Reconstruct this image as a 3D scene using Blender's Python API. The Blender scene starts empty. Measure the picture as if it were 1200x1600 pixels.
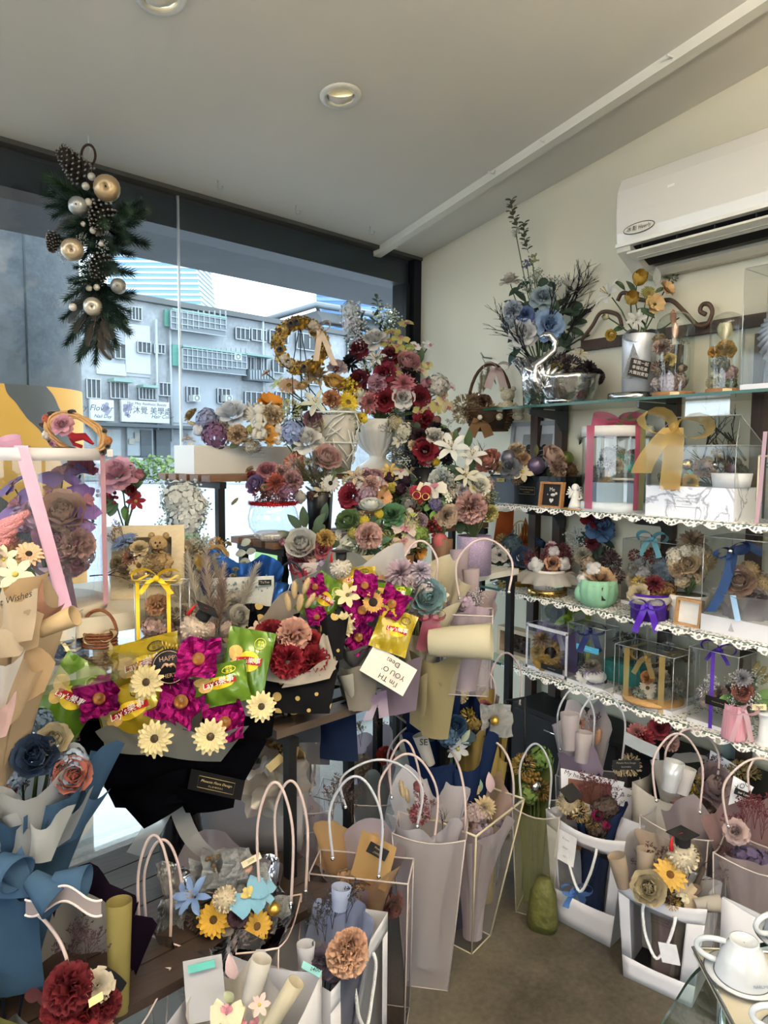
import bpy, bmesh, math, random
from mathutils import Vector as V, Matrix, Quaternion
from math import sin, cos, pi, radians as R, sqrt, atan2
# ---------------------------------------------------------------- camera, sky, light, exposure
SC = bpy.context.scene
COL = SC.collection
FPX = 1110.0                      # focal length in pixels of the 1200x1600 frame
YAW, PITCH, ROLL = R(35.8), R(4.5), R(0.4)
CAM = V((0, 0, 1.5))
_f = V((sin(YAW)*cos(PITCH), cos(YAW)*cos(PITCH), -sin(PITCH)))
_r = V((cos(YAW), -sin(YAW), 0)); _u = _r.cross(_f)
_r, _u = _r*cos(ROLL) + _u*sin(ROLL), _u*cos(ROLL) - _r*sin(ROLL)
cd = bpy.data.cameras.new('camera'); cam = bpy.data.objects.new('camera', cd); COL.objects.link(cam)
cd.sensor_fit = 'VERTICAL'; cd.sensor_height = 36; cd.lens = FPX*36/1600; cd.clip_start = .05; cd.clip_end = 2000
cam.matrix_world = Matrix(((_r.x, _u.x, -_f.x, CAM.x), (_r.y, _u.y, -_f.y, CAM.y), (_r.z, _u.z, -_f.z, CAM.z), (0, 0, 0, 1)))
SC.camera = cam
SC.view_settings.view_transform = 'Standard'; SC.view_settings.look = 'None'
SC.view_settings.gamma = 1; SC.view_settings.use_curve_mapping = False
SC.view_settings.exposure = 1.7
try:
 SC.cycles.transparent_max_bounces = 24; SC.cycles.max_bounces = 8
 SC.cycles.caustics_reflective = False; SC.cycles.caustics_refractive = False
 SC.cycles.sample_clamp_indirect = 6
except Exception: pass
W = bpy.data.worlds.new('overcast_sky'); SC.world = W; W.use_nodes = True
_b = W.node_tree.nodes['Background']
_b.inputs[0].default_value = (.86, .94, 1, 1); _b.inputs[1].default_value = 2.1
def area_lamp(name, loc, rot, sx, sy, power, col, portal=False):
 l = bpy.data.lights.new(name, 'AREA'); l.shape = 'RECTANGLE'; l.size = sx; l.size_y = sy; l.energy = power; l.color = col
 if portal: l.cycles.is_portal = True
 o = bpy.data.objects.new(name, l); COL.objects.link(o); o.location = loc; o.rotation_euler = rot; return o
# daylight enters through the shop window, the side window and the open front behind the camera
area_lamp('window_portal', (.3, 3.05, 1.5), (R(-90), 0, 0), 5.4, 2.2, 1, (1, 1, 1), True)
area_lamp('shopfront_portal', (-2.92, .2, 1.95), (0, R(-90), 0), 1.3, 4.2, 1, (1, 1, 1), True)
area_lamp('doorway_portal', (.55, -2.92, 1.15), (R(90), 0, 0), 1.9, 2.3, 1, (1, 1, 1), True)
# ---------------------------------------------------------------- pixel helpers (a calibrated ray per photograph pixel)
def ray(px, py): return _f + _r*((px-600)/FPX) + _u*((800-py)/FPX)
def P(px, py, d): return CAM + ray(px, py)*d
def onz(px, py, z): k = ray(px, py); return CAM + k*((z-CAM.z)/k.z)
def onx(px, py, x): k = ray(px, py); return CAM + k*((x-CAM.x)/k.x)
def onpl(px, py, p, n): k = ray(px, py); return CAM + k*((p-CAM).dot(n)/k.dot(n))
def depth(p): return (p-CAM).dot(_f)
def pxm(px, d): return px*d/FPX
def dz(px, z, d):
 """point at height z whose optical depth is d in image column px"""
 lo, hi = -4000, 6000
 for _ in range(50):
  m = (lo+hi)/2
  if P(px, m, d).z > z: lo = m
  else: hi = m
 return P(px, lo, d)
RX = V((cos(YAW), -sin(YAW), 0)); FX = V((sin(YAW), cos(YAW), 0)); UP = V((0, 0, 1))   # level right / forward of the viewer
# ---------------------------------------------------------------- materials
def lin(h):
 h = h.lstrip('#'); c = [int(h[i:i+2], 16)/255 for i in (0, 2, 4)]
 return tuple((x/12.92 if x <= .04045 else ((x+.055)/1.055)**2.4) for x in c) + (1,)
_M = {}
def _new(key):
 m = bpy.data.materials.new(key); m.use_nodes = True
 return m, m.node_tree.nodes, m.node_tree.links, m.node_tree.nodes['Principled BSDF']
def M(h, rough=.7, metal=0, var=.18, scale=30, bump=0, bscale=80, spec=.3, sheen=0, emit=0, coat=0):
 key = f'{h}_{rough}_{metal}_{var}_{scale}_{bump}_{bscale}_{emit}_{coat}'
 if key in _M: return _M[key]
 m, N, L, b = _new('mat_'+h.strip('#')); c = lin(h)
 b.inputs['Roughness'].default_value = rough; b.inputs['Metallic'].default_value = metal
 b.inputs['Specular IOR Level'].default_value = spec
 if coat: b.inputs['Coat Weight'].default_value = coat
 if emit: b.inputs['Emission Color'].default_value = c; b.inputs['Emission Strength'].default_value = emit
 if var:
  t = N.new('ShaderNodeTexCoord'); n = N.new('ShaderNodeTexNoise'); n.inputs['Scale'].default_value = scale; n.inputs['Detail'].default_value = 3
  r = N.new('ShaderNodeMix'); r.data_type = 'RGBA'
  r.inputs[6].default_value = tuple(x*(1-var) for x in c[:3])+(1,); r.inputs[7].default_value = tuple(min(1, x*(1+var)+.01*var) for x in c[:3])+(1,)
  L.new(t.outputs['Object'], n.inputs['Vector']); L.new(n.outputs[0], r.inputs[0]); L.new(r.outputs[2], b.inputs['Base Color'])
 else: b.inputs['Base Color'].default_value = c
 if bump:
  t = N.new('ShaderNodeTexCoord'); n = N.new('ShaderNodeTexNoise'); n.inputs['Scale'].default_value = bscale
  bp = N.new('ShaderNodeBump'); bp.inputs['Strength'].default_value = bump; bp.inputs['Distance'].default_value = .01
  L.new(t.outputs['Object'], n.inputs['Vector']); L.new(n.outputs[0], bp.inputs['Height']); L.new(bp.outputs[0], b.inputs['Normal'])
 _M[key] = m; return m
def tone(h, val, sat):
 h = h.lstrip('#'); c = [int(h[i:i+2], 16) for i in (0, 2, 4)]; g = .3*c[0]+.59*c[1]+.11*c[2]; return '#'+''.join('%02x' % int(max(0, min(255, (g+(x-g)*sat)*val))) for x in c)
def PT(h): return M(tone(h, .86, .88), .75, 0, .22, 40)                     # petals, leaves
def GLASS(tint='#f4f8f6', refl=.9, base=.03, rough=.02, key='g'):
 """clear film / glass: see-through with a fresnel reflection"""
 k = f'glass{tint}{refl}{base}{rough}'
 if k in _M: return _M[k]
 m, N, L, b = _new('clear_'+tint.strip('#')); N.remove(b); out = [n for n in N if n.type == 'OUTPUT_MATERIAL'][0]
 tr = N.new('ShaderNodeBsdfTransparent'); tr.inputs[0].default_value = lin(tint)
 gl = N.new('ShaderNodeBsdfGlossy'); gl.inputs['Roughness'].default_value = rough; gl.inputs[0].default_value = (refl, refl, refl, 1)
 lw = N.new('ShaderNodeLayerWeight'); fr = N.new('ShaderNodeMath'); fr.operation = 'POWER'; fr.inputs[1].default_value = 4; L.new(lw.outputs['Facing'], fr.inputs[0])
 ad = N.new('ShaderNodeMath'); ad.operation = 'ADD'; ad.inputs[1].default_value = base; ad.use_clamp = True
 mx = N.new('ShaderNodeMixShader')
 L.new(fr.outputs[0], ad.inputs[0]); L.new(ad.outputs[0], mx.inputs[0]); L.new(tr.outputs[0], mx.inputs[1]); L.new(gl.outputs[0], mx.inputs[2]); L.new(mx.outputs[0], out.inputs[0])
 _M[k] = m; return m
def FILM(h='#e8e4e6', fac=.25, rough=.3, gloss=.08, key=''):
 """frosted film, tulle, organza: partly see-through, partly diffuse and light-passing"""
 k = f'film{h}{fac}{rough}{gloss}'
 if k in _M: return _M[k]
 m, N, L, b = _new('film_'+h.strip('#')); N.remove(b); out = [n for n in N if n.type == 'OUTPUT_MATERIAL'][0]
 tr = N.new('ShaderNodeBsdfTransparent'); df = N.new('ShaderNodeBsdfDiffuse'); df.inputs[0].default_value = lin(h)
 tl = N.new('ShaderNodeBsdfTranslucent'); tl.inputs[0].default_value = lin(h)
 gl = N.new('ShaderNodeBsdfGlossy'); gl.inputs['Roughness'].default_value = rough
 a = N.new('ShaderNodeMixShader'); a.inputs[0].default_value = .4
 c = N.new('ShaderNodeMixShader'); c.inputs[0].default_value = fac
 d = N.new('ShaderNodeMixShader'); d.inputs[0].default_value = gloss
 L.new(df.outputs[0], a.inputs[1]); L.new(tl.outputs[0], a.inputs[2]); L.new(tr.outputs[0], c.inputs[1]); L.new(a.outputs[0], c.inputs[2])
 L.new(c.outputs[0], d.inputs[1]); L.new(gl.outputs[0], d.inputs[2]); L.new(d.outputs[0], out.inputs[0])
 _M[k] = m; return m
def PAPER(h, tl=.35, var=.06, crease=.35):
 """wrapping paper: thin, lets some light through, softly creased"""
 k = f'paper{h}{tl}{var}{crease}'
 if k in _M: return _M[k]
 h = tone(h, .87, .9); m, N, L, b = _new('paper_'+h.strip('#')); N.remove(b); out = [n for n in N if n.type == 'OUTPUT_MATERIAL'][0]
 df = N.new('ShaderNodeBsdfDiffuse'); df.inputs[0].default_value = lin(h); t = N.new('ShaderNodeBsdfTranslucent'); t.inputs[0].default_value = lin(h)
 mx = N.new('ShaderNodeMixShader'); mx.inputs[0].default_value = tl
 tc = N.new('ShaderNodeTexCoord'); n = N.new('ShaderNodeTexNoise'); n.inputs['Scale'].default_value = 14; n.inputs['Detail'].default_value = 4
 bp = N.new('ShaderNodeBump'); bp.inputs['Strength'].default_value = crease; bp.inputs['Distance'].default_value = .012
 L.new(tc.outputs['Object'], n.inputs['Vector']); L.new(n.outputs[0], bp.inputs['Height']); L.new(bp.outputs[0], df.inputs['Normal'])
 L.new(df.outputs[0], mx.inputs[1]); L.new(t.outputs[0], mx.inputs[2]); L.new(mx.outputs[0], out.inputs[0])
 _M[k] = m; return m
def DOTS(base, dot, scale=22, r=.32):
 k = f'dots{base}{dot}{scale}'
 if k in _M: return _M[k]
 m, N, L, b = _new('dotted_paper'); b.inputs['Roughness'].default_value = .8; b.inputs['Specular IOR Level'].default_value = .1
 tc = N.new('ShaderNodeTexCoord'); v = N.new('ShaderNodeTexVoronoi'); v.inputs['Scale'].default_value = scale; v.inputs['Randomness'].default_value = .5
 c = N.new('ShaderNodeMath'); c.operation = 'LESS_THAN'; c.inputs[1].default_value = r
 mx = N.new('ShaderNodeMix'); mx.data_type = 'RGBA'; mx.inputs[6].default_value = lin(base); mx.inputs[7].default_value = lin(dot)
 L.new(tc.outputs['Object'], v.inputs['Vector']); L.new(v.outputs['Distance'], c.inputs[0]); L.new(c.outputs[0], mx.inputs[0]); L.new(mx.outputs[2], b.inputs['Base Color'])
 _M[k] = m; return m
def WOOD(a, b_, scale=3, rough=.6, axis=0, key=''):
 k = f'wood{a}{b_}{scale}{axis}'
 if k in _M: return _M[k]
 m, N, L, b = _new('wood_'+a.strip('#')); b.inputs['Roughness'].default_value = rough
 tc = N.new('ShaderNodeTexCoord'); mp = N.new('ShaderNodeMapping'); s = [40, 40, 40]; s[axis] = 3; mp.inputs['Scale'].default_value = s
 n = N.new('ShaderNodeTexNoise'); n.inputs['Scale'].default_value = scale; n.inputs['Detail'].default_value = 5
 mx = N.new('ShaderNodeMix'); mx.data_type = 'RGBA'; mx.inputs[6].default_value = lin(a); mx.inputs[7].default_value = lin(b_)
 bp = N.new('ShaderNodeBump'); bp.inputs['Strength'].default_value = .25; bp.inputs['Distance'].default_value = .004
 L.new(tc.outputs['Object'], mp.inputs[0]); L.new(mp.outputs[0], n.inputs['Vector']); L.new(n.outputs[0], mx.inputs[0]); L.new(mx.outputs[2], b.inputs['Base Color'])
 L.new(n.outputs[0], bp.inputs['Height']); L.new(bp.outputs[0], b.inputs['Normal'])
 _M[k] = m; return m
def CONCRETE(a, b_, scale=3, rough=.8, bump=.2, key='', fine=90):
 k = f'conc{a}{b_}{scale}{rough}'
 if k in _M: return _M[k]
 m, N, L, b = _new('concrete_'+a.strip('#')); b.inputs['Roughness'].default_value = rough
 tc = N.new('ShaderNodeTexCoord'); n = N.new('ShaderNodeTexNoise'); n.inputs['Scale'].default_value = scale; n.inputs['Detail'].default_value = 9; n.inputs['Roughness'].default_value = .65
 n2 = N.new('ShaderNodeTexNoise'); n2.inputs['Scale'].default_value = fine; n2.inputs['Detail'].default_value = 2
 av = N.new('ShaderNodeMath'); av.operation = 'ADD'; sc = N.new('ShaderNodeMath'); sc.operation = 'MULTIPLY'; sc.inputs[1].default_value = .35
 rp = N.new('ShaderNodeValToRGB'); rp.color_ramp.elements[0].position = .45; rp.color_ramp.elements[1].position = .9
 rp.color_ramp.elements[0].color = lin(a); rp.color_ramp.elements[1].color = lin(b_)
 bp = N.new('ShaderNodeBump'); bp.inputs['Strength'].default_value = bump; bp.inputs['Distance'].default_value = .01
 L.new(tc.outputs['Object'], n.inputs['Vector']); L.new(tc.outputs['Object'], n2.inputs['Vector']); L.new(n2.outputs[0], sc.inputs[0])
 L.new(n.outputs[0], av.inputs[0]); L.new(sc.outputs[0], av.inputs[1]); L.new(av.outputs[0], rp.inputs[0]); L.new(rp.outputs[0], b.inputs['Base Color'])
 L.new(n.outputs[0], bp.inputs['Height']); L.new(bp.outputs[0], b.inputs['Normal'])
 _M[k] = m; return m
SILVER = M('#c4c6c8', .18, 1, .1, 20); GOLD = M('#caa55e', .25, 1, .1, 20); CHROME = M('#d8d8da', .12, 1, 0)
FOILM = M('#d4d6d8', .16, 1, .15, 60, .9, 35); MAGENTA = M('#8a1062', .2, .75, .2, 40, .35, 30); GLIT = M('#b9bbbf', .35, 1, .5, 400, .8, 300)
STEMG = PT('#4f6238'); CLEAR = GLASS('#f2f5f4', .9, .025); CLEARP = GLASS('#f0f1f1', .8, .045, .05); PVC = FILM('#d8d0d2', .2, .22, .05); FROST = FILM('#e6dcdf', .3, .3, .06)
TULLE = FILM('#ece8e2', .38, .8, .02); ORG = FILM('#d9b765', .5, .6, .04)
WHITE = M('#d0d0d6', .5, 0, .03, 5); WPAPER = M('#cccdd6', .6, 0, .03, 6); BLACK = M('#0b0b0d', .5, 0, .1); DKIRON = M('#141416', .5, .3, .1)
# ---------------------------------------------------------------- objects
def link(name, data, mats=None, parent=None, mw=None):
 o = bpy.data.objects.new(name, data); COL.objects.link(o)
 if mats is not None:
  if not isinstance(mats, (list, tuple)): mats = [mats]
  while len(data.materials) < len(mats): data.materials.append(None)
  for i, m in enumerate(mats):
   o.material_slots[i].link = 'OBJECT'; o.material_slots[i].material = m
 if parent is not None:
  o.parent = parent
  o.matrix_parent_inverse = parent.matrix_basis.inverted() if parent.type == 'EMPTY' or True else Matrix()
 if mw is not None: o.matrix_basis = mw
 return o
def thing(name, label, cat, loc=(0, 0, 0), group=None):
 o = bpy.data.objects.new(name, None); COL.objects.link(o); o.location = loc; o.empty_display_size = .05
 o['label'] = label; o['category'] = cat
 if group: o['group'] = group
 return o
def tag(o, label, cat, group=None):
 o['label'] = label; o['category'] = cat
 if group: o['group'] = group
 return o
def struct(o): o['kind'] = 'structure'; return o
class MB:
 """collects geometry in world space; build() links it as one mesh object"""
 def __init__(s): s.v = []; s.f = []; s.mi = []; s.sm = []
 def add(s, vs, fs, mi=0, smooth=False):
  n = len(s.v); s.v += [tuple(p) for p in vs]
  s.f += [tuple(i+n for i in f) for f in fs]; s.mi += [mi]*len(fs); s.sm += [smooth]*len(fs); return s
 def hexa(s, p, mi=0):
  return s.add(p, [(0, 3, 2, 1), (4, 5, 6, 7), (0, 1, 5, 4), (1, 2, 6, 5), (2, 3, 7, 6), (3, 0, 4, 7)], mi)
 def box(s, c, sz, rot=None, mi=0):
  c = V(c); h = V(sz)/2; q = [V((x*h.x, y*h.y, z*h.z)) for z in (-1, 1) for x, y in ((-1, -1), (1, -1), (1, 1), (-1, 1))]
  if rot is not None: q = [rot @ p for p in q]
  return s.hexa([c+p for p in q], mi)
 def obox(s, o, a, b, c, mi=0):
  o, a, b, c = V(o), V(a), V(b), V(c)
  return s.hexa([o, o+a, o+a+b, o+b, o+c, o+a+c, o+a+b+c, o+b+c], mi)
 def tube(s, pts, r, n=6, mi=0, cap=True, rr=None, closed=False):
  pts = [V(p) for p in pts]; m = len(pts)
  if m < 2: return s
  vs = []; up = None
  for i, p in enumerate(pts):
   if closed: t = pts[(i+1) % m]-pts[i-1]
   else: t = pts[min(i+1, m-1)]-pts[max(i-1, 0)]
   if t.length < 1e-9: t = V((0, 0, 1))
   t.normalize()
   if up is None:
    up = V((0, 0, 1)) if abs(t.z) < .9 else V((1, 0, 0))
   up = (up - t*up.dot(t))
   if up.length < 1e-6: up = t.orthogonal()
   up.normalize(); sd = t.cross(up); q = rr[i] if rr else r
   vs += [p + (up*cos(2*pi*k/n)+sd*sin(2*pi*k/n))*q for k in range(n)]
  fs = [(i*n+k, i*n+(k+1) % n, (i+1)*n+(k+1) % n, (i+1)*n+k) for i in range(m-1) for k in range(n)]
  if closed: fs += [((m-1)*n+k, (m-1)*n+(k+1) % n, (k+1) % n, k) for k in range(n)]
  elif cap: fs += [tuple(range(n-1, -1, -1)), tuple(range((m-1)*n, m*n))]
  return s.add(vs, fs, mi, True)
 def lathe(s, c, prof, n=24, mi=0, axis=None, wob=None, cap=False):
  """prof: list of (radius, height)"""
  c = V(c); vs = []; q = axis.to_3x3() if axis is not None else None
  for j, (r, z) in enumerate(prof):
   for k in range(n):
    a = 2*pi*k/n; rr = r*(1+(wob(a, j) if wob else 0)); p = V((rr*cos(a), rr*sin(a), z))
    vs.append(c + (q @ p if q is not None else p))
  m = len(prof); fs = [(j*n+k, j*n+(k+1) % n, (j+1)*n+(k+1) % n, (j+1)*n+k) for j in range(m-1) for k in range(n)]
  if cap: fs += [tuple(range(n-1, -1, -1)), tuple(range((m-1)*n, m*n))]
  return s.add(vs, fs, mi, True)
 def ball(s, c, r, n=10, mi=0, sq=(1, 1, 1), fn=None):
  c = V(c); m = n//2+1; vs = []
  for j in range(m+1):
   th = pi*j/m
   for k in range(n):
    ph = 2*pi*k/n; d = V((sin(th)*cos(ph)*sq[0], sin(th)*sin(ph)*sq[1], cos(th)*sq[2])); q = fn(d, th, ph) if fn else 1
    vs.append(c+d*r*q)
  fs = [(j*n+k, (j+1)*n+k, (j+1)*n+(k+1) % n, j*n+(k+1) % n) for j in range(m) for k in range(n)]
  return s.add(vs, fs, mi, True)
 def grid(s, fn, nu, nv, mi=0, smooth=True):
  vs = [fn(i/nu, j/nv) for j in range(nv+1) for i in range(nu+1)]; w = nu+1
  return s.add(vs, [(j*w+i, j*w+i+1, (j+1)*w+i+1, (j+1)*w+i) for j in range(nv) for i in range(nu)], mi, smooth)
 def ribbon(s, pts, wdir, w, mi=0):
  """a flat strip along pts; wdir: one width direction or one per point"""
  vs = []
  for i, p in enumerate(pts):
   d = wdir[i] if isinstance(wdir, list) else wdir; d = V(d).normalized()*w/2; vs += [V(p)-d, V(p)+d]
  return s.add(vs, [(2*i, 2*i+1, 2*i+3, 2*i+2) for i in range(len(pts)-1)], mi, True)
 def mesh(s, name='mesh'):
  me = bpy.data.meshes.new(name); me.from_pydata(s.v, [], s.f); me.update()
  me.polygons.foreach_set('use_smooth', s.sm); me.polygons.foreach_set('material_index', s.mi); return me
 def build(s, name, mats, parent=None, label=None):
  if not s.v: return None
  if not isinstance(mats, (list, tuple)): mats = [mats]
  o0 = V(parent.matrix_basis.translation) if parent is not None else V((0, 0, 0))
  c = V((sum(p[0] for p in s.v), sum(p[1] for p in s.v), 0))/len(s.v); c.z = min(p[2] for p in s.v)
  s.v = [tuple(V(p)-c) for p in s.v]; me = s.mesh(name)
  for m in mats: me.materials.append(m)
  o = bpy.data.objects.new(name, me); COL.objects.link(o)
  if parent is not None:
   o.parent = parent; o.matrix_parent_inverse = _wm(parent).inverted()
  o.matrix_basis = Matrix.Translation(c)
  if label: o['label'] = label
  return o
def _wm(o):
 m = o.matrix_basis.copy()
 if o.parent is not None: m = _wm(o.parent) @ o.matrix_parent_inverse @ m
 return m
def frame(z, x=None):
 """rotation whose +Z is z (and +X close to x)"""
 z = V(z).normalized(); x = V(x) if x is not None else (V((0, 0, 1)).cross(z) if abs(z.z) < .99 else V((1, 0, 0)))
 x = (x - z*x.dot(z))
 if x.length < 1e-6: x = z.orthogonal()
 x.normalize(); y = z.cross(x)
 return Matrix(((x.x, y.x, z.x), (x.y, y.y, z.y), (x.z, y.z, z.z))).to_4x4()
def put(name, me, mats, parent, loc, rot, s, label=None):
 """instance of shared mesh data"""
 o = bpy.data.objects.new(name, me); COL.objects.link(o)
 if not isinstance(mats, (list, tuple)): mats = [mats]
 for i in range(len(me.materials)):
  o.material_slots[i].link = 'OBJECT'; o.material_slots[i].material = mats[min(i, len(mats)-1)]
 if parent is not None: o.parent = parent; o.matrix_parent_inverse = _wm(parent).inverted()
 sc = s if isinstance(s, (tuple, list)) else (s, s, s)
 o.matrix_basis = Matrix.Translation(V(loc)) @ rot @ Matrix.Diagonal((*sc, 1))
 if label: o['label'] = label
 return o
_TXT = []
def text(body, size, c, xdir, ndir, mat, parent, name='lettering', shear=0, align='CENTER'):
 cu = bpy.data.curves.new(name, 'FONT'); cu.body = body; cu.size = size; cu.align_x = align; cu.align_y = 'CENTER'; cu.shear = shear; cu.resolution_u = 2
 o = bpy.data.objects.new(name, cu); COL.objects.link(o); _TXT.append((o, V(c), V(xdir), V(ndir), mat, parent, name))
def flush_text():
 dg = bpy.context.evaluated_depsgraph_get(); out = [bpy.data.meshes.new_from_object(t[0].evaluated_get(dg)) for t in _TXT]
 for me, (o, c, x, n, mat, parent, name) in zip(out, _TXT):
  cu = o.data; bpy.data.objects.remove(o); bpy.data.curves.remove(cu)
  if len(me.vertices):
   if not len(me.materials): me.materials.append(None)
   put(name, me, mat, parent, c+n.normalized()*.0008, frame(n, x), 1)
# ---------------------------------------------------------------- flower and foliage meshes (unit radius, facing +Z), shared between copies
RND = random.Random(7)
def _shape(t, tip, base=.35, mx=.6):
 w = base+(1-base)*sin(pi/2*min(1, t/mx))
 return w if t < mx else w*(1+(tip-1)*((t-mx)/(1-mx))**2)
def petal(mb, phi, r0, z0, L, Wd, a0, a1, cup=.3, wave=0, tip=.45, nu=3, nv=4, base=.35, mx=.6, mi=0, c=(0, 0, 0), q=None, rip=3.1):
 a0, a1 = R(a0), R(a1); r, z = r0, z0; vs = []; cp, sp = cos(phi), sin(phi); c = V(c)
 for j in range(nv+1):
  t = j/nv; a = a0+(a1-a0)*t
  if j: r += L/nv*cos(a); z += L/nv*sin(a)
  w = Wd*_shape(t, tip, base, mx)
  for i in range(nu+1):
   u = i/nu*2-1; off = cup*u*u*w*.5 + wave*sin(u*rip+phi*7)*t
   rr = r-off*sin(a); zz = z+off*cos(a); x = u*w/2
   p = V((rr*cp-x*sp, rr*sp+x*cp, zz)); vs.append(c+(q @ p if q is not None else p))
 n = nu+1
 mb.add(vs, [(j*n+i, j*n+i+1, (j+1)*n+i+1, (j+1)*n+i) for j in range(nv) for i in range(nu)], mi, True)
def rings(mb, spec, rnd, **kw):
 for (n, r0, z0, L, Wd, a0, a1) in spec:
  o = rnd.random()*6.28
  for k in range(n):
   petal(mb, o+2*pi*k/n+rnd.uniform(-.12, .12), r0, z0, L*rnd.uniform(.93, 1.07), Wd, a0+rnd.uniform(-6, 6), a1+rnd.uniform(-9, 9), **kw)
def fib(n):
 for i in range(n):
  z = 1-2*(i+.5)/n; r = sqrt(1-z*z); a = i*2.39996; yield V((r*cos(a), r*sin(a), z))
_ME = {}
def mesh_of(kind, var=0):
 k = (kind, var)
 if k in _ME: return _ME[k]
 rnd = random.Random(hash(kind) % 1000 if False else sum(map(ord, kind))+var*97); b = MB(); two = False
 if kind == 'rose':
  rings(b, [(3, .02, 0, .85, .62, 92, 104), (4, .1, -.02, .85, .75, 84, 82), (5, .17, -.05, .85, .85, 70, 52), (6, .22, -.1, .88, .92, 48, 16), (7, .25, -.15, .86, 1.0, 26, -22)], rnd, cup=.34, tip=.62, wave=.03)
 elif kind == 'peony':
  rings(b, [(5, .05, .1, .6, .5, 88, 110), (6, .15, .05, .7, .6, 78, 100), (7, .25, 0, .8, .72, 60, 95), (8, .3, -.05, .85, .85, 40, 80), (8, .3, -.12, .9, .9, 18, 55)], rnd, cup=.4, tip=.7, wave=.05)
 elif kind == 'ranunculus':
  rings(b, [(4, .02, .2, .35, .4, 90, 140), (6, .12, .12, .5, .5, 82, 118), (8, .25, .05, .6, .55, 68, 105), (9, .36, 0, .65, .62, 46, 92), (10, .42, -.06, .7, .68, 22, 70), (10, .45, -.1, .68, .7, 4, 40)], rnd, cup=.35, tip=.75)
 elif kind == 'carnation':
  for i in range(46):
   e = 92-82*(i/46)**.8; petal(b, i*2.4, .05, .05, .95*rnd.uniform(.9, 1.1), .55, e, e-18, cup=.15, wave=.16, tip=.95, nu=4, nv=3, rip=7)
 elif kind == 'dahlia':
  for i in range(54):
   e = 88-92*(i/54); petal(b, i*2.4, .06+.1*i/54, .15-.2*i/54, .6+.32*i/54, .26, e, e-16, cup=.5, tip=.2, nu=2, nv=3)
 elif kind == 'woodrose':
  for i in range(40):
   e = 86-74*(i/40); petal(b, i*2.4, .03+.22*i/40, .12-.2*i/40, .5+.28*i/40, .42+.22*i/40, e, e-6, cup=.38, tip=.8, nu=3, nv=3)
 elif kind in ('daisy', 'gerbera'):
  n = 15 if kind == 'daisy' else 22; wd = .3 if kind == 'daisy' else .2
  for ring, (L, e) in enumerate(((1.0, 6), (.82, 24))):
   for k in range(n): petal(b, 2*pi*(k+ring*.5)/n+rnd.uniform(-.05, .05), .12, 0, L*.88*rnd.uniform(.94, 1.05), wd, e+8, e-16, cup=.5, tip=.35, nu=2, nv=4, base=.5)
  b.ball((0, 0, .04), .24, 12, 1, (1, 1, .6))
  for p in fib(60):
   if p.z > .1: b.ball((p.x*.23, p.y*.23, .05+p.z*.14), .03, 4, 1)
  two = True
 elif kind == 'sunflower':
  for ring, (L, e) in enumerate(((1.0, 4), (.9, 16))):
   for k in range(12): petal(b, 2*pi*(k+ring*.5)/12, .3, 0, L*.68, .3, e+8, e-10, cup=.3, tip=.1, nu=2, nv=3, base=.6)
  b.ball((0, 0, .0), .42, 14, 1, (1, 1, .45)); two = True
  for p in fib(70):
   if p.z > .1: b.ball((p.x*.4, p.y*.4, p.z*.18), .035, 4, 1)
 elif kind == 'lily':
  for k in range(6): petal(b, pi/3*k+(.1 if k % 2 else 0), .06, 0, 1.25, .46 if k % 2 else .38, 62, -22, cup=.28, tip=.05, nu=3, nv=6, wave=.02)
  for k in range(5): a = 2*pi*k/5; b.tube([(0, 0, .2), (cos(a)*.18, sin(a)*.18, .75)], .015, 4, 1); b.ball((cos(a)*.18, sin(a)*.18, .78), .045, 6, 1)
  two = True
 elif kind == 'star':
  for k in range(6): petal(b, pi/3*k, .05, 0, .95, .5, 22, 4, cup=.15, tip=.1, nu=2, nv=4)
  b.ball((0, 0, .08), .16, 8, 1, (1, 1, .7)); two = True
 elif kind == 'orchid':
  for k, (an, L, wd) in enumerate(((90, .9, .55), (210, .9, .5), (330, .9, .5), (10, .95, 1.0), (170, .95, 1.0))): petal(b, R(an), .03, .02*k, L, wd, 16, -12, cup=.1, tip=.85, nu=4, nv=4, wave=.04)
  for k in range(3): petal(b, R(270+(k-1)*50), .02, .08, .42, .3, 50, -10, cup=.5, tip=.5, mi=1)
  b.ball((0, .05, .12), .09, 6, 1); two = True
 elif kind == 'anemone':
  for ring in range(2):
   for k in range(5): petal(b, 2*pi*(k+ring*.5)/5, .05, .03*ring, .95-.1*ring, .75, 28+ring*14, 6+ring*14, cup=.3, tip=.7, nu=3, nv=4, wave=.03)
  b.ball((0, 0, .12), .2, 10, 1, (1, 1, .7)); two = True
 elif kind == 'tulip':
  for ring in range(2):
   for k in range(4): petal(b, 2*pi*(k+ring*.5)/4, .06, -.2, 1.3, .95, 35+ring*12, 100, cup=.45, tip=.35, nu=4, nv=6, wave=.03)
 elif kind == 'poppy':
  for ring in range(2):
   for k in range(4): petal(b, 2*pi*(k+ring*.5)/4, .05, 0, 1.05, 1.15, 52-ring*20, 30-ring*26, cup=.35, tip=.85, nu=5, nv=4, wave=.08, rip=6)
  b.ball((0, 0, .2), .16, 8, 1); two = True
 elif kind == 'hydrangea':
  for p in fib(44):
   if p.z < -.55: continue
   q = frame(p).to_3x3(); c = p*.8; o = rnd.random()*3
   for k in range(4): petal(b, o+pi/2*k, .02, 0, .3, .32, 28, -4, cup=.2, tip=.6, nu=2, nv=2, c=c+p*rnd.uniform(-.16, .12), q=q)
 elif kind == 'mum':
  for p in fib(120):
   if p.z < -.7: continue
   q = frame(p).to_3x3(); petal(b, rnd.random()*6.3, .0, 0, .5, .16, 70, 50, cup=.6, tip=.6, nu=2, nv=2, c=p*.62, q=q)
 elif kind == 'ballflower':
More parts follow.
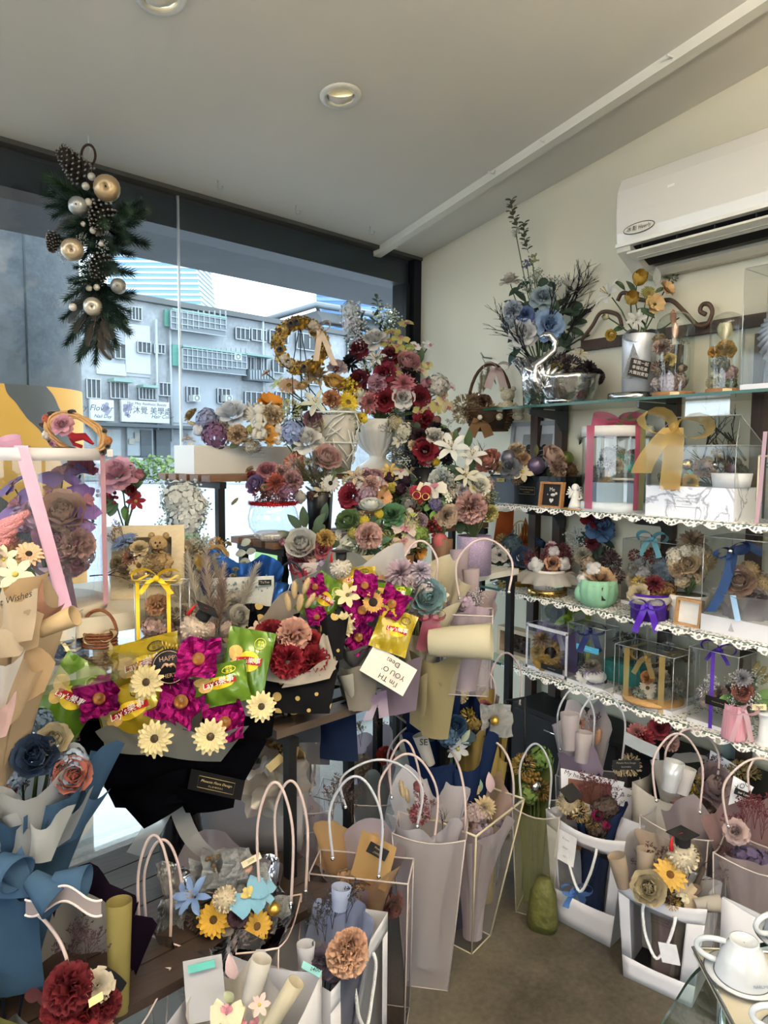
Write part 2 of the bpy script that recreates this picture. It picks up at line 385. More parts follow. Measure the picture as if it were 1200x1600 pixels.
  n = 170
  for p in fib(n):
   q = frame(p).to_3x3(); petal(b, rnd.random()*6.3, 0, 0, .24, .17, 78, 60, cup=.5, tip=.8, nu=1, nv=2, c=p*.82, q=q)
  b.ball((0, 0, 0), .84, 12)
 elif kind == 'craspedia':
  b.ball((0, 0, 0), .9, 16)
  for p in fib(130): b.ball(p*.9, .11, 4)
 elif kind == 'cotton':
  for p in ((.38, 0, .1), (-.38, .05, .1), (0, .4, .1), (0, -.38, .12), (0, 0, .42)): b.ball(p, .52, 10, 0, fn=lambda d, t, f: 1+.12*sin(5*f+3*t)*sin(t))
  for k in range(5): petal(b, 2*pi*k/5, .1, -.35, .85, .4, -10, 70, cup=.3, tip=0, mi=1, nu=2)
  two = True
 elif kind == 'bunnytail':
  b.ball((0, 0, .8), 1, 10, 0, (.3, .3, .85)); rr = random.Random(3)
  for i in range(150):
   d = V((rr.gauss(0, 1), rr.gauss(0, 1), rr.gauss(0, 1))).normalized(); p = V((d.x*.29, d.y*.29, .8+d.z*.82)); e = p+V((d.x*.13, d.y*.13, .2)); s = d.orthogonal().normalized()*.02
   b.add([p-s, p+s, e], [(0, 1, 2)])
 elif kind == 'pampas':
  rr = random.Random(5)
  for i in range(420):
   t = rr.random(); a = rr.random()*6.28; L = .42*(1-abs(t-.45)*1.2)+.08; p = V((.12*sin(t*2), 0, t*1.7)); d = V((cos(a)*.8, sin(a)*.8, .75+rr.random()*.5)).normalized()
   m = p+d*L*.55; e = p+d*L+V((0, 0, -.1*rr.random())); s = V((-sin(a), cos(a), 0))*.011
   b.add([p-s, p+s, m+s, m-s, e], [(0, 1, 2, 3), (3, 2, 4)])
  b.tube([(0, 0, -.5), (0, 0, 0), (.1, 0, .9), (.12, 0, 1.6)], .015, 4)
 elif kind == 'pinecone':
  for i in range(84):
   t = i/84; r = .6*sin(pi*(t*.82+.14))**.6; L = .5*(1.05-t*.4); a = R(18+t*38); z = -.8+1.45*t; petal(b, i*2.4, r*.32, z, L, .3*(1.1-t*.4), 0+t*40, 36+t*36, cup=.3, tip=.8, nu=2, nv=2)
   q = V((cos(i*2.4), sin(i*2.4), 0))*(r*.32+L*cos(a)*.97)+UP*(z+L*sin(a)); b.ball(q, .075*(1.15-t*.5), 5, 1, (1, 1, .6))
  b.ball((0, 0, -.05), .8, 8, 0, (.25, .25, .95)); two = True
 elif kind == 'leaf':
  petal(b, pi/2, 0, 0, 1, .42, 18, -18, cup=.35, tip=.02, nu=4, nv=7, base=.12, mx=.45)
 elif kind == 'roundleaf':
  petal(b, pi/2, 0, 0, 1, .75, 12, -14, cup=.25, tip=.3, nu=4, nv=6, base=.15, mx=.5)
 elif kind == 'sprig':
  pts = [V((.12*sin(t*2.2+var), .06*sin(t*3), t)) for t in [i/8 for i in range(9)]]; b.tube(pts, .012, 4)
  for i in range(1, 9):
   for sd in (0, 1):
    q = frame(V((sin(i*1.3), cos(i*1.3), 1.2))).to_3x3(); petal(b, sd*pi+i*.5+rnd.uniform(-.3, .3), 0, 0, .34-.015*i, .13, 45, 10, cup=.3, tip=.02, nu=2, nv=4, base=.15, mx=.5, c=pts[i], q=None)
 elif kind == 'euca':
  pts = [V((.1*sin(t*2.2+var), .06*sin(t*3), t)) for t in [i/9 for i in range(10)]]; b.tube(pts, .01, 4)
  for i in range(1, 10):
   for sd in (0, 1): petal(b, sd*pi+i*1.2, 0, 0, .2, .2, 40, 10, cup=.2, tip=.7, nu=3, nv=3, base=.2, mx=.5, c=pts[i])
 elif kind == 'pinespray':
  rr = random.Random(11+var)
  for o, dv, ln, cnt in ((V((0, 0, 0)), V((0, .04, 1)), 1.0, 210), (V((0, 0, .15)), V((.62, .1, .78)), .62, 110), (V((0, 0, .28)), V((-.6, -.1, .8)), .58, 110)):
   b.tube([o, o+dv*ln], .012, 4); dv = dv.normalized(); fr = frame(dv).to_3x3()
   for i in range(cnt):
    t = i/cnt; p = o+dv*t*ln; a = i*2.4; L = .27*(1.1-t*.4); d = fr @ V((cos(a)*.85, sin(a)*.85, .75)); e = p+d*L; s = fr @ V((-sin(a), cos(a), 0))*.016
    b.add([p-s, p+s, e], [(0, 1, 2)])
 elif kind == 'fern':
  b.tube([(0, 0, 0), (.02, 0, .5), (.0, .04, 1)], .01, 4)
  for i in range(26):
   t = .08+.92*i/26; L = .26*sin(pi*(t*.85+.15))**.6+.03
   for sd in (-1, 1): petal(b, 0 if sd > 0 else pi, 0, 0, L, .05, 55, 25, tip=.1, nu=1, nv=2, c=(0, .04*t, t))
 elif kind in ('twig', 'caspia', 'barewig'):
  rr = random.Random(21+var)
  def br(p, d, L, r, dep):
   m = p+d*L*.5+V((rr.uniform(-1, 1), rr.uniform(-1, 1), rr.uniform(-1, 1)))*L*.05; e = m+(d+V((rr.uniform(-1, 1), rr.uniform(-1, 1), rr.uniform(-.2, .6)))*.2).normalized()*L*.5
   b.tube([p, m, e], r, 3, rr=[r, r*.8, r*.6], cap=False)
   if dep == 0:
    if kind == 'caspia':
     for _ in range(3): b.ball(e+V((rr.uniform(-1, 1), rr.uniform(-1, 1), rr.uniform(-1, 1)))*.03, .016, 4, 1)
    return
   for _ in range(3 if kind != 'barewig' else 2):
    nd = (d+V((rr.uniform(-1, 1), rr.uniform(-1, 1), rr.uniform(-.3, .6)))*.62).normalized(); br(m.lerp(e, rr.random()), nd, L*.66, r*.62, dep-1)
  for _ in range(2): br(V((0, 0, 0)), V((rr.uniform(-.25, .25), rr.uniform(-.25, .25), 1)).normalized(), .48, .012 if kind != 'barewig' else .018, 3)
  two = kind == 'caspia'
 elif kind == 'berries':
  rr = random.Random(4+var)
  for i in range(26): d = V((rr.gauss(0, 1), rr.gauss(0, 1), rr.gauss(0, 1))).normalized()*rr.uniform(.4, .95); b.ball(d, .17, 7); b.tube([(0, 0, -.6), d*.6], .015, 3)
 elif kind == 'gyp':
  rr = random.Random(9+var)
  for i in range(60):
   d = V((rr.gauss(0, 1), rr.gauss(0, 1), rr.gauss(0, 1)+.5)).normalized()*rr.uniform(.45, 1); b.ball(d, .075, 5); b.tube([(0, 0, -.7), d], .008, 3, 1, False)
  two = True
 elif kind == 'scrunch':                                 # crumpled foil square round a sweet
  rr = random.Random(31+var); hh = {}
  def fn(u, v):
   x, y = (u-.5)*2, (v-.5)*2; r = sqrt(x*x+y*y); a = atan2(y, x); q = .5+.5*cos(4*a+pi); f = 1+.07*sin(a*5+var)*r; return V((x*f*.85, y*f*.85, -.12+.34*r**1.4+.11*sin(a*7+var*2)*r+.07*sin(a*13+3)*r*r+rr.uniform(-.09, .09)*r))
  b.grid(fn, 12, 12, 0, False)
 elif kind == 'bauble':
  b.ball((0, 0, 0), 1, 16); b.lathe((0, 0, .95), [(.16, 0), (.16, .14), (.05, .16)], 10, 1); two = True
 elif kind == 'apple':
  b.ball((0, 0, 0), 1, 18, 0, (1, 1, .9), fn=lambda d, t, f: 1-.42*math.exp(-(t/.35)**2)-.2*math.exp(-((pi-t)/.3)**2)); b.tube([(0, 0, .4), (.05, 0, .85)], .05, 5, 1); two = True
 elif kind == 'pear':
  b.ball((0, 0, 0), 1, 16, 0, (.85, .85, 1.25), fn=lambda d, t, f: 1-.34*math.exp(-(t/.8)**2)); b.tube([(0, 0, .75), (.06, 0, 1.1)], .05, 5, 1); two = True
 elif kind == 'ball': b.ball((0, 0, 0), 1, 12)
 elif kind == 'choc':
  b.ball((0, 0, 0), 1, 16, 0, fn=lambda d, t, f: 1+.06*sin(9*f+4*t)*sin(7*t)); b.ball((0, 0, .78), .42, 10, 1, (1, 1, .5)); two = True
 elif kind == 'snow':
  for k in range(6):
   a = pi/3*k; d = V((cos(a), sin(a), 0)); b.tube([(0, 0, 0), d], .05, 4)
   for t in (.45, .75):
    for sd in (-1, 1): b.tube([d*t, d*t+V((cos(a+sd*.9), sin(a+sd*.9), 0))*.28], .04, 4)
 me = b.mesh(kind)
 me.materials.append(None)
 if two: me.materials.append(None)
 _ME[k] = me; return me
FNAME = dict(woodrose='wood_flower', ballflower='pompom_flower', gyp='gypsophila', euca='eucalyptus_sprig', sprig='leaf_sprig', barewig='bare_twig', caspia='caspia_twig', bunnytail='bunny_tail_grass', pampas='pampas_plume',
   roundleaf='leaf', pinespray='pine_spray', fern='fern_frond', mum='chrysanthemum', cotton='cotton_boll', star='star_flower', scrunch='foil_wrapper', choc='chocolate', apple='apple', snow='snowflake', ball='pearl')
SEC = dict(pinecone='#a39a92', daisy='#6b4a22', gerbera='#8a6a20', sunflower='#2c1a10', lily='#b98d3a', star='#c6b84a', orchid='#c77f8d', anemone='#2a2230', poppy='#5b5a22', cotton='#4a3826', caspia=None, gyp='#56683f', bauble='#8d8d8f', apple='#4b3a20', pear='#4b3a20', choc='#e6cfa8')
def mats_for(kind, h, metal=None):
 m = metal if metal is not None else (h if not isinstance(h, str) else PT(h)); s = SEC.get(kind)
 return [m, PT(s) if s else m]
def flower(parent, kind, h, p, n, s, var=0, spin=None, sec=None, mat=None):
 """one bloom / leaf / twig of an arrangement"""
 ms = mats_for(kind, h, mat)
 if sec: ms[1] = PT(sec)
 rot = frame(n) @ Matrix.Rotation(RND.random()*6.28 if spin is None else spin, 4, 'Z')
 return put(FNAME.get(kind, kind), mesh_of(kind, var), ms, parent, p, rot, s)
UPRIGHT = {'sprig', 'euca', 'twig', 'caspia', 'barewig', 'bunnytail', 'pampas', 'fern', 'pinespray'}
def arrange(parent, c, d, rx, ry, items, stem=None, stemr=.0025, stemmat=None, rz=None, up=.35):
 """items: (kind, colour, px, py, size_px[, n-tilt]) placed on an ellipsoid dome of pixel centre c, depth d, pixel radii rx, ry"""
 cx, cy = c; rz = rz or pxm(min(rx, ry), d)*.8; ctr = P(cx, cy, d+rz*.5); sb = MB()
 for it in items:
  kind, h, x, y, s = it[:5]; opt = it[5] if len(it) > 5 else {}
  u, w = (x-cx)/rx, (y-cy)/ry; k = max(0, 1-u*u-w*w); dd = d + rz*.5 - rz*sqrt(k) + opt.get('dd', 0)
  p = P(x, y, dd); size = pxm(s, dd)*(1.14 if kind not in UPRIGHT else 1); n = (p-ctr).normalized()*.8 - _f*.55 + UP*up
  if kind in UPRIGHT:
   root = opt.get('root'); base = P(*root, d) if root else (stem if stem is not None else ctr)
   n = opt['n'] if 'n' in opt else (p-base); n = V(n).normalized()
   if 'n' not in opt: p = p-n*size*.9            # upright kinds: (x, y) marks the tip
  elif 'n' in opt: n = V(opt['n'])
  elif kind in ('leaf', 'roundleaf'):
   a = opt.get('a', math.degrees(atan2(-(y-cy), x-cx))); dirv = _r*cos(R(a))+_u*sin(R(a))-_f*.15
   nn = (-_f+UP*.5); zx = nn-dirv*nn.dot(dirv)/dirv.length_squared
   x3 = dirv.cross(zx)
   rot = frame(zx, x3); p = p-dirv.normalized()*size*.5
   put('leaf', mesh_of(kind), [PT(h)], parent, p, rot, size); continue
  flower(parent, kind, h, p, n, size, opt.get('var', 0), sec=opt.get('sec'), mat=opt.get('mat'), spin=opt.get('spin'))
  if stem is not None and kind not in UPRIGHT:
   q = p-n.normalized()*size*.2; b = V(stem); m = (q+b)/2+(q-b).cross(UP).normalized()*.01; sb.tube([q, q.lerp(m, .5)-n.normalized()*size*.3, m, b], stemr, 4)
 if stem is not None and sb.v: sb.build('stems', stemmat or STEMG, parent)
def fillers(c, rx, ry, spec, seed=0, ring=(.2, .95), ymax=1.0):
 """random extra blooms inside the dome: spec = (kind, colour, n, size_px)"""
 r = random.Random(seed); out = []
 for kind, h, n, s in spec:
  for i in range(n):
   a = r.random()*6.28; q = sqrt(r.uniform(ring[0]**2, ring[1]**2)); y = sin(a)*q
   if y > ymax: y = ymax*r.random()
   out.append((kind, h, c[0]+cos(a)*q*rx, c[1]+y*ry, s*r.uniform(.8, 1.2), {'dd': .012, 'var': i % 3}))
 return out
# ---------------------------------------------------------------- the room
XW = 2.37; CORNER = onx(655, 405, XW); SK = R(8)
NIN = V((sin(SK), -cos(SK), 0)); WL = V((-cos(SK), -sin(SK), 0)); ZC = 2.525; KC = .127
def wp(a, b, z): return V((CORNER.x, CORNER.y, 0)) + WL*a + NIN*b + UP*z      # a: along the window from the corner, b: into the room
def zceil(p): return ZC + KC*max(-.5, (V((p[0], p[1], 0))-V((CORNER.x, CORNER.y, 0))).dot(NIN))
def onceil(px, py):
 k = ray(px, py); n3 = V((NIN.x*KC, NIN.y*KC, -1)); p0 = V((CORNER.x, CORNER.y, ZC)); return CAM + k*((p0-CAM).dot(n3)/k.dot(n3))
WALLM = M('#d6d1bd', .75, 0, .04, 2, .05, 120); CEILM = M('#d3d0c8', .85, 0, .03, 1.2)
FLOORM = CONCRETE('#322e26', '#5f594d', 4, .6, .1, fine=60)
b = MB(); b.hexa([(-3.1, -3.1, -.1), (2.6, -3.1, -.1), (2.6, 3.1, -.1), (-3.1, 2.35, -.1), (-3.1, -3.1, 0), (2.6, -3.1, 0), (2.6, 3.1, 0), (-3.1, 2.35, 0)])
struct(b.build('floor', FLOORM))
def cz(x, y): return zceil((x, y))
b = MB(); b.hexa([(XW, -3.1, 0), (XW+.15, -3.1, 0), (XW+.15, 3.05, 0), (XW, CORNER.y, 0), (XW, -3.1, cz(XW, -3.1)), (XW+.15, -3.1, cz(XW, -3.1)), (XW+.15, 3.05, cz(XW, 3.05)), (XW, CORNER.y, ZC)])
struct(b.build('wall_right', WALLM))
b = MB(); cs = [(-3.1, -3.1), (XW+.15, -3.1), (XW+.15, 3.03), (-3.1, 2.22)]
b.hexa([(x, y, cz(x, y)) for x, y in cs]+[(x, y, cz(x, y)+.12) for x, y in cs]); struct(b.build('ceiling', CEILM))
b = MB(); h = cz(0, -3); b.box((-1.75, -3.05, h/2), (2.7, .1, h)).box((2, -3.05, h/2), (1, .1, h)).box((.55, -3.05, 2.3+(h-2.3)/2), (1.9, .1, h-2.3)); struct(b.build('wall_back', WALLM))
b = MB(); b.box((-3.05, 0, .65), (.1, 5, 1.3)).box((-3.05, -2.5, 1.4), (.1, 1, 2.8)).box((-3.05, 2.3, 1.25), (.1, .2, 2.5)).box((-3.05, 0, 2.9), (.1, 5, .6)); struct(b.build('wall_left', WALLM))
# window wall: clear panes, thin joint, dark beam and corner post
PANE = GLASS('#eef4f6', .8, .02, .0)
win = thing('window_1', 'wide shop window of clear panes under a dark beam', 'window', wp(1.5, 0, 0)); del win['category'], win['label']; struct(win)
ja, jb = 1.545, 3.6
def pane(a0, a1):
 b = MB(); b.obox(wp(a0, -.012, .02), WL*(a1-a0), -NIN*.008, UP*(ZC-.05)); b.build('pane', PANE, win)
pj = onpl(283, 480, CORNER, NIN); ja = (pj-CORNER).dot(WL); pane(.02, ja-.004); pane(ja+.004, 3.6); pane(3.61, 5.4)
b = MB(); b.obox(wp(ja-.004, -.02, 0), WL*.008, NIN*.01, UP*ZC); b.build('joint', FILM('#dfe8ee', .6, .2, .2), win)
b = MB(); b.obox(wp(-.05, -.025, 2.39), WL*5.6, -NIN*.12, UP*.2); struct(b.build('trim_1', M('#3a3d42', .45, .1, .15, 6)))
b = MB(); b.obox(wp(0, .02, 0), WL*.055, -NIN*.12, UP*ZC).obox(wp(.06, 0, 0), WL*.035, -NIN*.1, UP*2.39).obox(wp(-.0, .025, ZC-.1), WL*.06, NIN*.0, UP*.0)
struct(b.build('trim_2', M('#15171c', .4, .3, .1)))
b = MB(); b.obox(wp(0, .03, ZC-.012), WL*5.5, -NIN*.05, UP*.02); struct(b.build('trim_3', M('#4a4a48', .6)))
# white cable trunking on the ceiling
p0, p1 = onceil(594, 392), onceil(1197, -2); dr = (p1-p0).normalized(); p1 = p0+dr*4.2; sd = dr.cross(UP).normalized(); nd = -dr.cross(sd).normalized() if dr.cross(sd).z > 0 else dr.cross(sd).normalized()
tk = thing('cable_trunking', 'white square cable trunking running across the sloped ceiling', 'trunking', p0)
b = MB(); b.obox(p0-sd*.0, dr*4.2, sd*.042, nd*.035); b.build('channel', M('#d9d7cd', .6, 0, .06, 6), tk)
for x, y in ((618, 380), (700, 322), (850, 212), (768, 262), (1048, 78)):
 q = onceil(x, y); b = MB(); b.tube([q-sd*.02+nd*.004, q-sd*.01+nd*.02, q+sd*.02+nd*.022], .004, 6); b.build('clip', M('#d5d3c9', .6), tk)
def hook(px, py, s=.03):
 q = onceil(px, py-6); pts = [q, q-UP*s*.6]+[q-UP*s*.9+RX*(s*.35*(1-cos(t)))-UP*s*.3*sin(t) for t in [pi*i/7*1.25 for i in range(8)]]
 b = MB(); b.tube(pts, .0022, 5); return b.build('ceiling_hook', M('#b9b8b2', .35, .6))
tag(hook(340, 288), 'empty ceiling hook nearest the pine swag', 'hook', 'ceiling hooks'); tag(hook(462, 327), 'empty ceiling hook midway along the window beam', 'hook', 'ceiling hooks'); tag(hook(578, 360), 'empty ceiling hook beside the end of the white trunking', 'hook', 'ceiling hooks')
def downlight(px=None, py=None, label='', pos=None, power=0):
 q = pos if pos is not None else onceil(px, py); n = V((-NIN.x*KC, -NIN.y*KC, -1)).normalized()*1; n = V((NIN.x*KC, NIN.y*KC, -1)).normalized()
 fr = frame(n); t = thing('recessed_downlight', label, 'downlight', q, 'ceiling downlights')
 b = MB(); b.lathe(q, [(.043, -.02), (.043, .004), (.052, .01), (.064, .006), (.066, -.002)], 28, 0, fr); b.build('bezel', M('#d5d3cc', .4, .1), t)
 b = MB(); b.lathe(q, [(.001, -.012), (.042, -.012)], 24, 0, fr); b.build('well', M('#8f8c84', .6), t)
 b = MB(); tl = frame((n+FX*.9-RX*.1).normalized()); b.lathe(q-n*.006, [(.041, 0), (.036, .018), (.02, .026), (.001, .028)], 20, 0, tl); b.build('gimbal', M('#c4c1b6', .5), t)
 b = MB(); xa = RX; ya = n.cross(xa).normalized(); ya = ya if ya.dot(_u) < 0 else -ya
 vs = [q+n*.004+xa*.034*cos(a)+ya*(.03*sin(a)+.006) for a in [pi*i/12 for i in range(13)]]; b.add(vs, [tuple(range(13))]); b.build('bulb', M('#f4ecc8', .5, 0, 0, emit=1.6), t)
 if power:
  l = bpy.data.lights.new('downlight_lamp', 'SPOT'); l.energy = power; l.color = (1, .9, .74); l.spot_size = R(150); l.spot_blend = 1; l.shadow_soft_size = .05
  o = bpy.data.objects.new('downlight_lamp', l); COL.objects.link(o); o.parent = t; o.matrix_parent_inverse = _wm(t).inverted(); o.location = q+n*.05
downlight(532, 149, 'tilted recessed downlight in the middle of the ceiling'); downlight(250, -7, 'recessed downlight at the top edge of the picture')
def fill_light(x, y, z, lab, power):  # unseen fill light added to brighten ceiling and walls; bowl and cord are invented
 t = thing('added_fill_light', lab, 'added fill light', (x, y, z)); b = MB(); b.lathe((x, y, z), [(.001, 0), (.08, .01), (.15, .05), (.18, .1), (.175, .1), (.14, .055), (.001, .015)], 32); b.build('bowl', M('#d8d2c4', .5), t); b = MB(); b.tube([(x, y, z), (x, y, cz(x, y))], .004, 6); b.build('cord', BLACK, t)
 o = area_lamp('fill_light_lamp', (x, y, z+.09), (pi, 0, 0), .3, .3, power, (1, .86, .68)); o.data.shape = 'DISK'; o.parent = t; o.matrix_parent_inverse = _wm(t).inverted()
fill_light(.9, -.5, 2.35, 'added fill light in a bowl, unseen behind the camera on the right', 66); fill_light(-.9, -.2, 2.3, 'added fill light in a bowl, unseen behind the camera on the left', 66)
# ---------------------------------------------------------------- air conditioner on the right wall
def aircon():
 yl = onx(966, 250, XW-.21).y; z0 = 2.185; L = .86; t = thing('air_conditioner', 'white split air conditioner high on the right wall', 'air conditioner', (XW-.1, yl-L/2, z0))
 # profile in (depth from wall, z)
 pr = [(0, .30), (.16, .30), (.195, .285), (.212, .24), (.216, .16), (.213, .095), (.206, .055)]
 lo = [(.206, .055), (.2, .035), (.1, -.028), (.05, -.035), (0, -.03)]
 def prism(prof, y0, y1):
  vs = [(XW-d, y, z0+z) for y in (y0, y1) for d, z in prof]; n = len(prof); fs = [tuple(range(n)), tuple(range(2*n-1, n-1, -1))]+[(i, n+i, n+(i+1) % n, (i+1) % n) for i in range(n)]; return vs, fs
 b = MB(); b.add(*prism(pr+[(0, .055)], yl, yl-L)); o = b.build('front_panel', M('#d9d6cf', .22, 0, .02, 2, coat=.5), t); m = o.modifiers.new('bevel', 'BEVEL'); m.width = .006; m.segments = 2; m.limit_method = 'ANGLE'
 b = MB(); b.obox((XW-.214, yl-.002, z0+.05), (0, -(L-.004), 0), (.21, 0, 0), (0, 0, .012)); b.build('lower_trim', M('#e2e0da', .3, 0, .02), t)
 b = MB(); e = .055
 for y0, y1 in ((yl, yl-e), (yl-L+e, yl-L)): b.add(*prism(lo+[(0, .055)], y0, y1))
 b.add(*prism([(.09, -.02), (.05, -.035), (0, -.03), (0, .0), (.06, 0)], yl-e, yl-L+e)); b.build('underside', M('#cfcabd', .4, 0, .03), t)
 b = MB(); b.obox((XW-.19, yl-e, z0+.052), (0, -(L-2*e), 0), (.1, 0, -.052), (.02, 0, .02)); b.build('air_outlet', M('#101010', .7), t)
 for k in range(6):
  y = yl-e-.04-k*.13; b = MB(); b.obox((XW-.19, y, z0+.022), (0, .004, 0), (.06, 0, 0), (0, 0, .028)); b.build('guide_vane', M('#2a2a2a', .5), t)
 b = MB(); b.obox((XW-.205, yl-e+.012, z0+.022), (0, -(L-2*e+.02), 0), (.05, 0, -.016), (.003, 0, .008)); b.build('louver', M('#d6d3c8', .35), t)
 b = MB(); b.obox((XW-.175, yl-e-.01, z0+.01), (0, -(L-2*e), 0), (.02, 0, 0), (0, 0, .004)); b.build('louver', M('#b9b6ac', .35), t)
 yc = yl-.095; zc = z0+.098; nx = V((-1, 0, 0)); b = MB()
 pts = [V((XW-.2145, yc-.06*cos(a), zc+.017*sin(a))) for a in [2*pi*i/30 for i in range(30)]]; b.tube(pts, .0014, 4, closed=True); bd = b.build('badge_rim', M('#30302c', .5), t)
 b = MB(); b.add([p+nx*.0002 for p in pts], [tuple(range(30))]); b.build('badge', M('#d3d0c4', .4, 0, 0), t)
 text('冰 點 Heerly', .018, (XW-.216, yc, zc), (0, -1, 0), nx, M('#23231f', .6), t, shear=.2)
 b = MB(); b.add([(XW-.2165, yl-.2, z0+.205), (XW-.2165, yl-.225, z0+.207), (XW-.2165, yl-.225, z0+.199), (XW-.2165, yl-.2, z0+.197)], [(0, 1, 2, 3)]); b.build('sticker', M('#f4f4f0', .2), t)
aircon()
# ---------------------------------------------------------------- outside
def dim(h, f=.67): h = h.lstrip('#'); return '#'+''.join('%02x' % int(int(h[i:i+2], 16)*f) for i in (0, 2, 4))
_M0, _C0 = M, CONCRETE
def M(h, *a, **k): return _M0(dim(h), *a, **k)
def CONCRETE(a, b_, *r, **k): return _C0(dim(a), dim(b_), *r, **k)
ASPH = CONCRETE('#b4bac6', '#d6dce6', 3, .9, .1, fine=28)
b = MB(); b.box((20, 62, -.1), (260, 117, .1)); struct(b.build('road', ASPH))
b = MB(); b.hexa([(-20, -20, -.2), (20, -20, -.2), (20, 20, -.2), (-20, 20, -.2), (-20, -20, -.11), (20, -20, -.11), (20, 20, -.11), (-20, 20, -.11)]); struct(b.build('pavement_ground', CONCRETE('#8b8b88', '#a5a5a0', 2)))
q = onz(400, 441, 2.39); ov = -(q-CORNER).dot(NIN)
b = MB(); b.obox(wp(-1.5, -.145, 2.392), WL*8, -NIN*(ov-.145), UP*.22); struct(b.build('canopy_soffit', CONCRETE('#5b6067', '#83888f', 1.5, .6, .1)))
# concrete column with hazard paint
def column():
 d = 4.6; c = dz(18, 0, d); r = pxm(113, d); zt = P(60, 606, d-.3).z; t = thing('viaduct_column', 'thick grey column with a yellow and black painted foot outside', 'column', (c.x, c.y, -.05))
 b = MB(); b.lathe((c.x, c.y, 0), [(r, zt), (r, 3.4), (r*.98, 9)], 40); b.build('shaft', CONCRETE('#444d56', '#6c757e', 9, .7, .3, fine=60), t)
 m, N, L, bs = _new('hazard_paint'); bs.inputs['Roughness'].default_value = .6
 tc = N.new('ShaderNodeTexCoord'); wv = N.new('ShaderNodeTexWave'); wv.inputs['Scale'].default_value = .62; wv.inputs['Distortion'].default_value = 3; wv.inputs['Detail'].default_value = 3; wv.inputs['Detail Scale'].default_value = 2; wv.bands_direction = 'DIAGONAL'
 rp = N.new('ShaderNodeValToRGB'); rp.color_ramp.interpolation = 'CONSTANT'; rp.color_ramp.elements[0].color = lin('#b9801c'); rp.color_ramp.elements[1].color = lin('#33322f'); rp.color_ramp.elements[1].position = .74
 L.new(tc.outputs['Object'], wv.inputs['Vector']); L.new(wv.outputs[0], rp.inputs[0]); L.new(rp.outputs[0], bs.inputs['Base Color'])
 b = MB(); b.lathe((c.x, c.y, 0), [(r*1.004, -.05), (r*1.004, zt)], 40); b.build('painted_foot', m, t)
 b = MB(); th = atan2(-c.y, -c.x)+.3
 for q in (th,): b.tube([V((c.x+cos(q)*r*1.003, c.y+sin(q)*r*1.003, zt)), V((c.x+cos(q)*r*1.003, c.y+sin(q)*r*1.003, 3.4))], .006, 4)
 b.build('seam', M('#5c646b', .8), t)
column()
# facade of old flats across the road
FA, FB = P(200, 600, 44), P(430, 600, 52); FD = V((FB.x-FA.x, FB.y-FA.y, 0)).normalized(); FN = V((FD.y, -FD.x, 0)); FN = FN if FN.dot(CAM-FA) > 0 else -FN
def fac(px, py): return onpl(px, py, FA, FN)
def fquad(b, x0, y0, x1, y1, out, dep=.2, mi=0, level=True):
 """box standing out of the facade; bottom edge and height follow the left pixel edge (level in the world)"""
 p = fac(x0, y1); q = fac(x1, y1); zt = fac(x0, y0).z; w = (q-p).dot(FD); b.obox(V((p.x, p.y, p.z))+FN*(out-dep), FD*w, FN*dep, UP*(zt-p.z), mi)
bl = thing('apartment_building', 'weathered grey block of flats with caged balconies across the road', 'building', (FA.x, FA.y, 0))
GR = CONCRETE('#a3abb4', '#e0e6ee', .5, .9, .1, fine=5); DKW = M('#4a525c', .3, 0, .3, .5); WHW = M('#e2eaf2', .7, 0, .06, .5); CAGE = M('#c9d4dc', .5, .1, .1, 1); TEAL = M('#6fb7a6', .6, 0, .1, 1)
zr = fac(250, 474).z; l0 = fac(20, 600); w0 = (fac(640, 600)-l0).dot(FD)
b = MB(); b.obox(V((l0.x, l0.y, -.1))-FN*9, FD*w0, FN*9, UP*zr); b.build('wall', GR, bl)
b = MB(); b.obox(V((l0.x, l0.y, zr-.1))-FN*9.3, FD*w0, FN*9.7, UP*.35); b.build('roof_edge', M('#7d7f83', .8, 0, .2, .5), bl)
def part(name, rects, mat, out=.15, dep=.2):
 for r in rects: b = MB(); fquad(b, *r, out, dep); b.build(name, mat, bl)
part('plaster_panel', [(150, 500, 234, 583), (268, 505, 345, 540), (262, 580, 368, 660)], M('#cdd6e0', .9, 0, .2, .6), .06)
part('white_wall', [(195, 505, 234, 582), (150, 565, 196, 584)], WHW, .12)
part('shutter_panel', [(252, 485, 262, 511), (264, 539, 273, 572)], TEAL, .5)
part('awning', [(168, 592, 198, 597), (213, 602, 238, 606), (259, 484, 343, 487), (372, 553, 415, 556), (275, 541, 375, 544)], M('#9fc6c2', .6, 0, .1), .9, .9)
def fwin(x0, y0, x1, y1, nb, out=.25, cage=False, frame_=WHW):
 b = MB(); fquad(b, x0, y0, x1, y1, out, .15); w = b.build('window', DKW if not cage else M('#8f99a4', .5, 0, .3, .6), bl)
 for i in range(nb+1):
  x = x0+(x1-x0)*i/nb; b = MB(); fquad(b, x-.5, y0, x+.5, y1, out+.08, .1); b.build('bar', frame_, w)
 for y in ((y0, y1) if not cage else (y0, (y0*2+y1)/3, (y0+2*y1)/3, y1)):
  b = MB(); fquad(b, x0, y-.6, x1, y+.6, out+.1, .1); b.build('rail', frame_, w)
for r in ((257, 488, 342, 516, 10), (275, 546, 374, 578, 13)): fwin(*r, out=.8, cage=True, frame_=CAGE)
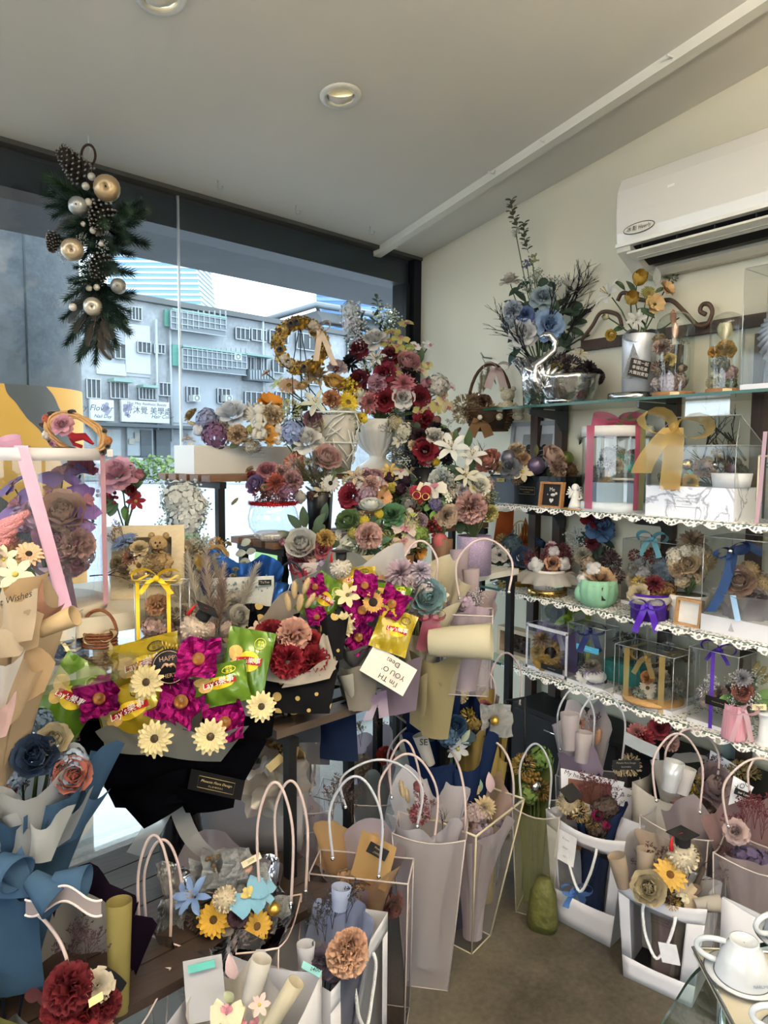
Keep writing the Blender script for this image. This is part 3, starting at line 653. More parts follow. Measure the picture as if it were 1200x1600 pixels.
for r in ((365, 512, 386, 530, 3), (390, 514, 412, 532, 3), (418, 516, 446, 536, 3), (377, 557, 393, 578, 3), (396, 558, 413, 594, 2), (423, 562, 440, 582, 2), (133, 592, 154, 622, 3), (170, 597, 197, 622, 4), (214, 606, 240, 624, 5), (245, 598, 264, 618, 3), (289, 604, 307, 628, 3), (337, 607, 356, 630, 3), (380, 612, 414, 640, 4), (428, 612, 450, 648, 3), (203, 480, 218, 500, 3), (212, 534, 232, 551, 3), (177, 537, 193, 560, 2), (238, 538, 254, 552, 3), (300, 492, 304, 512, 1), (460, 520, 500, 545, 4), (470, 570, 500, 600, 4), (540, 530, 590, 560, 4), (540, 590, 600, 620, 4)): fwin(*r)
for x, y in ((291, 618), (341, 618), (355, 554)):
 b = MB(); fquad(b, x, y, x+11, y+10, .9, .6); a = b.build('air_conditioner_unit', M('#dfe3e6', .5), bl); b = MB(); c = fac(x+5.5, y+5)+FN*.92; b.lathe(c, [(.12, 0), (.17, .02)], 12, 0, frame(FN)); b.build('fan_grille', M('#777c80', .5), a)
for x in (240, 262, 407): b = MB(); p = fac(x, 500)+FN*.3; q = fac(x+1, 690)+FN*.3; b.tube([p, V((p.x, p.y, q.z))], .09, 6); b.build('drainpipe', M('#cfd6dc', .6), bl)
b = MB(); fquad(b, 377, 578, 415, 595, 1.0, .9); k = b.build('balcony', M('#7d858e', .8), bl)
for i in range(9): b = MB(); x = 378+i*4.4; fquad(b, x, 580, x+1.2, 594, 1.06, .1); b.build('baluster', CAGE, k)
# shop front under the flats: signs, awning, doors
part('shop_awning', [(133, 661, 300, 666)], M('#5b646d', .6), 1.6, 1.6)
part('shop_glass', [(150, 670, 186, 712), (196, 668, 236, 712)], M('#b9c6d0', .2, 0, .4, .8), .3); part('shop_door', [(216, 672, 233, 713), (240, 672, 262, 714)], M('#4d5963', .3, 0, .3), .4)
part('poster', [(197, 685, 206, 694), (206, 676, 214, 690), (158, 676, 168, 690)], M('#cfcac0', .7, 0, .4, 2), .42, .02)
def sign(x0, y0, x1, y1, lab, words, flowerx):
 p = fac(x0, y1); q = fac(x1, y1); zt = fac(x0, y0).z; s = thing('shop_sign', lab, 'sign', p)
 b = MB(); b.obox(p+FN*.3, FD*(q-p).dot(FD), FN*.25, UP*(zt-p.z)); b.build('board', M('#eef4fa', .5, 0, .02), s)
 for bd, sz, px, py, sh in words: text(bd, sz, fac(px, py)*1+FN*.56, FD, FN, M('#4d5560', .7), s, shear=sh)
 for fx, fy, n in flowerx:
  b = MB()
  for i in range(n): c = fac(fx+RND.uniform(-5, 5), fy+RND.uniform(-9, 9))+FN*.565; b.add([c+FD*.14*cos(a)+UP*.14*sin(a) for a in (0, 1.2, 2.5, 3.7, 5)], [(0, 1, 2, 3, 4)])
  b.build('printed_flowers', M('#a9a8c4', .7), s)
sign(184, 625, 258, 659, 'white shop sign with flower drawing and dark characters', [('Miss Mity Aesthetic Beauty', .24, 223, 632, .2), ('舒沐覺 美學處', .5, 226, 643, 0), ('Hair Color', .34, 247, 652, .3)], [(193, 642, 14)])
sign(136, 624, 172, 657, 'white shop sign half hidden by the grey column', [('ey Flower', .5, 144, 638, .3), ('Nail Day', .3, 154, 651, .3)], [(160, 640, 10)])
# towers behind
def tower(x0, x1, y0, y1, d, n, lab, mats, taper=0):
 p = P(x0, y1, d); q = P(x1, y1, d); ax = V((q.x-p.x, q.y-p.y, 0)); wd = ax.length; ax.normalize(); nn = V((ax.y, -ax.x, 0)); zt = P(x0, y0, d).z; t = thing('office_tower', lab, 'building', (p.x, p.y, 0))
 h = (zt-p.z)/n; b = MB(); b.obox(V((p.x, p.y, 0))-nn*20, ax*wd, nn*20, UP*p.z); b.build('base', mats[0], t)
 for i in range(n):
  z = p.z+i*h; sh = wd-taper*wd*i/n
  b = MB(); b.obox(V((p.x, p.y, z))-nn*20, ax*sh, nn*20, UP*h*.62); b.build('glass_band', mats[0], t)
  b = MB(); b.obox(V((p.x, p.y, z+h*.62))-nn*20, ax*(sh+.3), nn*20.3, UP*h*.38); b.build('spandrel', mats[1], t)
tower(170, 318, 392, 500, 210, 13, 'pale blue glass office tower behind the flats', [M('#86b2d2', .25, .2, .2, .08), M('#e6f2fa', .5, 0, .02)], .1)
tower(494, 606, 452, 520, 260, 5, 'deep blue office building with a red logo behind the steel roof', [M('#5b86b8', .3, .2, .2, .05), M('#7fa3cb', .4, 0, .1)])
def steel_roof():
 d = 60; t = thing('steel_roof_shed', 'grey gabled steel roof on posts beyond the flats', 'building', dz(500, 0, d)); A, B, Cc = P(408, 502, d), P(494, 476, d), P(640, 500, d); bk = FX*8
 b = MB(); b.tube([A, B, Cc], .28, 6); b.tube([A+bk, B+bk, Cc+bk], .25, 6); b.tube([A, A+bk], .2, 5); b.tube([B, B+bk], .2, 5); b.build('truss', M('#9aa4ae', .5, .2), t)
 b = MB(); b.add([A-UP*.5, B-UP*.5, B+bk, A+bk], [(0, 1, 2, 3)]).add([B-UP*.5, Cc-UP*.5, Cc+bk, B+bk], [(0, 1, 2, 3)]); b.build('roof_sheet', M('#6e7a86', .5, .1, .2, .3), t)
 for x in (540, 600, 410): p = P(x, 495, d); b = MB(); b.tube([p, V((p.x, p.y, -.1))], .3, 6); b.build('post', M('#a2adb8', .5), t)
 b = MB(); p = P(520, 560, d+4); q = P(650, 560, d+4); b.obox(V((p.x, p.y, -.1)), V((q.x-p.x, q.y-p.y, 0)), FX*6, UP*(P(520, 520, d+4).z)); b.build('wall', M('#c3ccd5', .7, 0, .15, .4), t)
steel_roof()
# verge, kerb and bushes
va, vb = onz(100, 752, 0), onz(520, 738, 0); dv = V((vb.x-va.x, vb.y-va.y, 0)).normalized()
b = MB(); b.obox(va-dv*30, dv*110, V((dv.y, -dv.x, 0))*-5, UP*.14); struct(b.build('grass_verge', M('#7d9a4c', .9, 0, .3, 1.5)))
b = MB(); b.obox(va-dv*30, dv*110, V((dv.y, -dv.x, 0))*.35, UP*.16); struct(b.build('kerb', M('#b6babd', .8)))
LEAFY = MB(); rr = random.Random(2)
for i in range(240):
 d = V((rr.gauss(0, 1), rr.gauss(0, 1), rr.gauss(0, 1))).normalized()*rr.uniform(.6, 1.05); q = frame(V((rr.gauss(0, 1), rr.gauss(0, 1), rr.gauss(0, 1)))).to_3x3(); petal(LEAFY, rr.random()*6, 0, 0, .26, .2, 20, -10, tip=.1, nu=1, nv=2, c=d, q=q)
LEAFY = LEAFY.mesh('bush'); LEAFY.materials.append(None)
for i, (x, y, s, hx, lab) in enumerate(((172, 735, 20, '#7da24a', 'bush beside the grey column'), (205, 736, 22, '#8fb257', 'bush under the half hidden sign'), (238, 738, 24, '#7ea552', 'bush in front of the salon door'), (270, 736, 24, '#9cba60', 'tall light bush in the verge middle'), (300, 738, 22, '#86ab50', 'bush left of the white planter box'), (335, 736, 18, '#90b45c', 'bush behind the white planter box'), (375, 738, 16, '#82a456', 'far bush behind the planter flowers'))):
 p = P(x, y, 38); put_ = put('hedge_bush', LEAFY, [M(hx, .8, 0, .4, 3)], None, (p.x, p.y, .1+pxm(s, 38)*.8), Matrix.Rotation(i, 4, 'Z'), (pxm(s, 38), pxm(s, 38), pxm(s, 38)*.85)); tag(put_, 'green leafy '+lab, 'bush', 'bushes on the verge')
for i, x in enumerate((188, 219, 249, 290)):
 p = P(x, 722, 40); b = MB(); b.box((p.x, p.y, .6), (.28, .28, 1.2)).box((p.x, p.y, 1.25), (.36, .36, .1)); tag(b.build('bollard', M('#e3e9ee', .6)), ('white bollard behind the bushes, '+('nearest the column', 'second from the column', 'third from the column', 'nearest the planter box')[i]), 'bollard', 'white bollards')
b = MB(); a1, a2, a3, a4 = (onz(x, y, -.046) for x, y in ((395, 885), (450, 890), (446, 862), (400, 858))); b.add([a1, a2, a3, a4], [(0, 1, 2, 3)]); struct(b.build('green_road_marking', M('#6d9a44', .8, 0, .3, 2)))
M, CONCRETE = _M0, _C0
# ---------------------------------------------------------------- builders for pots, boxes, bags, ribbons, wrapping
def pot(parent, c, prof, mat, name='pot', n=24, wob=None):
 b = MB(); b.lathe(c, prof, n, wob=wob); return b.build(name, mat, parent)
def oriented(c, yaw_dir):
 """local frame: x along yaw_dir (level), y away from the viewer side, z up"""
 x = V(yaw_dir); x.z = 0; x.normalize(); y = UP.cross(x); return x, y
def bow(parent, c, xd, nd, s, w, mat, tails=1.0, name='bow', drop=None):
 """ribbon bow at c: two loops, knot, two tails; xd sideways, nd outwards"""
 xd = V(xd).normalized(); nd = V(nd).normalized(); up = nd.cross(xd).normalized(); up = up if up.z >= -.01 else -up; c = V(c); b = MB()
 for sd in (-1, 1):
  pts = []; wd = []
  for i in range(13):
   t = 2*pi*i/12; pts.append(c+xd*sd*s*.5*(1-cos(t))+up*s*.32*sin(t)*sd*(1 if sd > 0 else -1)+nd*s*.12*sin(t/2)+up*s*.1*sin(t/2)); wd.append(nd+up*.2*sin(t))
  b.ribbon(pts, wd, w)
  if tails:
   pts = [c+xd*sd*s*(.1+.55*t)-up*s*tails*t*(1.0+.2*t)+nd*s*.1*sin(t*5) for t in [i/7 for i in range(8)]]; b.ribbon(pts, (xd+up*.35*sd), w)
 b.ball(c+nd*s*.05, s*.14, 8, 0, (1, 1, 1)); return b.build(name, mat, parent)
def clear_box(parent, o, xv, yv, h, mat=None, edge=.0014, edgemat=None, base=None, lid=False, name='cover'):
 """see-through box: o front-left-bottom corner, xv width vector, yv depth vector"""
 o = V(o); z = UP*h; q = [o, o+xv, o+xv+yv, o+yv]; b = MB()
 for i in range(4): b.add([q[i], q[(i+1) % 4], q[(i+1) % 4]+z, q[i]+z], [(0, 1, 2, 3)])
 b.add([p+z for p in q], [(0, 1, 2, 3)]); o1 = b.build(name, mat or CLEARP, parent); e = MB()
 for i in range(4): e.tube([q[i], q[i]+z], edge, 4); e.tube([q[i]+z, q[(i+1) % 4]+z], edge, 4)
 e.build('edge', edgemat or FILM('#eef0f2', .45, .2, .25), parent)
 return o1
def slab(parent, o, xv, yv, h, mat, name='base'):
 b = MB(); b.obox(o, xv, yv, UP*h); return b.build(name, mat, parent)
def ptag(parent, c, xd, nd, w, h, mat, name='tag', words=None, tmat=None, size=None):
 xd = V(xd).normalized(); nd = V(nd).normalized(); yd = nd.cross(xd); c = V(c); b = MB(); b.obox(c-xd*w/2-yd*h/2, xd*w, yd*h, nd*.0012); o = b.build(name, mat, parent)
 if words:
  n = len(words)
  for i, wd in enumerate(words): text(wd, size or h/(n+.6), c+yd*h*(.5-(i+.5)/n)*.85+nd*.0014, xd, nd, tmat or BLACK, parent)
 return o
SHOP = ('Phoenix Flora Design', 'FLOWERS')
def shop_mark(parent, c, xd, nd, w, col, box=True):
 """the florist's printed mark: script line, small capitals, thin frame"""
 xd = V(xd).normalized(); nd = V(nd).normalized(); yd = nd.cross(xd); c = V(c)+nd*.0006; m = M(col, .5, .2, 0)
 text(SHOP[0], w*.1, c+yd*w*.05, xd, nd, m, parent, shear=.35); text('F L O W E R S', w*.065, c-yd*w*.075, xd, nd, m, parent)
 if box:
  b = MB(); h = w*.33; q = [c+xd*sx*w/2+yd*sy*h/2 for sx, sy in ((-1, -1), (1, -1), (1, 1), (-1, 1))]; b.tube(q, w*.006, 4, closed=True); b.build('mark_frame', m, parent)
def wrap(parent, base, head, r0, r1, sheets, seed=0, L=1.0, ruf=.12, name='wrapping_paper', facing=None, pw=1.25):
 """wrapping-paper sheets as a ruffled cone round the axis base->head; sheets: (material, start deg, span deg, length factor, radius factor); 0 deg faces the viewer"""
 base, head = V(base), V(head); ax = (head-base); H = ax.length; ax.normalize(); tv = (facing if facing is not None else (CAM-base)); tv = V(tv)-ax*V(tv).dot(ax); tv.normalize(); sv = ax.cross(tv); rd = random.Random(seed)
 for m, a0, sp, lf, rf in sheets:
  ph = rd.random()*6; k = rd.choice((3, 4, 5)); b = MB(); cor = rd.uniform(.25, .75)
  def fn(u, v, a0=a0, sp=sp, lf=lf, rf=rf, ph=ph, k=k):
   a = R(a0+(u-.5)*sp); top = lf*(1+.14*(1-abs((u*2) % 2-1)*2)*.6+.05*sin(u*9+ph)); t = v*top; r = (r0+(r1*rf-r0)*max(0, t)**pw)*(1+ruf*v*v*sin(k*a*1.7+ph)); r += .02*r1*sin(a*11+ph)*v
   return base+ax*(H*t)+(tv*cos(a)+sv*sin(a))*r
  b.grid(fn, 18, 8); b.build(name, m, parent)
def roll(parent, p, d, r, L, mat, name='paper_roll', flare=.15):
 """curled-over paper edge: a hollow tube"""
 d = V(d).normalized(); b = MB(); fr = frame(d); b.lathe(p, [(r*(1-flare), 0), (r, L*.5), (r*(1+flare), L), (r*(1+flare)*.93, L), (r*.9, L*.5), (r*(1-flare)*.9, 0)], 18, 0, fr); return b.build(name, mat, parent)
def handle_arch(parent, p0, p1, h, r=.0032, mat=None, lean=V((0, 0, 0)), n=18, name='handle', bulge=.18):
 p0, p1 = V(p0), V(p1); b = MB(); pts = []; sx = (p1-p0)
 for i in range(n+1):
  t = pi*i/n; w = (1-cos(t))/2; pts.append(p0+sx*(.5-.5*cos(t)*(1+bulge*sin(t)))+UP*h*sin(t)**.75+lean*sin(t)**.75)
 b.tube(pts, r, 8); return b.build(name, mat or M('#e4d9d8', .35, 0, .03), parent)
def carrier(name, label, fl, fr, z, dep, h, tw=1.25, td=1.1, film=None, pipe=None, hh=.16, hr=.0032, hmat=None, lean=0, pipe_r=.0022, group='see-through carrier bags', hspan=(.28, .72), sag=0, nohandle=False, skew=V((0, 0, 0))):
 """see-through carrier bag: fl, fr front bottom corners (points), flared to tw/td at the rim; returns (empty, dict of corners)"""
 fl, fr = V(fl), V(fr); x = (fr-fl); w = x.length; x.normalize(); y = UP.cross(x); c = (fl+fr)/2+y*dep/2; skew = V(skew)
 t = thing(name, label, 'carrier bag', (c.x, c.y, z), group)
 B = [c+x*sx*w/2+y*sy*dep/2 for sx, sy in ((-1, -1), (1, -1), (1, 1), (-1, 1))]; T = [c+x*sx*w*tw/2+y*sy*dep*td/2+UP*h+skew for sx, sy in ((-1, -1), (1, -1), (1, 1), (-1, 1))]
 fm = film or PVC; pm = pipe or M('#aca3a2', .4, 0, .04)
 for nm, i, j in (('front_panel', 0, 1), ('side_panel', 1, 2), ('back_panel', 2, 3), ('side_panel', 3, 0)):
  b = MB(); b.grid(lambda u, v, i=i, j=j: (B[i].lerp(B[j], u)).lerp(T[i].lerp(T[j], u), v)-UP*sag*sin(pi*u)*v+(x if i % 2 else V((0, 0, 0)))*(-.012 if i == 1 else .012)*sin(pi*u)*sin(pi*min(1, v+.2)), 6, 6); b.build(nm, fm, t)
 b = MB(); b.add(B, [(0, 1, 2, 3)]); b.build('bottom_panel', fm, t)
 b = MB()
 for i in range(4):
  b.tube([B[i], T[i]], pipe_r*.8, 5); b.tube([T[i].lerp(T[(i+1) % 4], u/6)-UP*sag*sin(pi*u/6) for u in range(7)], pipe_r, 5); b.tube([B[i], B[(i+1) % 4]], pipe_r*.7, 5)
 b.build('piping', pm, t)
 if not nohandle:
  for (i, j, s) in ((0, 1, -1), (3, 2, 1)):
   p0 = T[i].lerp(T[j], hspan[0])-UP*(.03+sag*.8); p1 = T[i].lerp(T[j], hspan[1])-UP*(.03+sag*.8); ha = handle_arch(t, p0, p1, hh+.03, hr, hmat, y*(lean+s*.012)+x*(.01*s))
   for q in (p0, p1): b = MB(); b.lathe(q-y*.004, [(.002, 0), (.0055, .001), (.0055, .003), (.002, .004)], 8, 0, frame(-y)); b.build('grommet', SILVER, ha)
 return t, dict(B=B, T=T, x=x, y=y, c=c, w=w, t=t)
def window_bag(name, label, fl, fr, z, dep, h, tw=1.1, film=None, win=(.12, .88, .2, .85), rope=.1, group='white paper bags with windows', dip=.03, td=1.0, nowin=False, tagw=None):
 """white paper bag with a cut window in the front, inner fold, rope handles"""
 fl, fr = V(fl), V(fr); x = (fr-fl); w = x.length; x.normalize(); y = UP.cross(x); c = (fl+fr)/2+y*dep/2; t = thing(name, label, 'paper bag', (c.x, c.y, z), group)
 def F(u, v): # front sheet
  ww = w*(1+(tw-1)*v); return c-y*dep/2*(1+(td-1)*v)+x*(u-.5)*ww+UP*(h*v-dip*v*sin(pi*u))
 u0, u1, v0, v1 = win; b = MB()
 if nowin: b.grid(F, 8, 4)
 else:
  for (a0, a1, c0, c1) in ((0, 1, 0, v0), (0, 1, v1, 1), (0, u0, v0, v1), (u1, 1, v0, v1)): b.grid(lambda u, v, a0=a0, a1=a1, c0=c0, c1=c1: F(a0+(a1-a0)*u, c0+(c1-c0)*v), 8, 3)
 fr_ = b.build('front_panel', WPAPER, t); m = fr_.modifiers.new('thick', 'SOLIDIFY'); m.thickness = .0012
 if not nowin: b = MB(); b.add([F(u0, v0), F(u1, v0), F(u1, v1), F(u0, v1)], [(0, 1, 2, 3)]); b.build('window_film', CLEARP, t)
 def Bk(u, v): ww = w*(1+(tw-1)*v); return c+y*dep/2*(1+(td-1)*v)+x*(u-.5)*ww+UP*(h*v)
 b = MB(); b.grid(Bk, 6, 3); o = b.build('back_panel', WPAPER, t)
 for u in (0, 1):
  b = MB(); b.grid(lambda s, v, u=u: F(u, v).lerp(Bk(u, v), s)+x*(.018 if u == 0 else -.018)*sin(pi*s)*v, 4, 3); b.build('side_panel', WPAPER, t)
 b = MB(); b.add([F(0, 0), F(1, 0), Bk(1, 0), Bk(0, 0)], [(0, 1, 2, 3)]); b.build('bottom_panel', WPAPER, t)
 if rope:
  ps = [F(.32, .9)-y*.004, F(.32, .82)-y*.012, F(.36, .9-rope/h)-y*.014, F(.5, .86-rope*1.5/h)-y*.014, F(.62, .9-rope/h)-y*.012, F(.68, .82)-y*.012, F(.68, .9)-y*.004]
  sm = []
  for i in range(len(ps)-1):
   a, b1, c1, d1 = ps[max(0, i-1)], ps[i], ps[i+1], ps[min(len(ps)-1, i+2)]
   for k in range(5): s = k/5; sm.append(.5*((2*b1)+(c1-a)*s+(2*a-5*b1+4*c1-d1)*s*s+(3*b1-a-3*c1+d1)*s**3))
  b = MB(); b.tube(sm+[ps[-1]], .0045, 8); b.build('rope_handle', M('#ececee', .8, 0, .05, 90, .5, 300), t)
 return t, dict(F=F, Bk=Bk, x=x, y=y, c=c, w=w, t=t)
def ballhat(parent, p, r, ball='#d8cbb6', tilt=V((0, 0, 1)), hat=True, tassel='#b0141c', top_hat=False):
 """pompom flower wearing a little black graduation cap"""
 flower(parent, 'ballflower', ball, p, -_f+UP*.4, r)
 if not hat: return
 tilt = V(tilt).normalized(); fr = frame(tilt, RX); q = V(p)+tilt*r*.8; b = MB(); b.lathe(q, [(r*.5, 0), (r*.52, r*.75), (.0005, r*.76)], 16, 0, fr); h = b.build('cap', M('#121214', .7), parent)
 b = MB(); b.box(q+tilt*r*.8, (r*1.5, r*1.5, r*.07), (fr.to_3x3() @ Matrix.Rotation(.5, 3, 'Z'))); b.build('cap_board', M('#151517', .7), h)
 if tassel:
  b = MB(); s = (fr.to_3x3() @ V((-r*.9, -r*.3, r*.83))); b.tube([q+tilt*r*.85, q+s*.9, q+s-tilt*r*.5, q+s-tilt*r*1.0], r*.05, 5, rr=[r*.03, r*.04, r*.1, r*.16]); b.build('tassel', M(tassel, .8), h)
def chipbag(parent, c, xd, yd, w, h, col, seal, kind):
 """pillow shaped crisp packet with crimped ends, logo and potato slices; xd, yd: its width and height directions"""
 xd, yd = V(xd).normalized(), V(yd).normalized(); n = xd.cross(yd).normalized(); c = V(c); m = M(col, .3, .15, .12, 18, .25, 18, coat=.4)
 def sf(u, v, s):
  k = (sin(pi*min(1, max(0, (v-.06)/.88)))**.6)*(sin(pi*u)**.5); return c+xd*(u-.5)*w*(1-.06*sin(pi*v))+yd*(v-.5)*h+n*s*(.17*w*k+.004*sin(17*u+9*v))
 b = MB(); b.grid(lambda u, v: sf(u, v, 1), 12, 14); b.grid(lambda u, v: sf(1-u, v, -1), 12, 14); o = b.build('crisp_packet', m, parent, label='%s foil crisp packet' % kind)
 for e in (.03, .97): b = MB(); b.ribbon([c+xd*(u-.5)*w+yd*(e-.5)*h+n*.002*(-1)**i for i, u in enumerate([k/16 for k in range(17)])], yd, h*.05); b.build('crimp', m, o)
 def onb(u, v, e=.003): return sf(u, v, 1)+n*e
 L = onb(.56, .52)
 b = MB(); ys = yd*.985;
 b.add([onb(.56, .52, .002)]+[onb(.56+.24*cos(a), .52+.15*sin(a), .002) for a in [2*pi*i/24 for i in range(25)]], [(0, i, i+1) for i in range(1, 25)]); b.build('logo_sun', M('#e9c52e', .4, 0, .05), o)
 xb = (xd+yd*.12).normalized(); b = MB(); rows = [[onb(.56+.30*(i/8-.5)*2*.95, .52+sy*.055+.02*(i/8-.5)*2+(.012*sin(pi*i/8)), .004) for i in range(9)] for sy in (-1, 1)]
 b.add(rows[0]+rows[1], [(i, i+1, 10+i, 9+i) for i in range(8)]); b.build('logo_band', M('#a5161d', .4, 0, .05), o)
 text("Lay's樂事", w*.135, L+n*.007, xb, n, M('#f4f1ea', .5, 0, 0), o, shear=.15)
 q = onb(.74, .8, .004); b = MB(); pts = [onb(.72+.12*cos(a), .8+.085*sin(a), .004) for a in [2*pi*i/16 for i in range(16)]]; b.tube(pts, w*.008, 4, closed=True); b.build('seal_ring', M(seal, .5), o)
 text('經典\n樂事', w*.06, q+n*.003, xd, n, M(seal, .5), o)
 for cu, cv, rr_ in ((.24, .62, .15), (.3, .44, .13)):
  b = MB(); b.add([onb(cu, cv, .003)]+[onb(cu+rr_*cos(a)*(1+.1*sin(3*a)), cv+rr_*.75*sin(a), .0025) for a in [2*pi*i/14 for i in range(15)]], [(0, i, i+1) for i in range(1, 15)]); b.build('potato_slice', M('#c9a45e', .5, 0, .15, 60), o)
 return o
def sweet(parent, px, py, d, r, s=1.0, n=None):
 """gold wrapped chocolate in a scrunched magenta foil square"""
 p = P(px, py, d); n = n or (-_f*.8+UP*.5); w = put('foil_wrapper', mesh_of('scrunch', int(px) % 3), [MAGENTA], parent, p, frame(n) @ Matrix.Rotation(px, 4, 'Z'), pxm(r, d)); flower(parent, 'choc', None, p+V(n).normalized()*pxm(r, d)*.12, n+_r*.3, pxm(r, d)*.27, mat=M('#c08a4a', .28, .9, .35, 60, .6, 90), sec='#e8d8b8')
def slat_rack(name, label, a0, a1, b0, b1, z, top, n, legs=True, woodm=None, gap=.3, zleg=0, mat2=None):
 t = thing(name, label, 'shelf', wp((a0+a1)/2, (b0+b1)/2, 0)); wm = woodm; p = (b1-b0)/n
 for i in range(n): b = MB(); b.obox(wp(a0, b0+i*p, z-.022), WL*(a1-a0), NIN*p*(1-gap), UP*.022); b.build('slat', wm, t)
 lm = mat2 or M('#17181a', .5, .4, .1)
 for a in (a0+.03, a1-.05):
  b = MB(); b.obox(wp(a, b0, z-.045), WL*.025, NIN*(b1-b0), UP*.023); b.build('cross_bar', lm, t)
  if legs:
   for bb in (b0+.01, b1-.035): b = MB(); b.obox(wp(a, bb, zleg), WL*.025, NIN*.025, UP*(z-.045-zleg)); b.build('leg', lm, t)
 return t
def psheet(t, q, mat, bulge=.03, wave=.008, name='wrapping_paper', seed=1, nu=10, nv=8):
 """loose curved sheet of paper through four corner points (px, py, depth): bottom-left, bottom-right, top-right, top-left"""
 a, b_, c, d = (P(*x) for x in q); b = MB(); b.grid(lambda u, v: a.lerp(b_, u).lerp(d.lerp(c, u), v)-_f*(bulge*sin(pi*u)*(.4+.6*v)+wave*sin(u*9+seed*2+v*3)*v)+UP*wave*1.4*sin(u*7+seed)*v, nu, nv); return b.build(name, mat, t)
# ---------------------------------------------------------------- racks and plinths along the window
BRW = WOOD('#4a3222', '#7a573c', 3); DKWD = WOOD('#221812', '#3b2b21', 3)
slat_rack('plant_rack', 'tall brown slatted rack tight against the shop window', .22, 1.52, .1, .5, 1.43, 0, 5, woodm=BRW)
slat_rack('plant_rack', 'middle brown slatted rack under the fishbowl planter', .3, 1.43, .46, .74, 1.215, 0, 4, woodm=BRW)
slat_rack('plant_rack', 'white slatted rack under the white peony pot', .5, 1.4, .78, 1.04, 1.07, 0, 5, woodm=M('#c9c6be', .6, 0, .08, 8))
slat_rack('display_bench', 'pale low rack holding the crisp packet bouquets', 1.05, 1.74, .84, 1.2, .8, 0, 4, woodm=WOOD('#3a2e26', '#54453a', 3), zleg=0)
slat_rack('bench', 'dark wooden slatted bench under the black bouquet vase', 1.62, 2.85, .74, 1.32, .4, 0, 6, woodm=DKWD, gap=.05)
def plinth():
 t = thing('display_plinth', 'cream round-cornered plinth under the big clear hatbox', 'plinth', wp(2, .55, 0)); a0, a1, b0, b1 = 1.44, 2.7, .28, .8; b = MB(); pts = []
 for ca, cb, s in ((a0+.08, b1-.08, 90), (a1-.08, b1-.08, 0), (a1-.08, b0+.08, 270), (a0+.08, b0+.08, 180)):
  for k in range(6): an = R(s+90-k*18); pts.append((ca+.08*cos(an), cb+.08*sin(an)))
 n = len(pts); vs = [wp(a, bb, z) for z in (1.03, 1.078) for a, bb in pts]; b.add(vs, [tuple(range(n)), tuple(range(2*n-1, n-1, -1))]+[(i, n+i, n+(i+1) % n, (i+1) % n) for i in range(n)]); b.build('top', M('#cbc2ae', .5, 0, .05, 5), t)
 for a, bb in ((a0+.08, b0+.08), (a1-.1, b0+.08), (a0+.08, b1-.12), (a1-.1, b1-.12)): b = MB(); b.obox(wp(a, bb, 0), WL*.04, NIN*.04, UP*1.03); b.build('leg', M('#cfcac0', .5), t)
 b = MB(); b.obox(wp(1.6, .82, .98), WL*.95, NIN*.22, UP*.02); b.build('lower_step', CLEAR, t)
 for a in (1.6, 2.53): b = MB(); b.obox(wp(a, .76, .96), WL*.02, NIN*.28, UP*.02); b.build('bracket', WHITE, t)
 b = MB(); b.obox(wp(1.5, .3, .45), WL*1.1, NIN*.5, UP*.012); b.build('glass_shelf', CLEAR, t)
plinth()
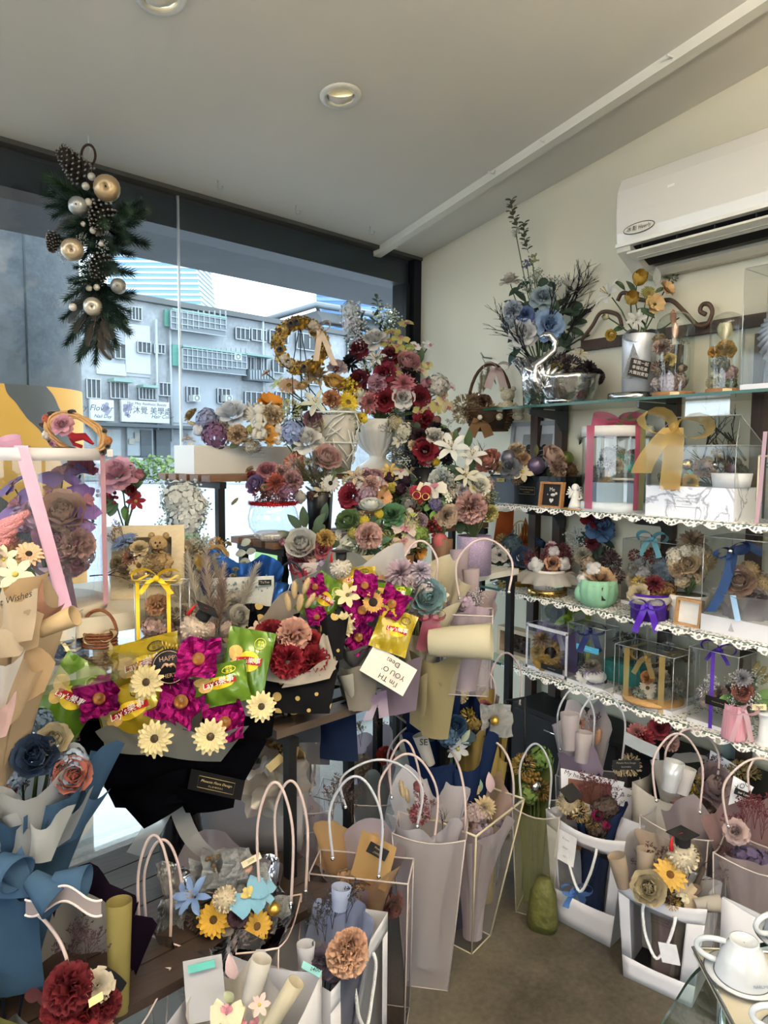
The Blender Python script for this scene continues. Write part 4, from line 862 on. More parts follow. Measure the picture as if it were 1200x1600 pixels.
# ---------------------------------------------------------------- white planter box with cherub on the rack
def planter():
 z = 1.43; t = thing('planter_box', 'long pale grey planter box of pastel flowers by the window', 'planter', wp(1.2, .3, z)); a1, a0, f, k = 1.475, .97, .29, .14; h = .105; w = .012; m = M('#cfcdc9', .6, 0, .05, 6)
 for nm, o, xv, yv in (('front_panel', wp(a1, f-w, z), WL*(a0-a1), NIN*w), ('back_panel', wp(a1, k, z), WL*(a0-a1), NIN*w), ('end_panel', wp(a1, k+w, z), WL*-w, NIN*(f-k-2*w)), ('end_panel', wp(a0+w, k+w, z), WL*-w, NIN*(f-k-2*w))): slab(t, o, xv, yv, h, m, nm)
 slab(t, wp(a1-w, k+w, z), WL*(a0-a1+2*w), NIN*(f-k-2*w), .05, M('#55604a', .9), 'soil')
 pl = (FX, ); c = onpl(402, 709, wp(0, f, 0), NIN); shop_mark(t, c+NIN*.001, -WL, NIN, .075, '#7d7a86'); d = 2.68; base = P(385, 705, d)
 it = [('woodrose', '#b39a6b', 300, 650, 13), ('bunnytail', '#c9b48c', 301, 662, 11), ('hydrangea', '#8e93b4', 324, 655, 17), ('hydrangea', '#7b4f74', 338, 680, 21), ('rose', '#d9dce2', 364, 648, 22), ('carnation', '#c9a983', 372, 680, 15), ('poppy', '#e08a1f', 421, 634, 17), ('carnation', '#d9bd94', 424, 652, 17), ('woodrose', '#c3a377', 414, 668, 13), ('poppy', '#cf8b28', 418, 681, 14), ('cotton', '#d8d2c8', 433, 687, 9), ('cotton', '#d8d2c8', 436, 672, 9), ('hydrangea', '#8fa0cf', 457, 676, 19), ('craspedia', '#b9b455', 392, 671, 7), ('carnation', '#c2bb9a', 352, 668, 10), ('cotton', '#cfcfd4', 312, 672, 11),
  ('fern', '#5d6b4e', 385, 640, 20), ('mum', '#b4a46a', 395, 684, 12), ('leaf', '#6b7a54', 384, 690, 16), ('leaf', '#d8d6d0', 292, 686, 18, {'a': 190}), ('leaf', '#d8d6d0', 298, 694, 16, {'a': 215}), ('caspia', '#8a6d58', 305, 690, 22, {'n': -RX+UP*.5}), ('fern', '#b59f7e', 350, 632, 16)]
 it += fillers((385, 680), 80, 20, [('hydrangea', '#b5ae9e', 5, 11), ('star', '#c5bfa8', 8, 7), ('mum', '#9a8f9a', 5, 8), ('roundleaf', '#6e7a5c', 8, 13)], 3)
 arrange(t, (385, 690), d, 110, 65, it, rz=.1)
 c = P(405, 668, 2.62); g = thing('cherub_figurine', 'small stone winged cherub among the planter box flowers', 'figurine', c-UP*.04); sm = M('#b3aea2', .8, 0, .2, 60); b = MB(); s = .001
 k = pxm(1, 2.62)
 def q(x, y, dd=0): return P(405+x, 668+y, 2.62+dd)
 b.lathe(q(0, 12), [(12*k, -6*k), (13*k, 2*k), (9*k, 6*k)], 14); b.ball(q(0, -1), 10*k, 12, 0, (1, .9, .9)); b.ball(q(0, -14), 8*k, 12, 0, (.9, .8, 1.3)); b.ball(q(0, -28), 8.2*k, 14, 0, (1, 1, 1.08));
 for a in range(18): b.ball(q(8*cos(a*.36)*.95, -31+4*sin(a*1.7)-3*abs(sin(a*.36)), .004*cos(a)), 2.6*k, 6)
 b.tube([q(-6, -18), q(-12, -9, -.01), q(-9, 0, -.02)], 2.6*k, 6); b.tube([q(6, -18), q(11, -8, -.01), q(5, -2, -.025)], 2.6*k, 6); b.tube([q(-4, 2, -.01), q(-7, 5, -.03), q(-8, 15, -.03)], 3.6*k, 7); b.tube([q(5, 2, -.01), q(8, 6, -.03), q(6, 15, -.03)], 3.6*k, 7); b.build('body', sm, g)
 for sd in (-1, 1):
  b = MB(); ro = q(sd*5, -16, .012)
  for i in range(7): an = R(62+i*-14) if sd > 0 else R(118+i*14); e = ro+(_r*cos(an)+_u*sin(an))*(30-i*2.2)*k+_f*.012; b.tube([ro, ro.lerp(e, .55)-_r*sd*1*k, e], 2.4*k, 5, rr=[2*k, 3.1*k, 1.2*k])
  b.build('wing', sm, g)
planter()
# ---------------------------------------------------------------- tall flowers in a white wicker vase
def wicker():
 d = 2.86; c = dz(527, 1.43, d); t = thing('wicker_vase', 'white open wicker vase of cream and yellow flowers', 'flower arrangement', c); b = MB(); r = random.Random(8); h = pxm(92, d)
 def rad(v): return pxm(24+14*v, d)
 for i in range(70):
  a = r.random()*6.28; v = r.random()*.8; da = r.uniform(-.9, .9); dv = r.uniform(.1, .35); b.tube([c+V((cos(a+da*s)*rad(v+dv*s), sin(a+da*s)*rad(v+dv*s), h*min(1, v+dv*s))) for s in (0, .5, 1)], .0028, 4)
 for v in (0, .5, 1): b.tube([c+V((cos(a)*rad(v), sin(a)*rad(v), h*v+.003)) for a in [2*pi*k/20 for k in range(20)]], .004, 5, closed=True)
 b.build('basket', M('#d7d5cf', .7, 0, .05), t); pot(t, c, [(.001, .004), (rad(0)*.85, .004), (rad(1)*.85, h*.97), (.001, h*.97)], M('#b7b2a8', .8), 'liner'); st = c+UP*h*.8
 it = [('gerbera', '#e0b48c', 452, 603, 17, {'n': -_f+UP}), ('poppy', '#dba05a', 466, 580, 13), ('dahlia', '#cdb185', 496, 590, 21), ('ranunculus', '#d2a049', 522, 600, 16), ('carnation', '#cf8a5c', 518, 626, 14), ('gerbera', '#e2bf1f', 544, 629, 17), ('mum', '#d9d59a', 452, 642, 17), ('lily', '#dcdcc2', 494, 632, 19), ('peony', '#b58596', 490, 656, 15), ('rose', '#e0e2c4', 541, 650, 16), ('daisy', '#dbb9a0', 416, 583, 8), ('ranunculus', '#d9b271', 474, 604, 9), ('poppy', '#e0bf20', 564, 654, 8), ('leaf', '#2e4433', 462, 644, 24, {'a': 95}), ('leaf', '#2b3d2c', 470, 664, 20, {'a': -40}), ('leaf', '#2b3d2c', 533, 672, 18, {'a': -80}), ('leaf', '#2b3d2c', 557, 668, 18, {'a': -50}), ('star', '#e6ead8', 524, 640, 9), ('star', '#e6ead8', 515, 655, 8), ('star', '#e3e8d2', 530, 630, 8), ('gyp', '#dfe3cf', 525, 645, 15), ('sprig', '#6f8a52', 440, 610, 22), ('star', '#c9d29a', 435, 600, 14), ('berries', '#c9a51c', 541, 603, 14), ('berries', '#d4b01f', 553, 612, 12), ('rose', '#d5c3c8', 527, 575, 14), ('berries', '#6b1f22', 526, 580, 8), ('sprig', '#47633a', 548, 598, 22), ('euca', '#5d7a55', 478, 622, 26), ('tulip', '#e2dcc6', 560, 618, 11), ('mum', '#c9b46f', 508, 662, 11), ('gyp', '#e2e2dc', 470, 650, 12)]
 it += fillers((505, 652), 55, 26, [('roundleaf', '#4d6340', 9, 14), ('star', '#dfe2c8', 7, 8), ('hydrangea', '#c4c2a8', 4, 13)], 5)
 arrange(t, (500, 650), d, 95, 80, it, stem=st, rz=.12)
wicker()
# ---------------------------------------------------------------- urn bouquet
def urn():
 d = 3.05; c = dz(590, 1.43, d); t = thing('white_urn', 'white fluted pedestal urn with a tall red, white and pink bouquet', 'flower arrangement', c); k = pxm(1, d)
 pot(t, c, [(.001, 0), (30*k, 0), (30*k, 10*k), (24*k, 14*k), (13*k, 22*k), (12*k, 27*k), (26*k, 40*k), (35*k, 62*k), (36*k, 72*k), (33*k, 76*k), (36*k, 80*k), (33*k, 82*k), (.001, 80*k)], M('#d5d3cf', .55, 0, .04, 10), 'urn', 96, lambda a, j: .11*abs(sin(a*9)) if 5 <= j <= 8 else 0); st = c+UP*80*k
 it = [('rose', '#7a1a2c', 562, 547, 15), ('rose', '#dcd8d4', 586, 532, 17), ('rose', '#6a1524', 610, 556, 14), ('dahlia', '#16161c', 549, 568, 17), ('rose', '#8e1b33', 602, 584, 17), ('rose', '#6e1626', 562, 593, 15), ('carnation', '#d7a0b2', 590, 600, 14), ('peony', '#cf8f92', 637, 569, 18), ('dahlia', '#d9808a', 631, 600, 20), ('dahlia', '#e0868f', 578, 628, 18), ('rose', '#e2ded8', 629, 621, 17), ('rose', '#8b1526', 602, 625, 17), ('rose', '#7b1424', 655, 620, 16), ('tulip', '#d6929c', 662, 601, 13), ('hydrangea', '#cfc7bc', 684, 602, 17), ('rose', '#17171c', 640, 586, 13), ('rose', '#8a1324', 663, 658, 16), ('lily', '#d9d6cf', 588, 562, 14), ('orchid', '#c6bf63', 612, 520, 13), ('orchid', '#cdc46e', 626, 530, 13), ('orchid', '#c3bb5c', 620, 543, 12), ('orchid', '#c9bd70', 634, 506, 12), ('orchid', '#b7b04e', 606, 535, 10), ('orchid', '#b4bd57', 621, 578, 12), ('orchid', '#a9b34c', 614, 570, 9), ('orchid', '#e0dfe0', 649, 541, 9), ('orchid', '#e4e3e4', 670, 540, 11), ('orchid', '#e0dfe0', 645, 552, 8), ('orchid', '#d6d2a2', 657, 578, 12), ('orchid', '#cfcb80', 668, 570, 9), ('orchid', '#dccd92', 690, 620, 13), ('orchid', '#cbbf72', 683, 633, 14), ('orchid', '#dcc99a', 699, 636, 12), ('orchid', '#c6c07c', 670, 640, 11), ('orchid', '#d9d7d8', 705, 605, 8), ('orchid', '#c0b766', 655, 645, 11), ('lily', '#e3cdb4', 562, 620, 14), ('berries', '#c9a21c', 553, 603, 12), ('berries', '#b7801e', 575, 640, 11), ('gyp', '#c9cbb4', 575, 575, 16), ('hydrangea', '#a8b45e', 640, 545, 8),
  ('sprig', '#5f7355', 585, 470, 46), ('sprig', '#54684c', 568, 492, 36), ('sprig', '#3d4c3a', 600, 500, 34), ('sprig', '#4d6045', 558, 512, 34), ('sprig', '#33412f', 596, 518, 30), ('leaf', '#3c5236', 575, 560, 18, {'a': 160}), ('leaf', '#2f4431', 592, 570, 18, {'a': 200}), ('leaf', '#5b7060', 656, 612, 26, {'a': 100}), ('leaf', '#5b7060', 668, 600, 24, {'a': 80}), ('leaf', '#46603f', 650, 560, 22, {'a': 70}), ('leaf', '#46603f', 658, 555, 22, {'a': 85}), ('leaf', '#3f5840', 618, 640, 20, {'a': -60}),
  ('gyp', '#dfe5e6', 552, 498, 24), ('gyp', '#e2e2e8', 556, 520, 22), ('gyp', '#dcd6de', 560, 538, 20), ('gyp', '#cfdcc8', 600, 500, 22), ('gyp', '#c8d6c6', 612, 505, 18), ('hydrangea', '#dfe6e8', 549, 486, 15), ('hydrangea', '#e0dbe4', 551, 508, 15), ('euca', '#8fae90', 540, 530, 30), ('euca', '#9fbf9c', 615, 490, 26)]
 it += fillers((615, 605), 75, 50, [('roundleaf', '#3f5639', 22, 16), ('hydrangea', '#7f8f5c', 4, 10), ('star', '#dcd9c6', 6, 7), ('gyp', '#b9c2a0', 4, 14)], 9)
 arrange(t, (615, 600), d, 110, 125, it, stem=st, rz=.16)
 it = [('gyp', '#cfc9b4', 610, 668, 17), ('star', '#d6d0bb', 622, 690, 10), ('euca', '#6d7d64', 628, 688, 26, {'n': -UP+RX*.3}), ('euca', '#8a957c', 612, 690, 26, {'n': -UP}), ('hydrangea', '#c9c4ac', 632, 675, 15), ('hydrangea', '#b9a778', 618, 662, 12), ('lily', '#dcd8cd', 638, 685, 13), ('gyp', '#cdbf9a', 622, 712, 16)]
 arrange(t, (622, 685), d-.1, 60, 60, it)
urn()
# ---------------------------------------------------------------- gold wreath on a wire stand
def wreath():
 d = 2.78; z = 1.43; c = P(470, 540, d); foot = dz(478, z, d); t = thing('gold_wreath', 'round gold leaf wreath with cones and a beige bow', 'wreath', foot); k = pxm(1, d); n = (-_f+RX*.25); n.z = 0; n.normalize(); X = UP.cross(n).normalized(); Rr = 35*k
 b = MB(); b.tube([c+(X*cos(a)+UP*sin(a))*Rr for a in [2*pi*i/30 for i in range(30)]], 8*k, 8, closed=True); b.build('ring', M('#6a4f22', .8, 0, .3), t)
 b = MB(); rd = random.Random(5)
 for i in range(420):
  a = rd.random()*6.28; th = rd.random()*6.28; rad = (X*cos(a)+UP*sin(a)); dirv = (rad*cos(th)+n*sin(th)); p = c+rad*Rr+dirv*8*k; fr = frame(dirv).to_3x3(); petal(b, rd.random()*6, 0, 0, 7*k, 5*k, 45, 15, tip=.2, nu=2, nv=2, c=p, q=fr)
 lv = b.build('leaf_cover', M('#a67f27', .45, .35, .3, 60), t); lv['kind'] = 'stuff'
 def on(an, out=10): a = R(an); return c+(X*cos(a)+UP*sin(a))*Rr+n*out*k
 for an in (105, 120, 195, 232, 275): flower(t, 'pinecone', '#33281f', on(an), n, 10*k)
 for an in (60, 48, 235, 220): flower(t, 'cotton', '#cdbda4', on(an), n, 9*k)
 for an in (165, 0, 250): put('snowflake', mesh_of('snow'), [M('#b59a5e', .7)], t, on(an, 15), frame(n), 11*k)
 for an in (140,): flower(t, 'bauble', None, on(an), n, 7*k, mat=M('#a98f52', .4, .6))
 for an in (112, 150): b = MB(); p = on(an, 12); b.tube([p-X*9*k, p+X*6*k+UP*8*k], 3*k, 7); b.build('cinnamon_stick', M('#4e3a26', .8), t)
 bow(t, on(38, 16), X*.7+UP*.5, n, 20*k, 9*k, M('#c9b196', .8), 0)
 for dx, L in ((-6, 46), (24, 52)): b = MB(); p = on(38, 17); b.ribbon([p+X*dx*k*t_-UP*L*k*t_+n*3*k*sin(t_*5) for t_ in [i/6 for i in range(7)]], X, 9*k); b.build('ribbon_tail', M('#cbb7a2', .8), t)
 b = MB(); y = NIN*.04
 for s in (-1, 1): b.tube([foot+X*s*.045-n*.01, c-UP*Rr*.9+X*s*.03-n*12*k, c+UP*Rr-n*10*k], .0022, 5)
 b.tube([foot-n*.08, c+UP*Rr-n*10*k], .0022, 5); b.tube([foot+X*-.045-n*.01, foot-X*.045+n*.02+UP*.012, foot+X*.045+n*.02+UP*.012, foot+X*.045-n*.01], .0022, 5); b.build('wire_stand', DKIRON, t)
wreath()
# ---------------------------------------------------------------- pine swag hanging from the ceiling
def swag():
 d = 2.3; top = onceil(138, 211); d = depth(top); t = thing('pine_swag', 'hanging pine swag with silver cones, apples and pearls', 'swag', top); k = pxm(1, d)
 b = MB(); b.tube([top, top-UP*14*k, top-UP*22*k+_r*3*k, top-UP*28*k], .002, 5); b.build('hook', M('#cfcdc6', .5), t)
 cr = P(138, 243, d); b = MB(); b.tube([cr+(_r*11*cos(a)+_u*17*sin(a))*k for a in [2*pi*i/22 for i in range(22)]], 2*k, 6, closed=True); b.build('ring', M('#3c2c20', .7), t)
 b = MB(); b.tube([P(140, 258, d), P(146, 330, d+.02), P(150, 420, d+.02), P(150, 540, d+.02)], 3*k, 6); b.build('stem', M('#3b3226', .9), t)
 for x, y, r in ((116, 258, 33), (158, 341, 32), (156, 420, 28), (84, 378, 20)): flower(t, 'pinecone', '#6d655f', P(x, y, d-.05), V((0, 0, -1))*.8-_f*.4 if y > 300 else -_r*.5+UP*.6-_f*.5, r*k, mat=M('#4a433e', .7, .1, .3, 80))
 for kd, x, y, r, col in (('apple', 167, 294, 20, '#b79f7c'), ('pear', 122, 322, 17, '#a9a9a6'), ('apple', 113, 390, 17, '#b8a68a'), ('pear', 185, 447, 14, '#8e8b85'), ('apple', 145, 479, 14, '#bdb5a4')): flower(t, kd, None, P(x, y, d-.07), -_f+_r*.2-UP*.25, r*k, mat=M(col, .28, .45, .2, 50))
 for x, y, r in ((143, 276, 6), (134, 291, 6), (138, 316, 6), (131, 441, 5), (139, 450, 5), (151, 449, 5), (114, 480, 6), (158, 381, 4), (145, 360, 5), (130, 350, 4)): flower(t, 'ball', None, P(x, y, d-.07), UP, r*k, mat=M('#c9c3b6', .25, .2, .1))
 rd = random.Random(3)
 spec = [(72, 280, 150), (68, 305, 165), (75, 325, 190), (85, 340, 200), (92, 385, 215), (228, 330, 10), (222, 315, 25), (215, 350, -5), (228, 385, -25), (205, 400, -20), (190, 360, -30), (110, 440, 200), (105, 470, 215), (100, 500, 230), (105, 540, 245), (125, 565, 255), (200, 470, -20), (208, 460, 0), (195, 500, -45), (200, 520, -50), (180, 540, -65), (150, 568, -90), (140, 380, -100), (165, 395, -60), (170, 300, 30), (120, 300, 170), (130, 410, -110), (165, 480, -70), (135, 520, -100), (160, 530, -80), (100, 360, 200), (195, 380, -10), (205, 430, -15), (118, 420, 190), (180, 415, -40)]
 for i, (x, y, a) in enumerate(spec):
  L = 62 if i % 4 else 74; a = R(a); dirv = (_r*cos(a)+_u*sin(a)-_f*rd.uniform(-.1, .35)).normalized(); tip = P(x, y, d+rd.uniform(-.06, .04)); col = '#2f4a3b' if i % 5 else '#3f5a3c'
  put('pine_spray', mesh_of('pinespray', i % 3), [PT(col)], t, tip-dirv*L*k, frame(dirv), L*k)
 for x, y, a in ((95, 345, 200), (90, 362, 225), (110, 505, 235), (120, 520, 250), (165, 545, -75), (175, 530, -60), (175, 560, -50), (112, 480, 215), (150, 500, -85), (108, 450, 180), (140, 540, -95)):
  a = R(a); dirv = (_r*cos(a)+_u*sin(a)-_f*.3).normalized(); put('fern_frond', mesh_of('fern'), [PT('#7d7468')], t, P(x, y, d-.07)-dirv*44*k, frame(dirv, -_f.cross(dirv)), 46*k)
 for x, y in ((130, 375), (118, 385), (160, 385), (100, 400)): flower(t, 'gyp', '#d5d9da', P(x, y, d-.04), -_f, 12*k)
swag()
# ---------------------------------------------------------------- arrangements on the stepped racks by the window
def vase_arr(name, label, px, z, d, prof, mat, c, rx, ry, items, fill=(), seed=1, wob=None, stem=True, rz=None, potname='pot', extra=None, n=24, cat='flower arrangement'):
 base = dz(px, z, d); t = thing(name, label, cat, base); k = pxm(1, d); pr = [(r*k, h*k) for r, h in prof]; pot(t, base, [(.0005, .001)]+pr, mat, potname, n, wob); top = pr[-1][1]
 pot(t, base+UP*(top*.93-.0), [(.0005, .0), (pr[-1][0]*.9, 0)], M('#4a4a38', .9), 'filling')
 arrange(t, c, d, rx, ry, list(items)+fillers(c, rx*.8, ry*.8, fill, seed), stem=base+UP*top*.9 if stem else None, rz=rz)
 if extra: extra(t, base, k, d)
 return t
vase_arr('tall_black_vase', 'tall black vase of crimson and black roses by the corner post', 662, 1.215, 2.9, [(20, 0), (22, 90), (18, 92)], M('#121216', .3), (665, 700), 50, 70,
 [('rose', '#8f1226', 664, 704, 18), ('rose', '#2c1016', 656, 682, 12), ('rose', '#d9d3c9', 678, 683, 14), ('hydrangea', '#17151b', 641, 716, 14), ('dahlia', '#15141a', 697, 716, 13), ('craspedia', '#d3b11e', 681, 722, 6), ('carnation', '#d8b49a', 670, 718, 7), ('leaf', '#6d8050', 690, 668, 18, {'a': 10}), ('craspedia', '#7a5144', 683, 656, 6), ('rose', '#d3b894', 648, 696, 9), ('roundleaf', '#5f8a44', 648, 704, 12), ('gyp', '#cfd3d8', 668, 745, 18), ('gyp', '#bfc4cc', 655, 755, 14), ('ranunculus', '#cbb084', 698, 692, 16), ('sprig', '#53704a', 692, 730, 24), ('barewig', '#7b6c58', 712, 670, 60)], [('roundleaf', '#35452f', 12, 14), ('rose', '#1d171c', 4, 10), ('gyp', '#44503f', 4, 14)], 4)
vase_arr('lily_vase', 'lilac glitter vase of white lilies and pink carnations', 740, 1.07, 2.62, [(27, 0), (27, 58), (26, 60)], M('#a796b2', .4, .2, .5, 220, .5, 260), (725, 765), 58, 85,
 [('lily', '#dedcd4', 706, 702, 22, {'n': -_f+UP*.6-_r*.2}), ('lily', '#d9d7cc', 737, 716, 19, {'n': -_f+UP*.9}), ('leaf', '#46623a', 712, 684, 24, {'a': 95}), ('leaf', '#3f5a34', 732, 686, 28, {'a': 80}), ('leaf', '#2f4530', 708, 734, 28, {'a': 170}), ('leaf', '#2f4530', 718, 740, 26, {'a': 200}), ('leaf', '#355037', 722, 752, 26, {'a': 160}), ('rose', '#dcd8c4', 747, 760, 17), ('lily', '#cfc9ae', 728, 745, 16), ('carnation', '#cf9c92', 735, 793, 24), ('carnation', '#c9bd6e', 763, 802, 13), ('craspedia', '#d0b62a', 736, 765, 6), ('carnation', '#c2c6bd', 692, 752, 19, {'sec': '#88a0a8'}), ('woodrose', '#b9aeb0', 722, 765, 10), ('leaf', '#5c7042', 735, 755, 18, {'a': 70}), ('mum', '#a58e74', 752, 780, 13), ('leaf', '#2c3d2a', 722, 800, 24, {'a': 190}), ('barewig', '#6c6a4e', 760, 690, 50), ('gyp', '#b9ae8c', 755, 775, 16)], [('roundleaf', '#38502f', 16, 18), ('hydrangea', '#a5928a', 4, 13), ('gyp', '#aaa88a', 4, 15)], 12)
vase_arr('lily_basket', 'small pot of cream lilies with dark velvet cones', 618, 1.215, 2.74, [(17, 0), (20, 32), (19, 34)], M('#6d5640', .7, 0, .2), (618, 757), 32, 34,
 [('lily', '#d8b45e', 609, 737, 12), ('lily', '#d6c48c', 636, 740, 14, {'n': _r+UP}), ('craspedia', '#3a1a2c', 609, 747, 9), ('craspedia', '#34182a', 634, 751, 8), ('hydrangea', '#391a30', 625, 764, 10), ('orchid', '#dcd6cc', 626, 738, 12), ('craspedia', '#b9aa3c', 611, 762, 9), ('gyp', '#d9dcd6', 630, 725, 12), ('lily', '#c9ab62', 612, 752, 10), ('leaf', '#3f5f32', 645, 752, 18, {'a': 30}), ('bunnytail', '#a07c50', 618, 792, 16, {'n': UP}), ('leaf', '#45643a', 640, 780, 20, {'a': 170}), ('gyp', '#a79a98', 638, 770, 12)], [('roundleaf', '#4b6038', 8, 12), ('mum', '#c9b27c', 4, 7)], 6)
vase_arr('pastel_basket', 'low basket of mauve and pink flowers with one red rose', 570, 1.215, 2.62, [(26, 0), (32, 36), (31, 38)], WOOD('#6b4c30', '#8f6b46', 5), (568, 768), 42, 38,
 [('rose', '#941a30', 548, 775, 18), ('hydrangea', '#a98a98', 573, 772, 15), ('ranunculus', '#b8838b', 586, 745, 12), ('lily', '#c9b58e', 557, 746, 14), ('poppy', '#dba06c', 596, 778, 13), ('carnation', '#cf9f95', 580, 758, 13), ('cotton', '#cfc4c4', 588, 752, 10), ('orchid', '#c9a9b0', 594, 757, 12), ('mum', '#c4b27f', 545, 752, 10), ('tulip', '#caa24a', 598, 765, 9), ('hydrangea', '#8d6d84', 565, 783, 13), ('rose', '#b98d95', 572, 742, 10), ('cotton', '#d0c6c0', 562, 760, 8), ('leaf', '#4e6340', 545, 795, 20, {'a': 240}), ('leaf', '#4a3d38', 578, 805, 24, {'a': 265})], [('roundleaf', '#5a6646', 8, 12), ('hydrangea', '#b59aa0', 5, 10), ('gyp', '#c3b0a8', 4, 11)], 7)
def heart_extra(t, base, k, d):
 c = P(657, 771, d-.09); n = -_f; b = MB(); pts = []
 for i in range(28): a = 2*pi*i/28; pts.append(c+(_r*(16*sin(a)**3)+_u*(13*cos(a)-5*cos(2*a)-2*cos(3*a)-cos(4*a)))*k*1.05)
 for s in (1, -1): b.add([c+n*s*8*k]+pts, [(0, i+1, (i+1) % 28+1) if s > 0 else (0, (i+1) % 28+1, i+1) for i in range(28)], 0, True)
 h = b.build('heart', M('#7c1020', .4, .2, .3, 120, .6, 150), t)
 for x, y, r in ((651, 774, 6), (665, 776, 5)): b = MB(); q = P(x, y, d-.115); b.tube([q+(_r*cos(a)+_u*sin(a))*r*k for a in [2*pi*i/18 for i in range(18)]], .8*k, 5, closed=True); b.build('gold_ring', GOLD, h)
 ptag(t, P(656, 760, d-.12), _r+_u*2, -_f, 13*k, 6*k, M('#b7a58e', .6), 'price_tag')
vase_arr('heart_arrangement', 'arrangement with a red heart, gold rings and white orchids', 690, 1.07, 2.56, [(15, 0), (17, 58), (16, 60)], WOOD('#4b3626', '#7a5b40', 5, axis=2), (680, 780), 42, 42,
 [('orchid', '#ded8cc', 679, 763, 17), ('orchid', '#dcd4c8', 679, 780, 10), ('star', '#d8dcc8', 697, 772, 7), ('star', '#d8dcc8', 706, 770, 7), ('star', '#dce0cc', 701, 780, 6), ('woodrose', '#c2a68c', 697, 805, 19, {'sec': '#7f4a48'}), ('roundleaf', '#7fa04e', 690, 787, 12), ('roundleaf', '#6f9444', 668, 793, 12), ('hydrangea', '#6a5f86', 681, 788, 11), ('tulip', '#bda335', 658, 787, 7), ('leaf', '#47663c', 637, 782, 22, {'a': 170}), ('berries', '#6d1420', 648, 800, 11), ('roundleaf', '#8bbf4e', 677, 806, 14), ('carnation', '#9a86a0', 655, 818, 12), ('hydrangea', '#9a9490', 640, 790, 12)], [('roundleaf', '#5a7a40', 10, 12), ('mum', '#b09a8c', 4, 8)], 8, wob=lambda a, j: .03*sin(a*16), extra=heart_extra)
def bowl():
 d = 2.5; z = 1.215; c = dz(427, z, d); t = thing('fishbowl_planter', 'clear glass bowl with a red feather rim and rust coloured flowers', 'flower arrangement', c); k = pxm(1, d)
 b = MB(); b.lathe(c, [(.001, .002), (26*k, .002), (38*k, 14*k), (40*k, 30*k), (37*k, 44*k), (33*k, 52*k)], 32); b.build('glass_bowl', GLASS('#eef2f2', .9, .06), t)
 b = MB(); rd = random.Random(2); top = c+UP*53*k
 for i in range(700):
  a = rd.random()*6.28; p = top+V((cos(a), sin(a), 0))*36*k; e = p+V((cos(a)*rd.uniform(-2, 8), sin(a)*rd.uniform(-2, 8), rd.uniform(-7, 6)))*k; s = V((-sin(a), cos(a), .3))*.9*k; b.add([p-s, p+s, e], [(0, 1, 2)])
 f = b.build('feather_rim', M('#a3121c', .9, 0, .3, 80), t); f['kind'] = 'stuff'; pot(t, top, [(.001, 2*k), (36*k, 0), (36*k, -3*k)], M('#7d0f18', .9), 'rim_disc')
 arrange(t, (432, 765), d, 48, 38, [('rose', '#a5616c', 418, 737, 15), ('ranunculus', '#7d6396', 400, 757, 14), ('dahlia', '#9e4233', 432, 755, 17), ('carnation', '#a97a7c', 455, 752, 15), ('rose', '#8e2430', 393, 745, 9), ('carnation', '#b88d88', 440, 738, 11), ('cotton', '#c9c0bb', 421, 747, 5), ('woodrose', '#b49a72', 413, 762, 6), ('woodrose', '#b99a6e', 391, 735, 8), ('hydrangea', '#865a72', 450, 768, 14), ('caspia', '#7a4a44', 440, 725, 26), ('caspia', '#6e3f3c', 405, 728, 26), ('mum', '#8f5a60', 432, 772, 12), ('mum', '#7f3a40', 408, 772, 12), ('caspia', '#8a5a50', 470, 770, 24, {'n': _r-UP*.2}), ('bunnytail', '#b59d6c', 372, 778, 9, {'n': -UP-_r})], stem=None, rz=.1)
 arrange(t, (432, 765), d+.03, 44, 26, fillers((432, 762), 40, 22, [('mum', '#90606a', 9, 9), ('hydrangea', '#7b4a58', 6, 11), ('roundleaf', '#5f5a44', 6, 11)], 4))
 s = thing('pearl_dish', 'clear shell dish of pearls under the fishbowl planter', 'dish', P(425, 826, d-.13)); c2 = dz(425, z, d-.14); s.location = c2; b = MB(); b.lathe(c2, [(.001, .002), (16*k, .003), (27*k, 10*k), (22*k, 15*k), (.001, 17*k)], 20, wob=lambda a, j: .06*sin(a*7)); b.build('shell', FILM('#e0d3cb', .35, .2, .15), s)
 for i in range(7): flower(s, 'ball', None, c2+_r*(i-3)*4.6*k+UP*5*k-FX*.008*cos(i), UP, 3*k, mat=M('#d8cfc2', .25, .1))
bowl()
vase_arr('black_cube_vase', 'black cube vase with a big white rose and blush dahlia', 500, 1.215, 2.66, [(20, 0), (24, 62), (22, 64)], M('#0d0d10', .35), (490, 740), 55, 60,
 [('rose', '#e0dcd6', 479, 690, 22), ('dahlia', '#cfa398', 510, 716, 3), ('ranunculus', '#cfa098', 510, 716, 20), ('mum', '#d98f73', 460, 724, 15), ('daisy', '#e2e0d8', 516, 755, 14, {'sec': '#22201a'}), ('cotton', '#d2ccc4', 469, 776, 11), ('pampas', '#a3977a', 492, 735, 36), ('pampas', '#9a8a66', 480, 745, 36), ('pampas', '#9f9270', 505, 738, 34), ('lily', '#d3c9a8', 503, 768, 12), ('leaf', '#4b6040', 462, 702, 24, {'a': 120}), ('leaf', '#4e6342', 520, 745, 22, {'a': 60}), ('carnation', '#b3b39a', 481, 722, 6), ('gyp', '#a79f80', 488, 728, 12), ('star', '#ddd9cc', 448, 695, 6)], [('fern', '#7d7a58', 8, 22), ('roundleaf', '#54603f', 8, 14)], 10, n=4)
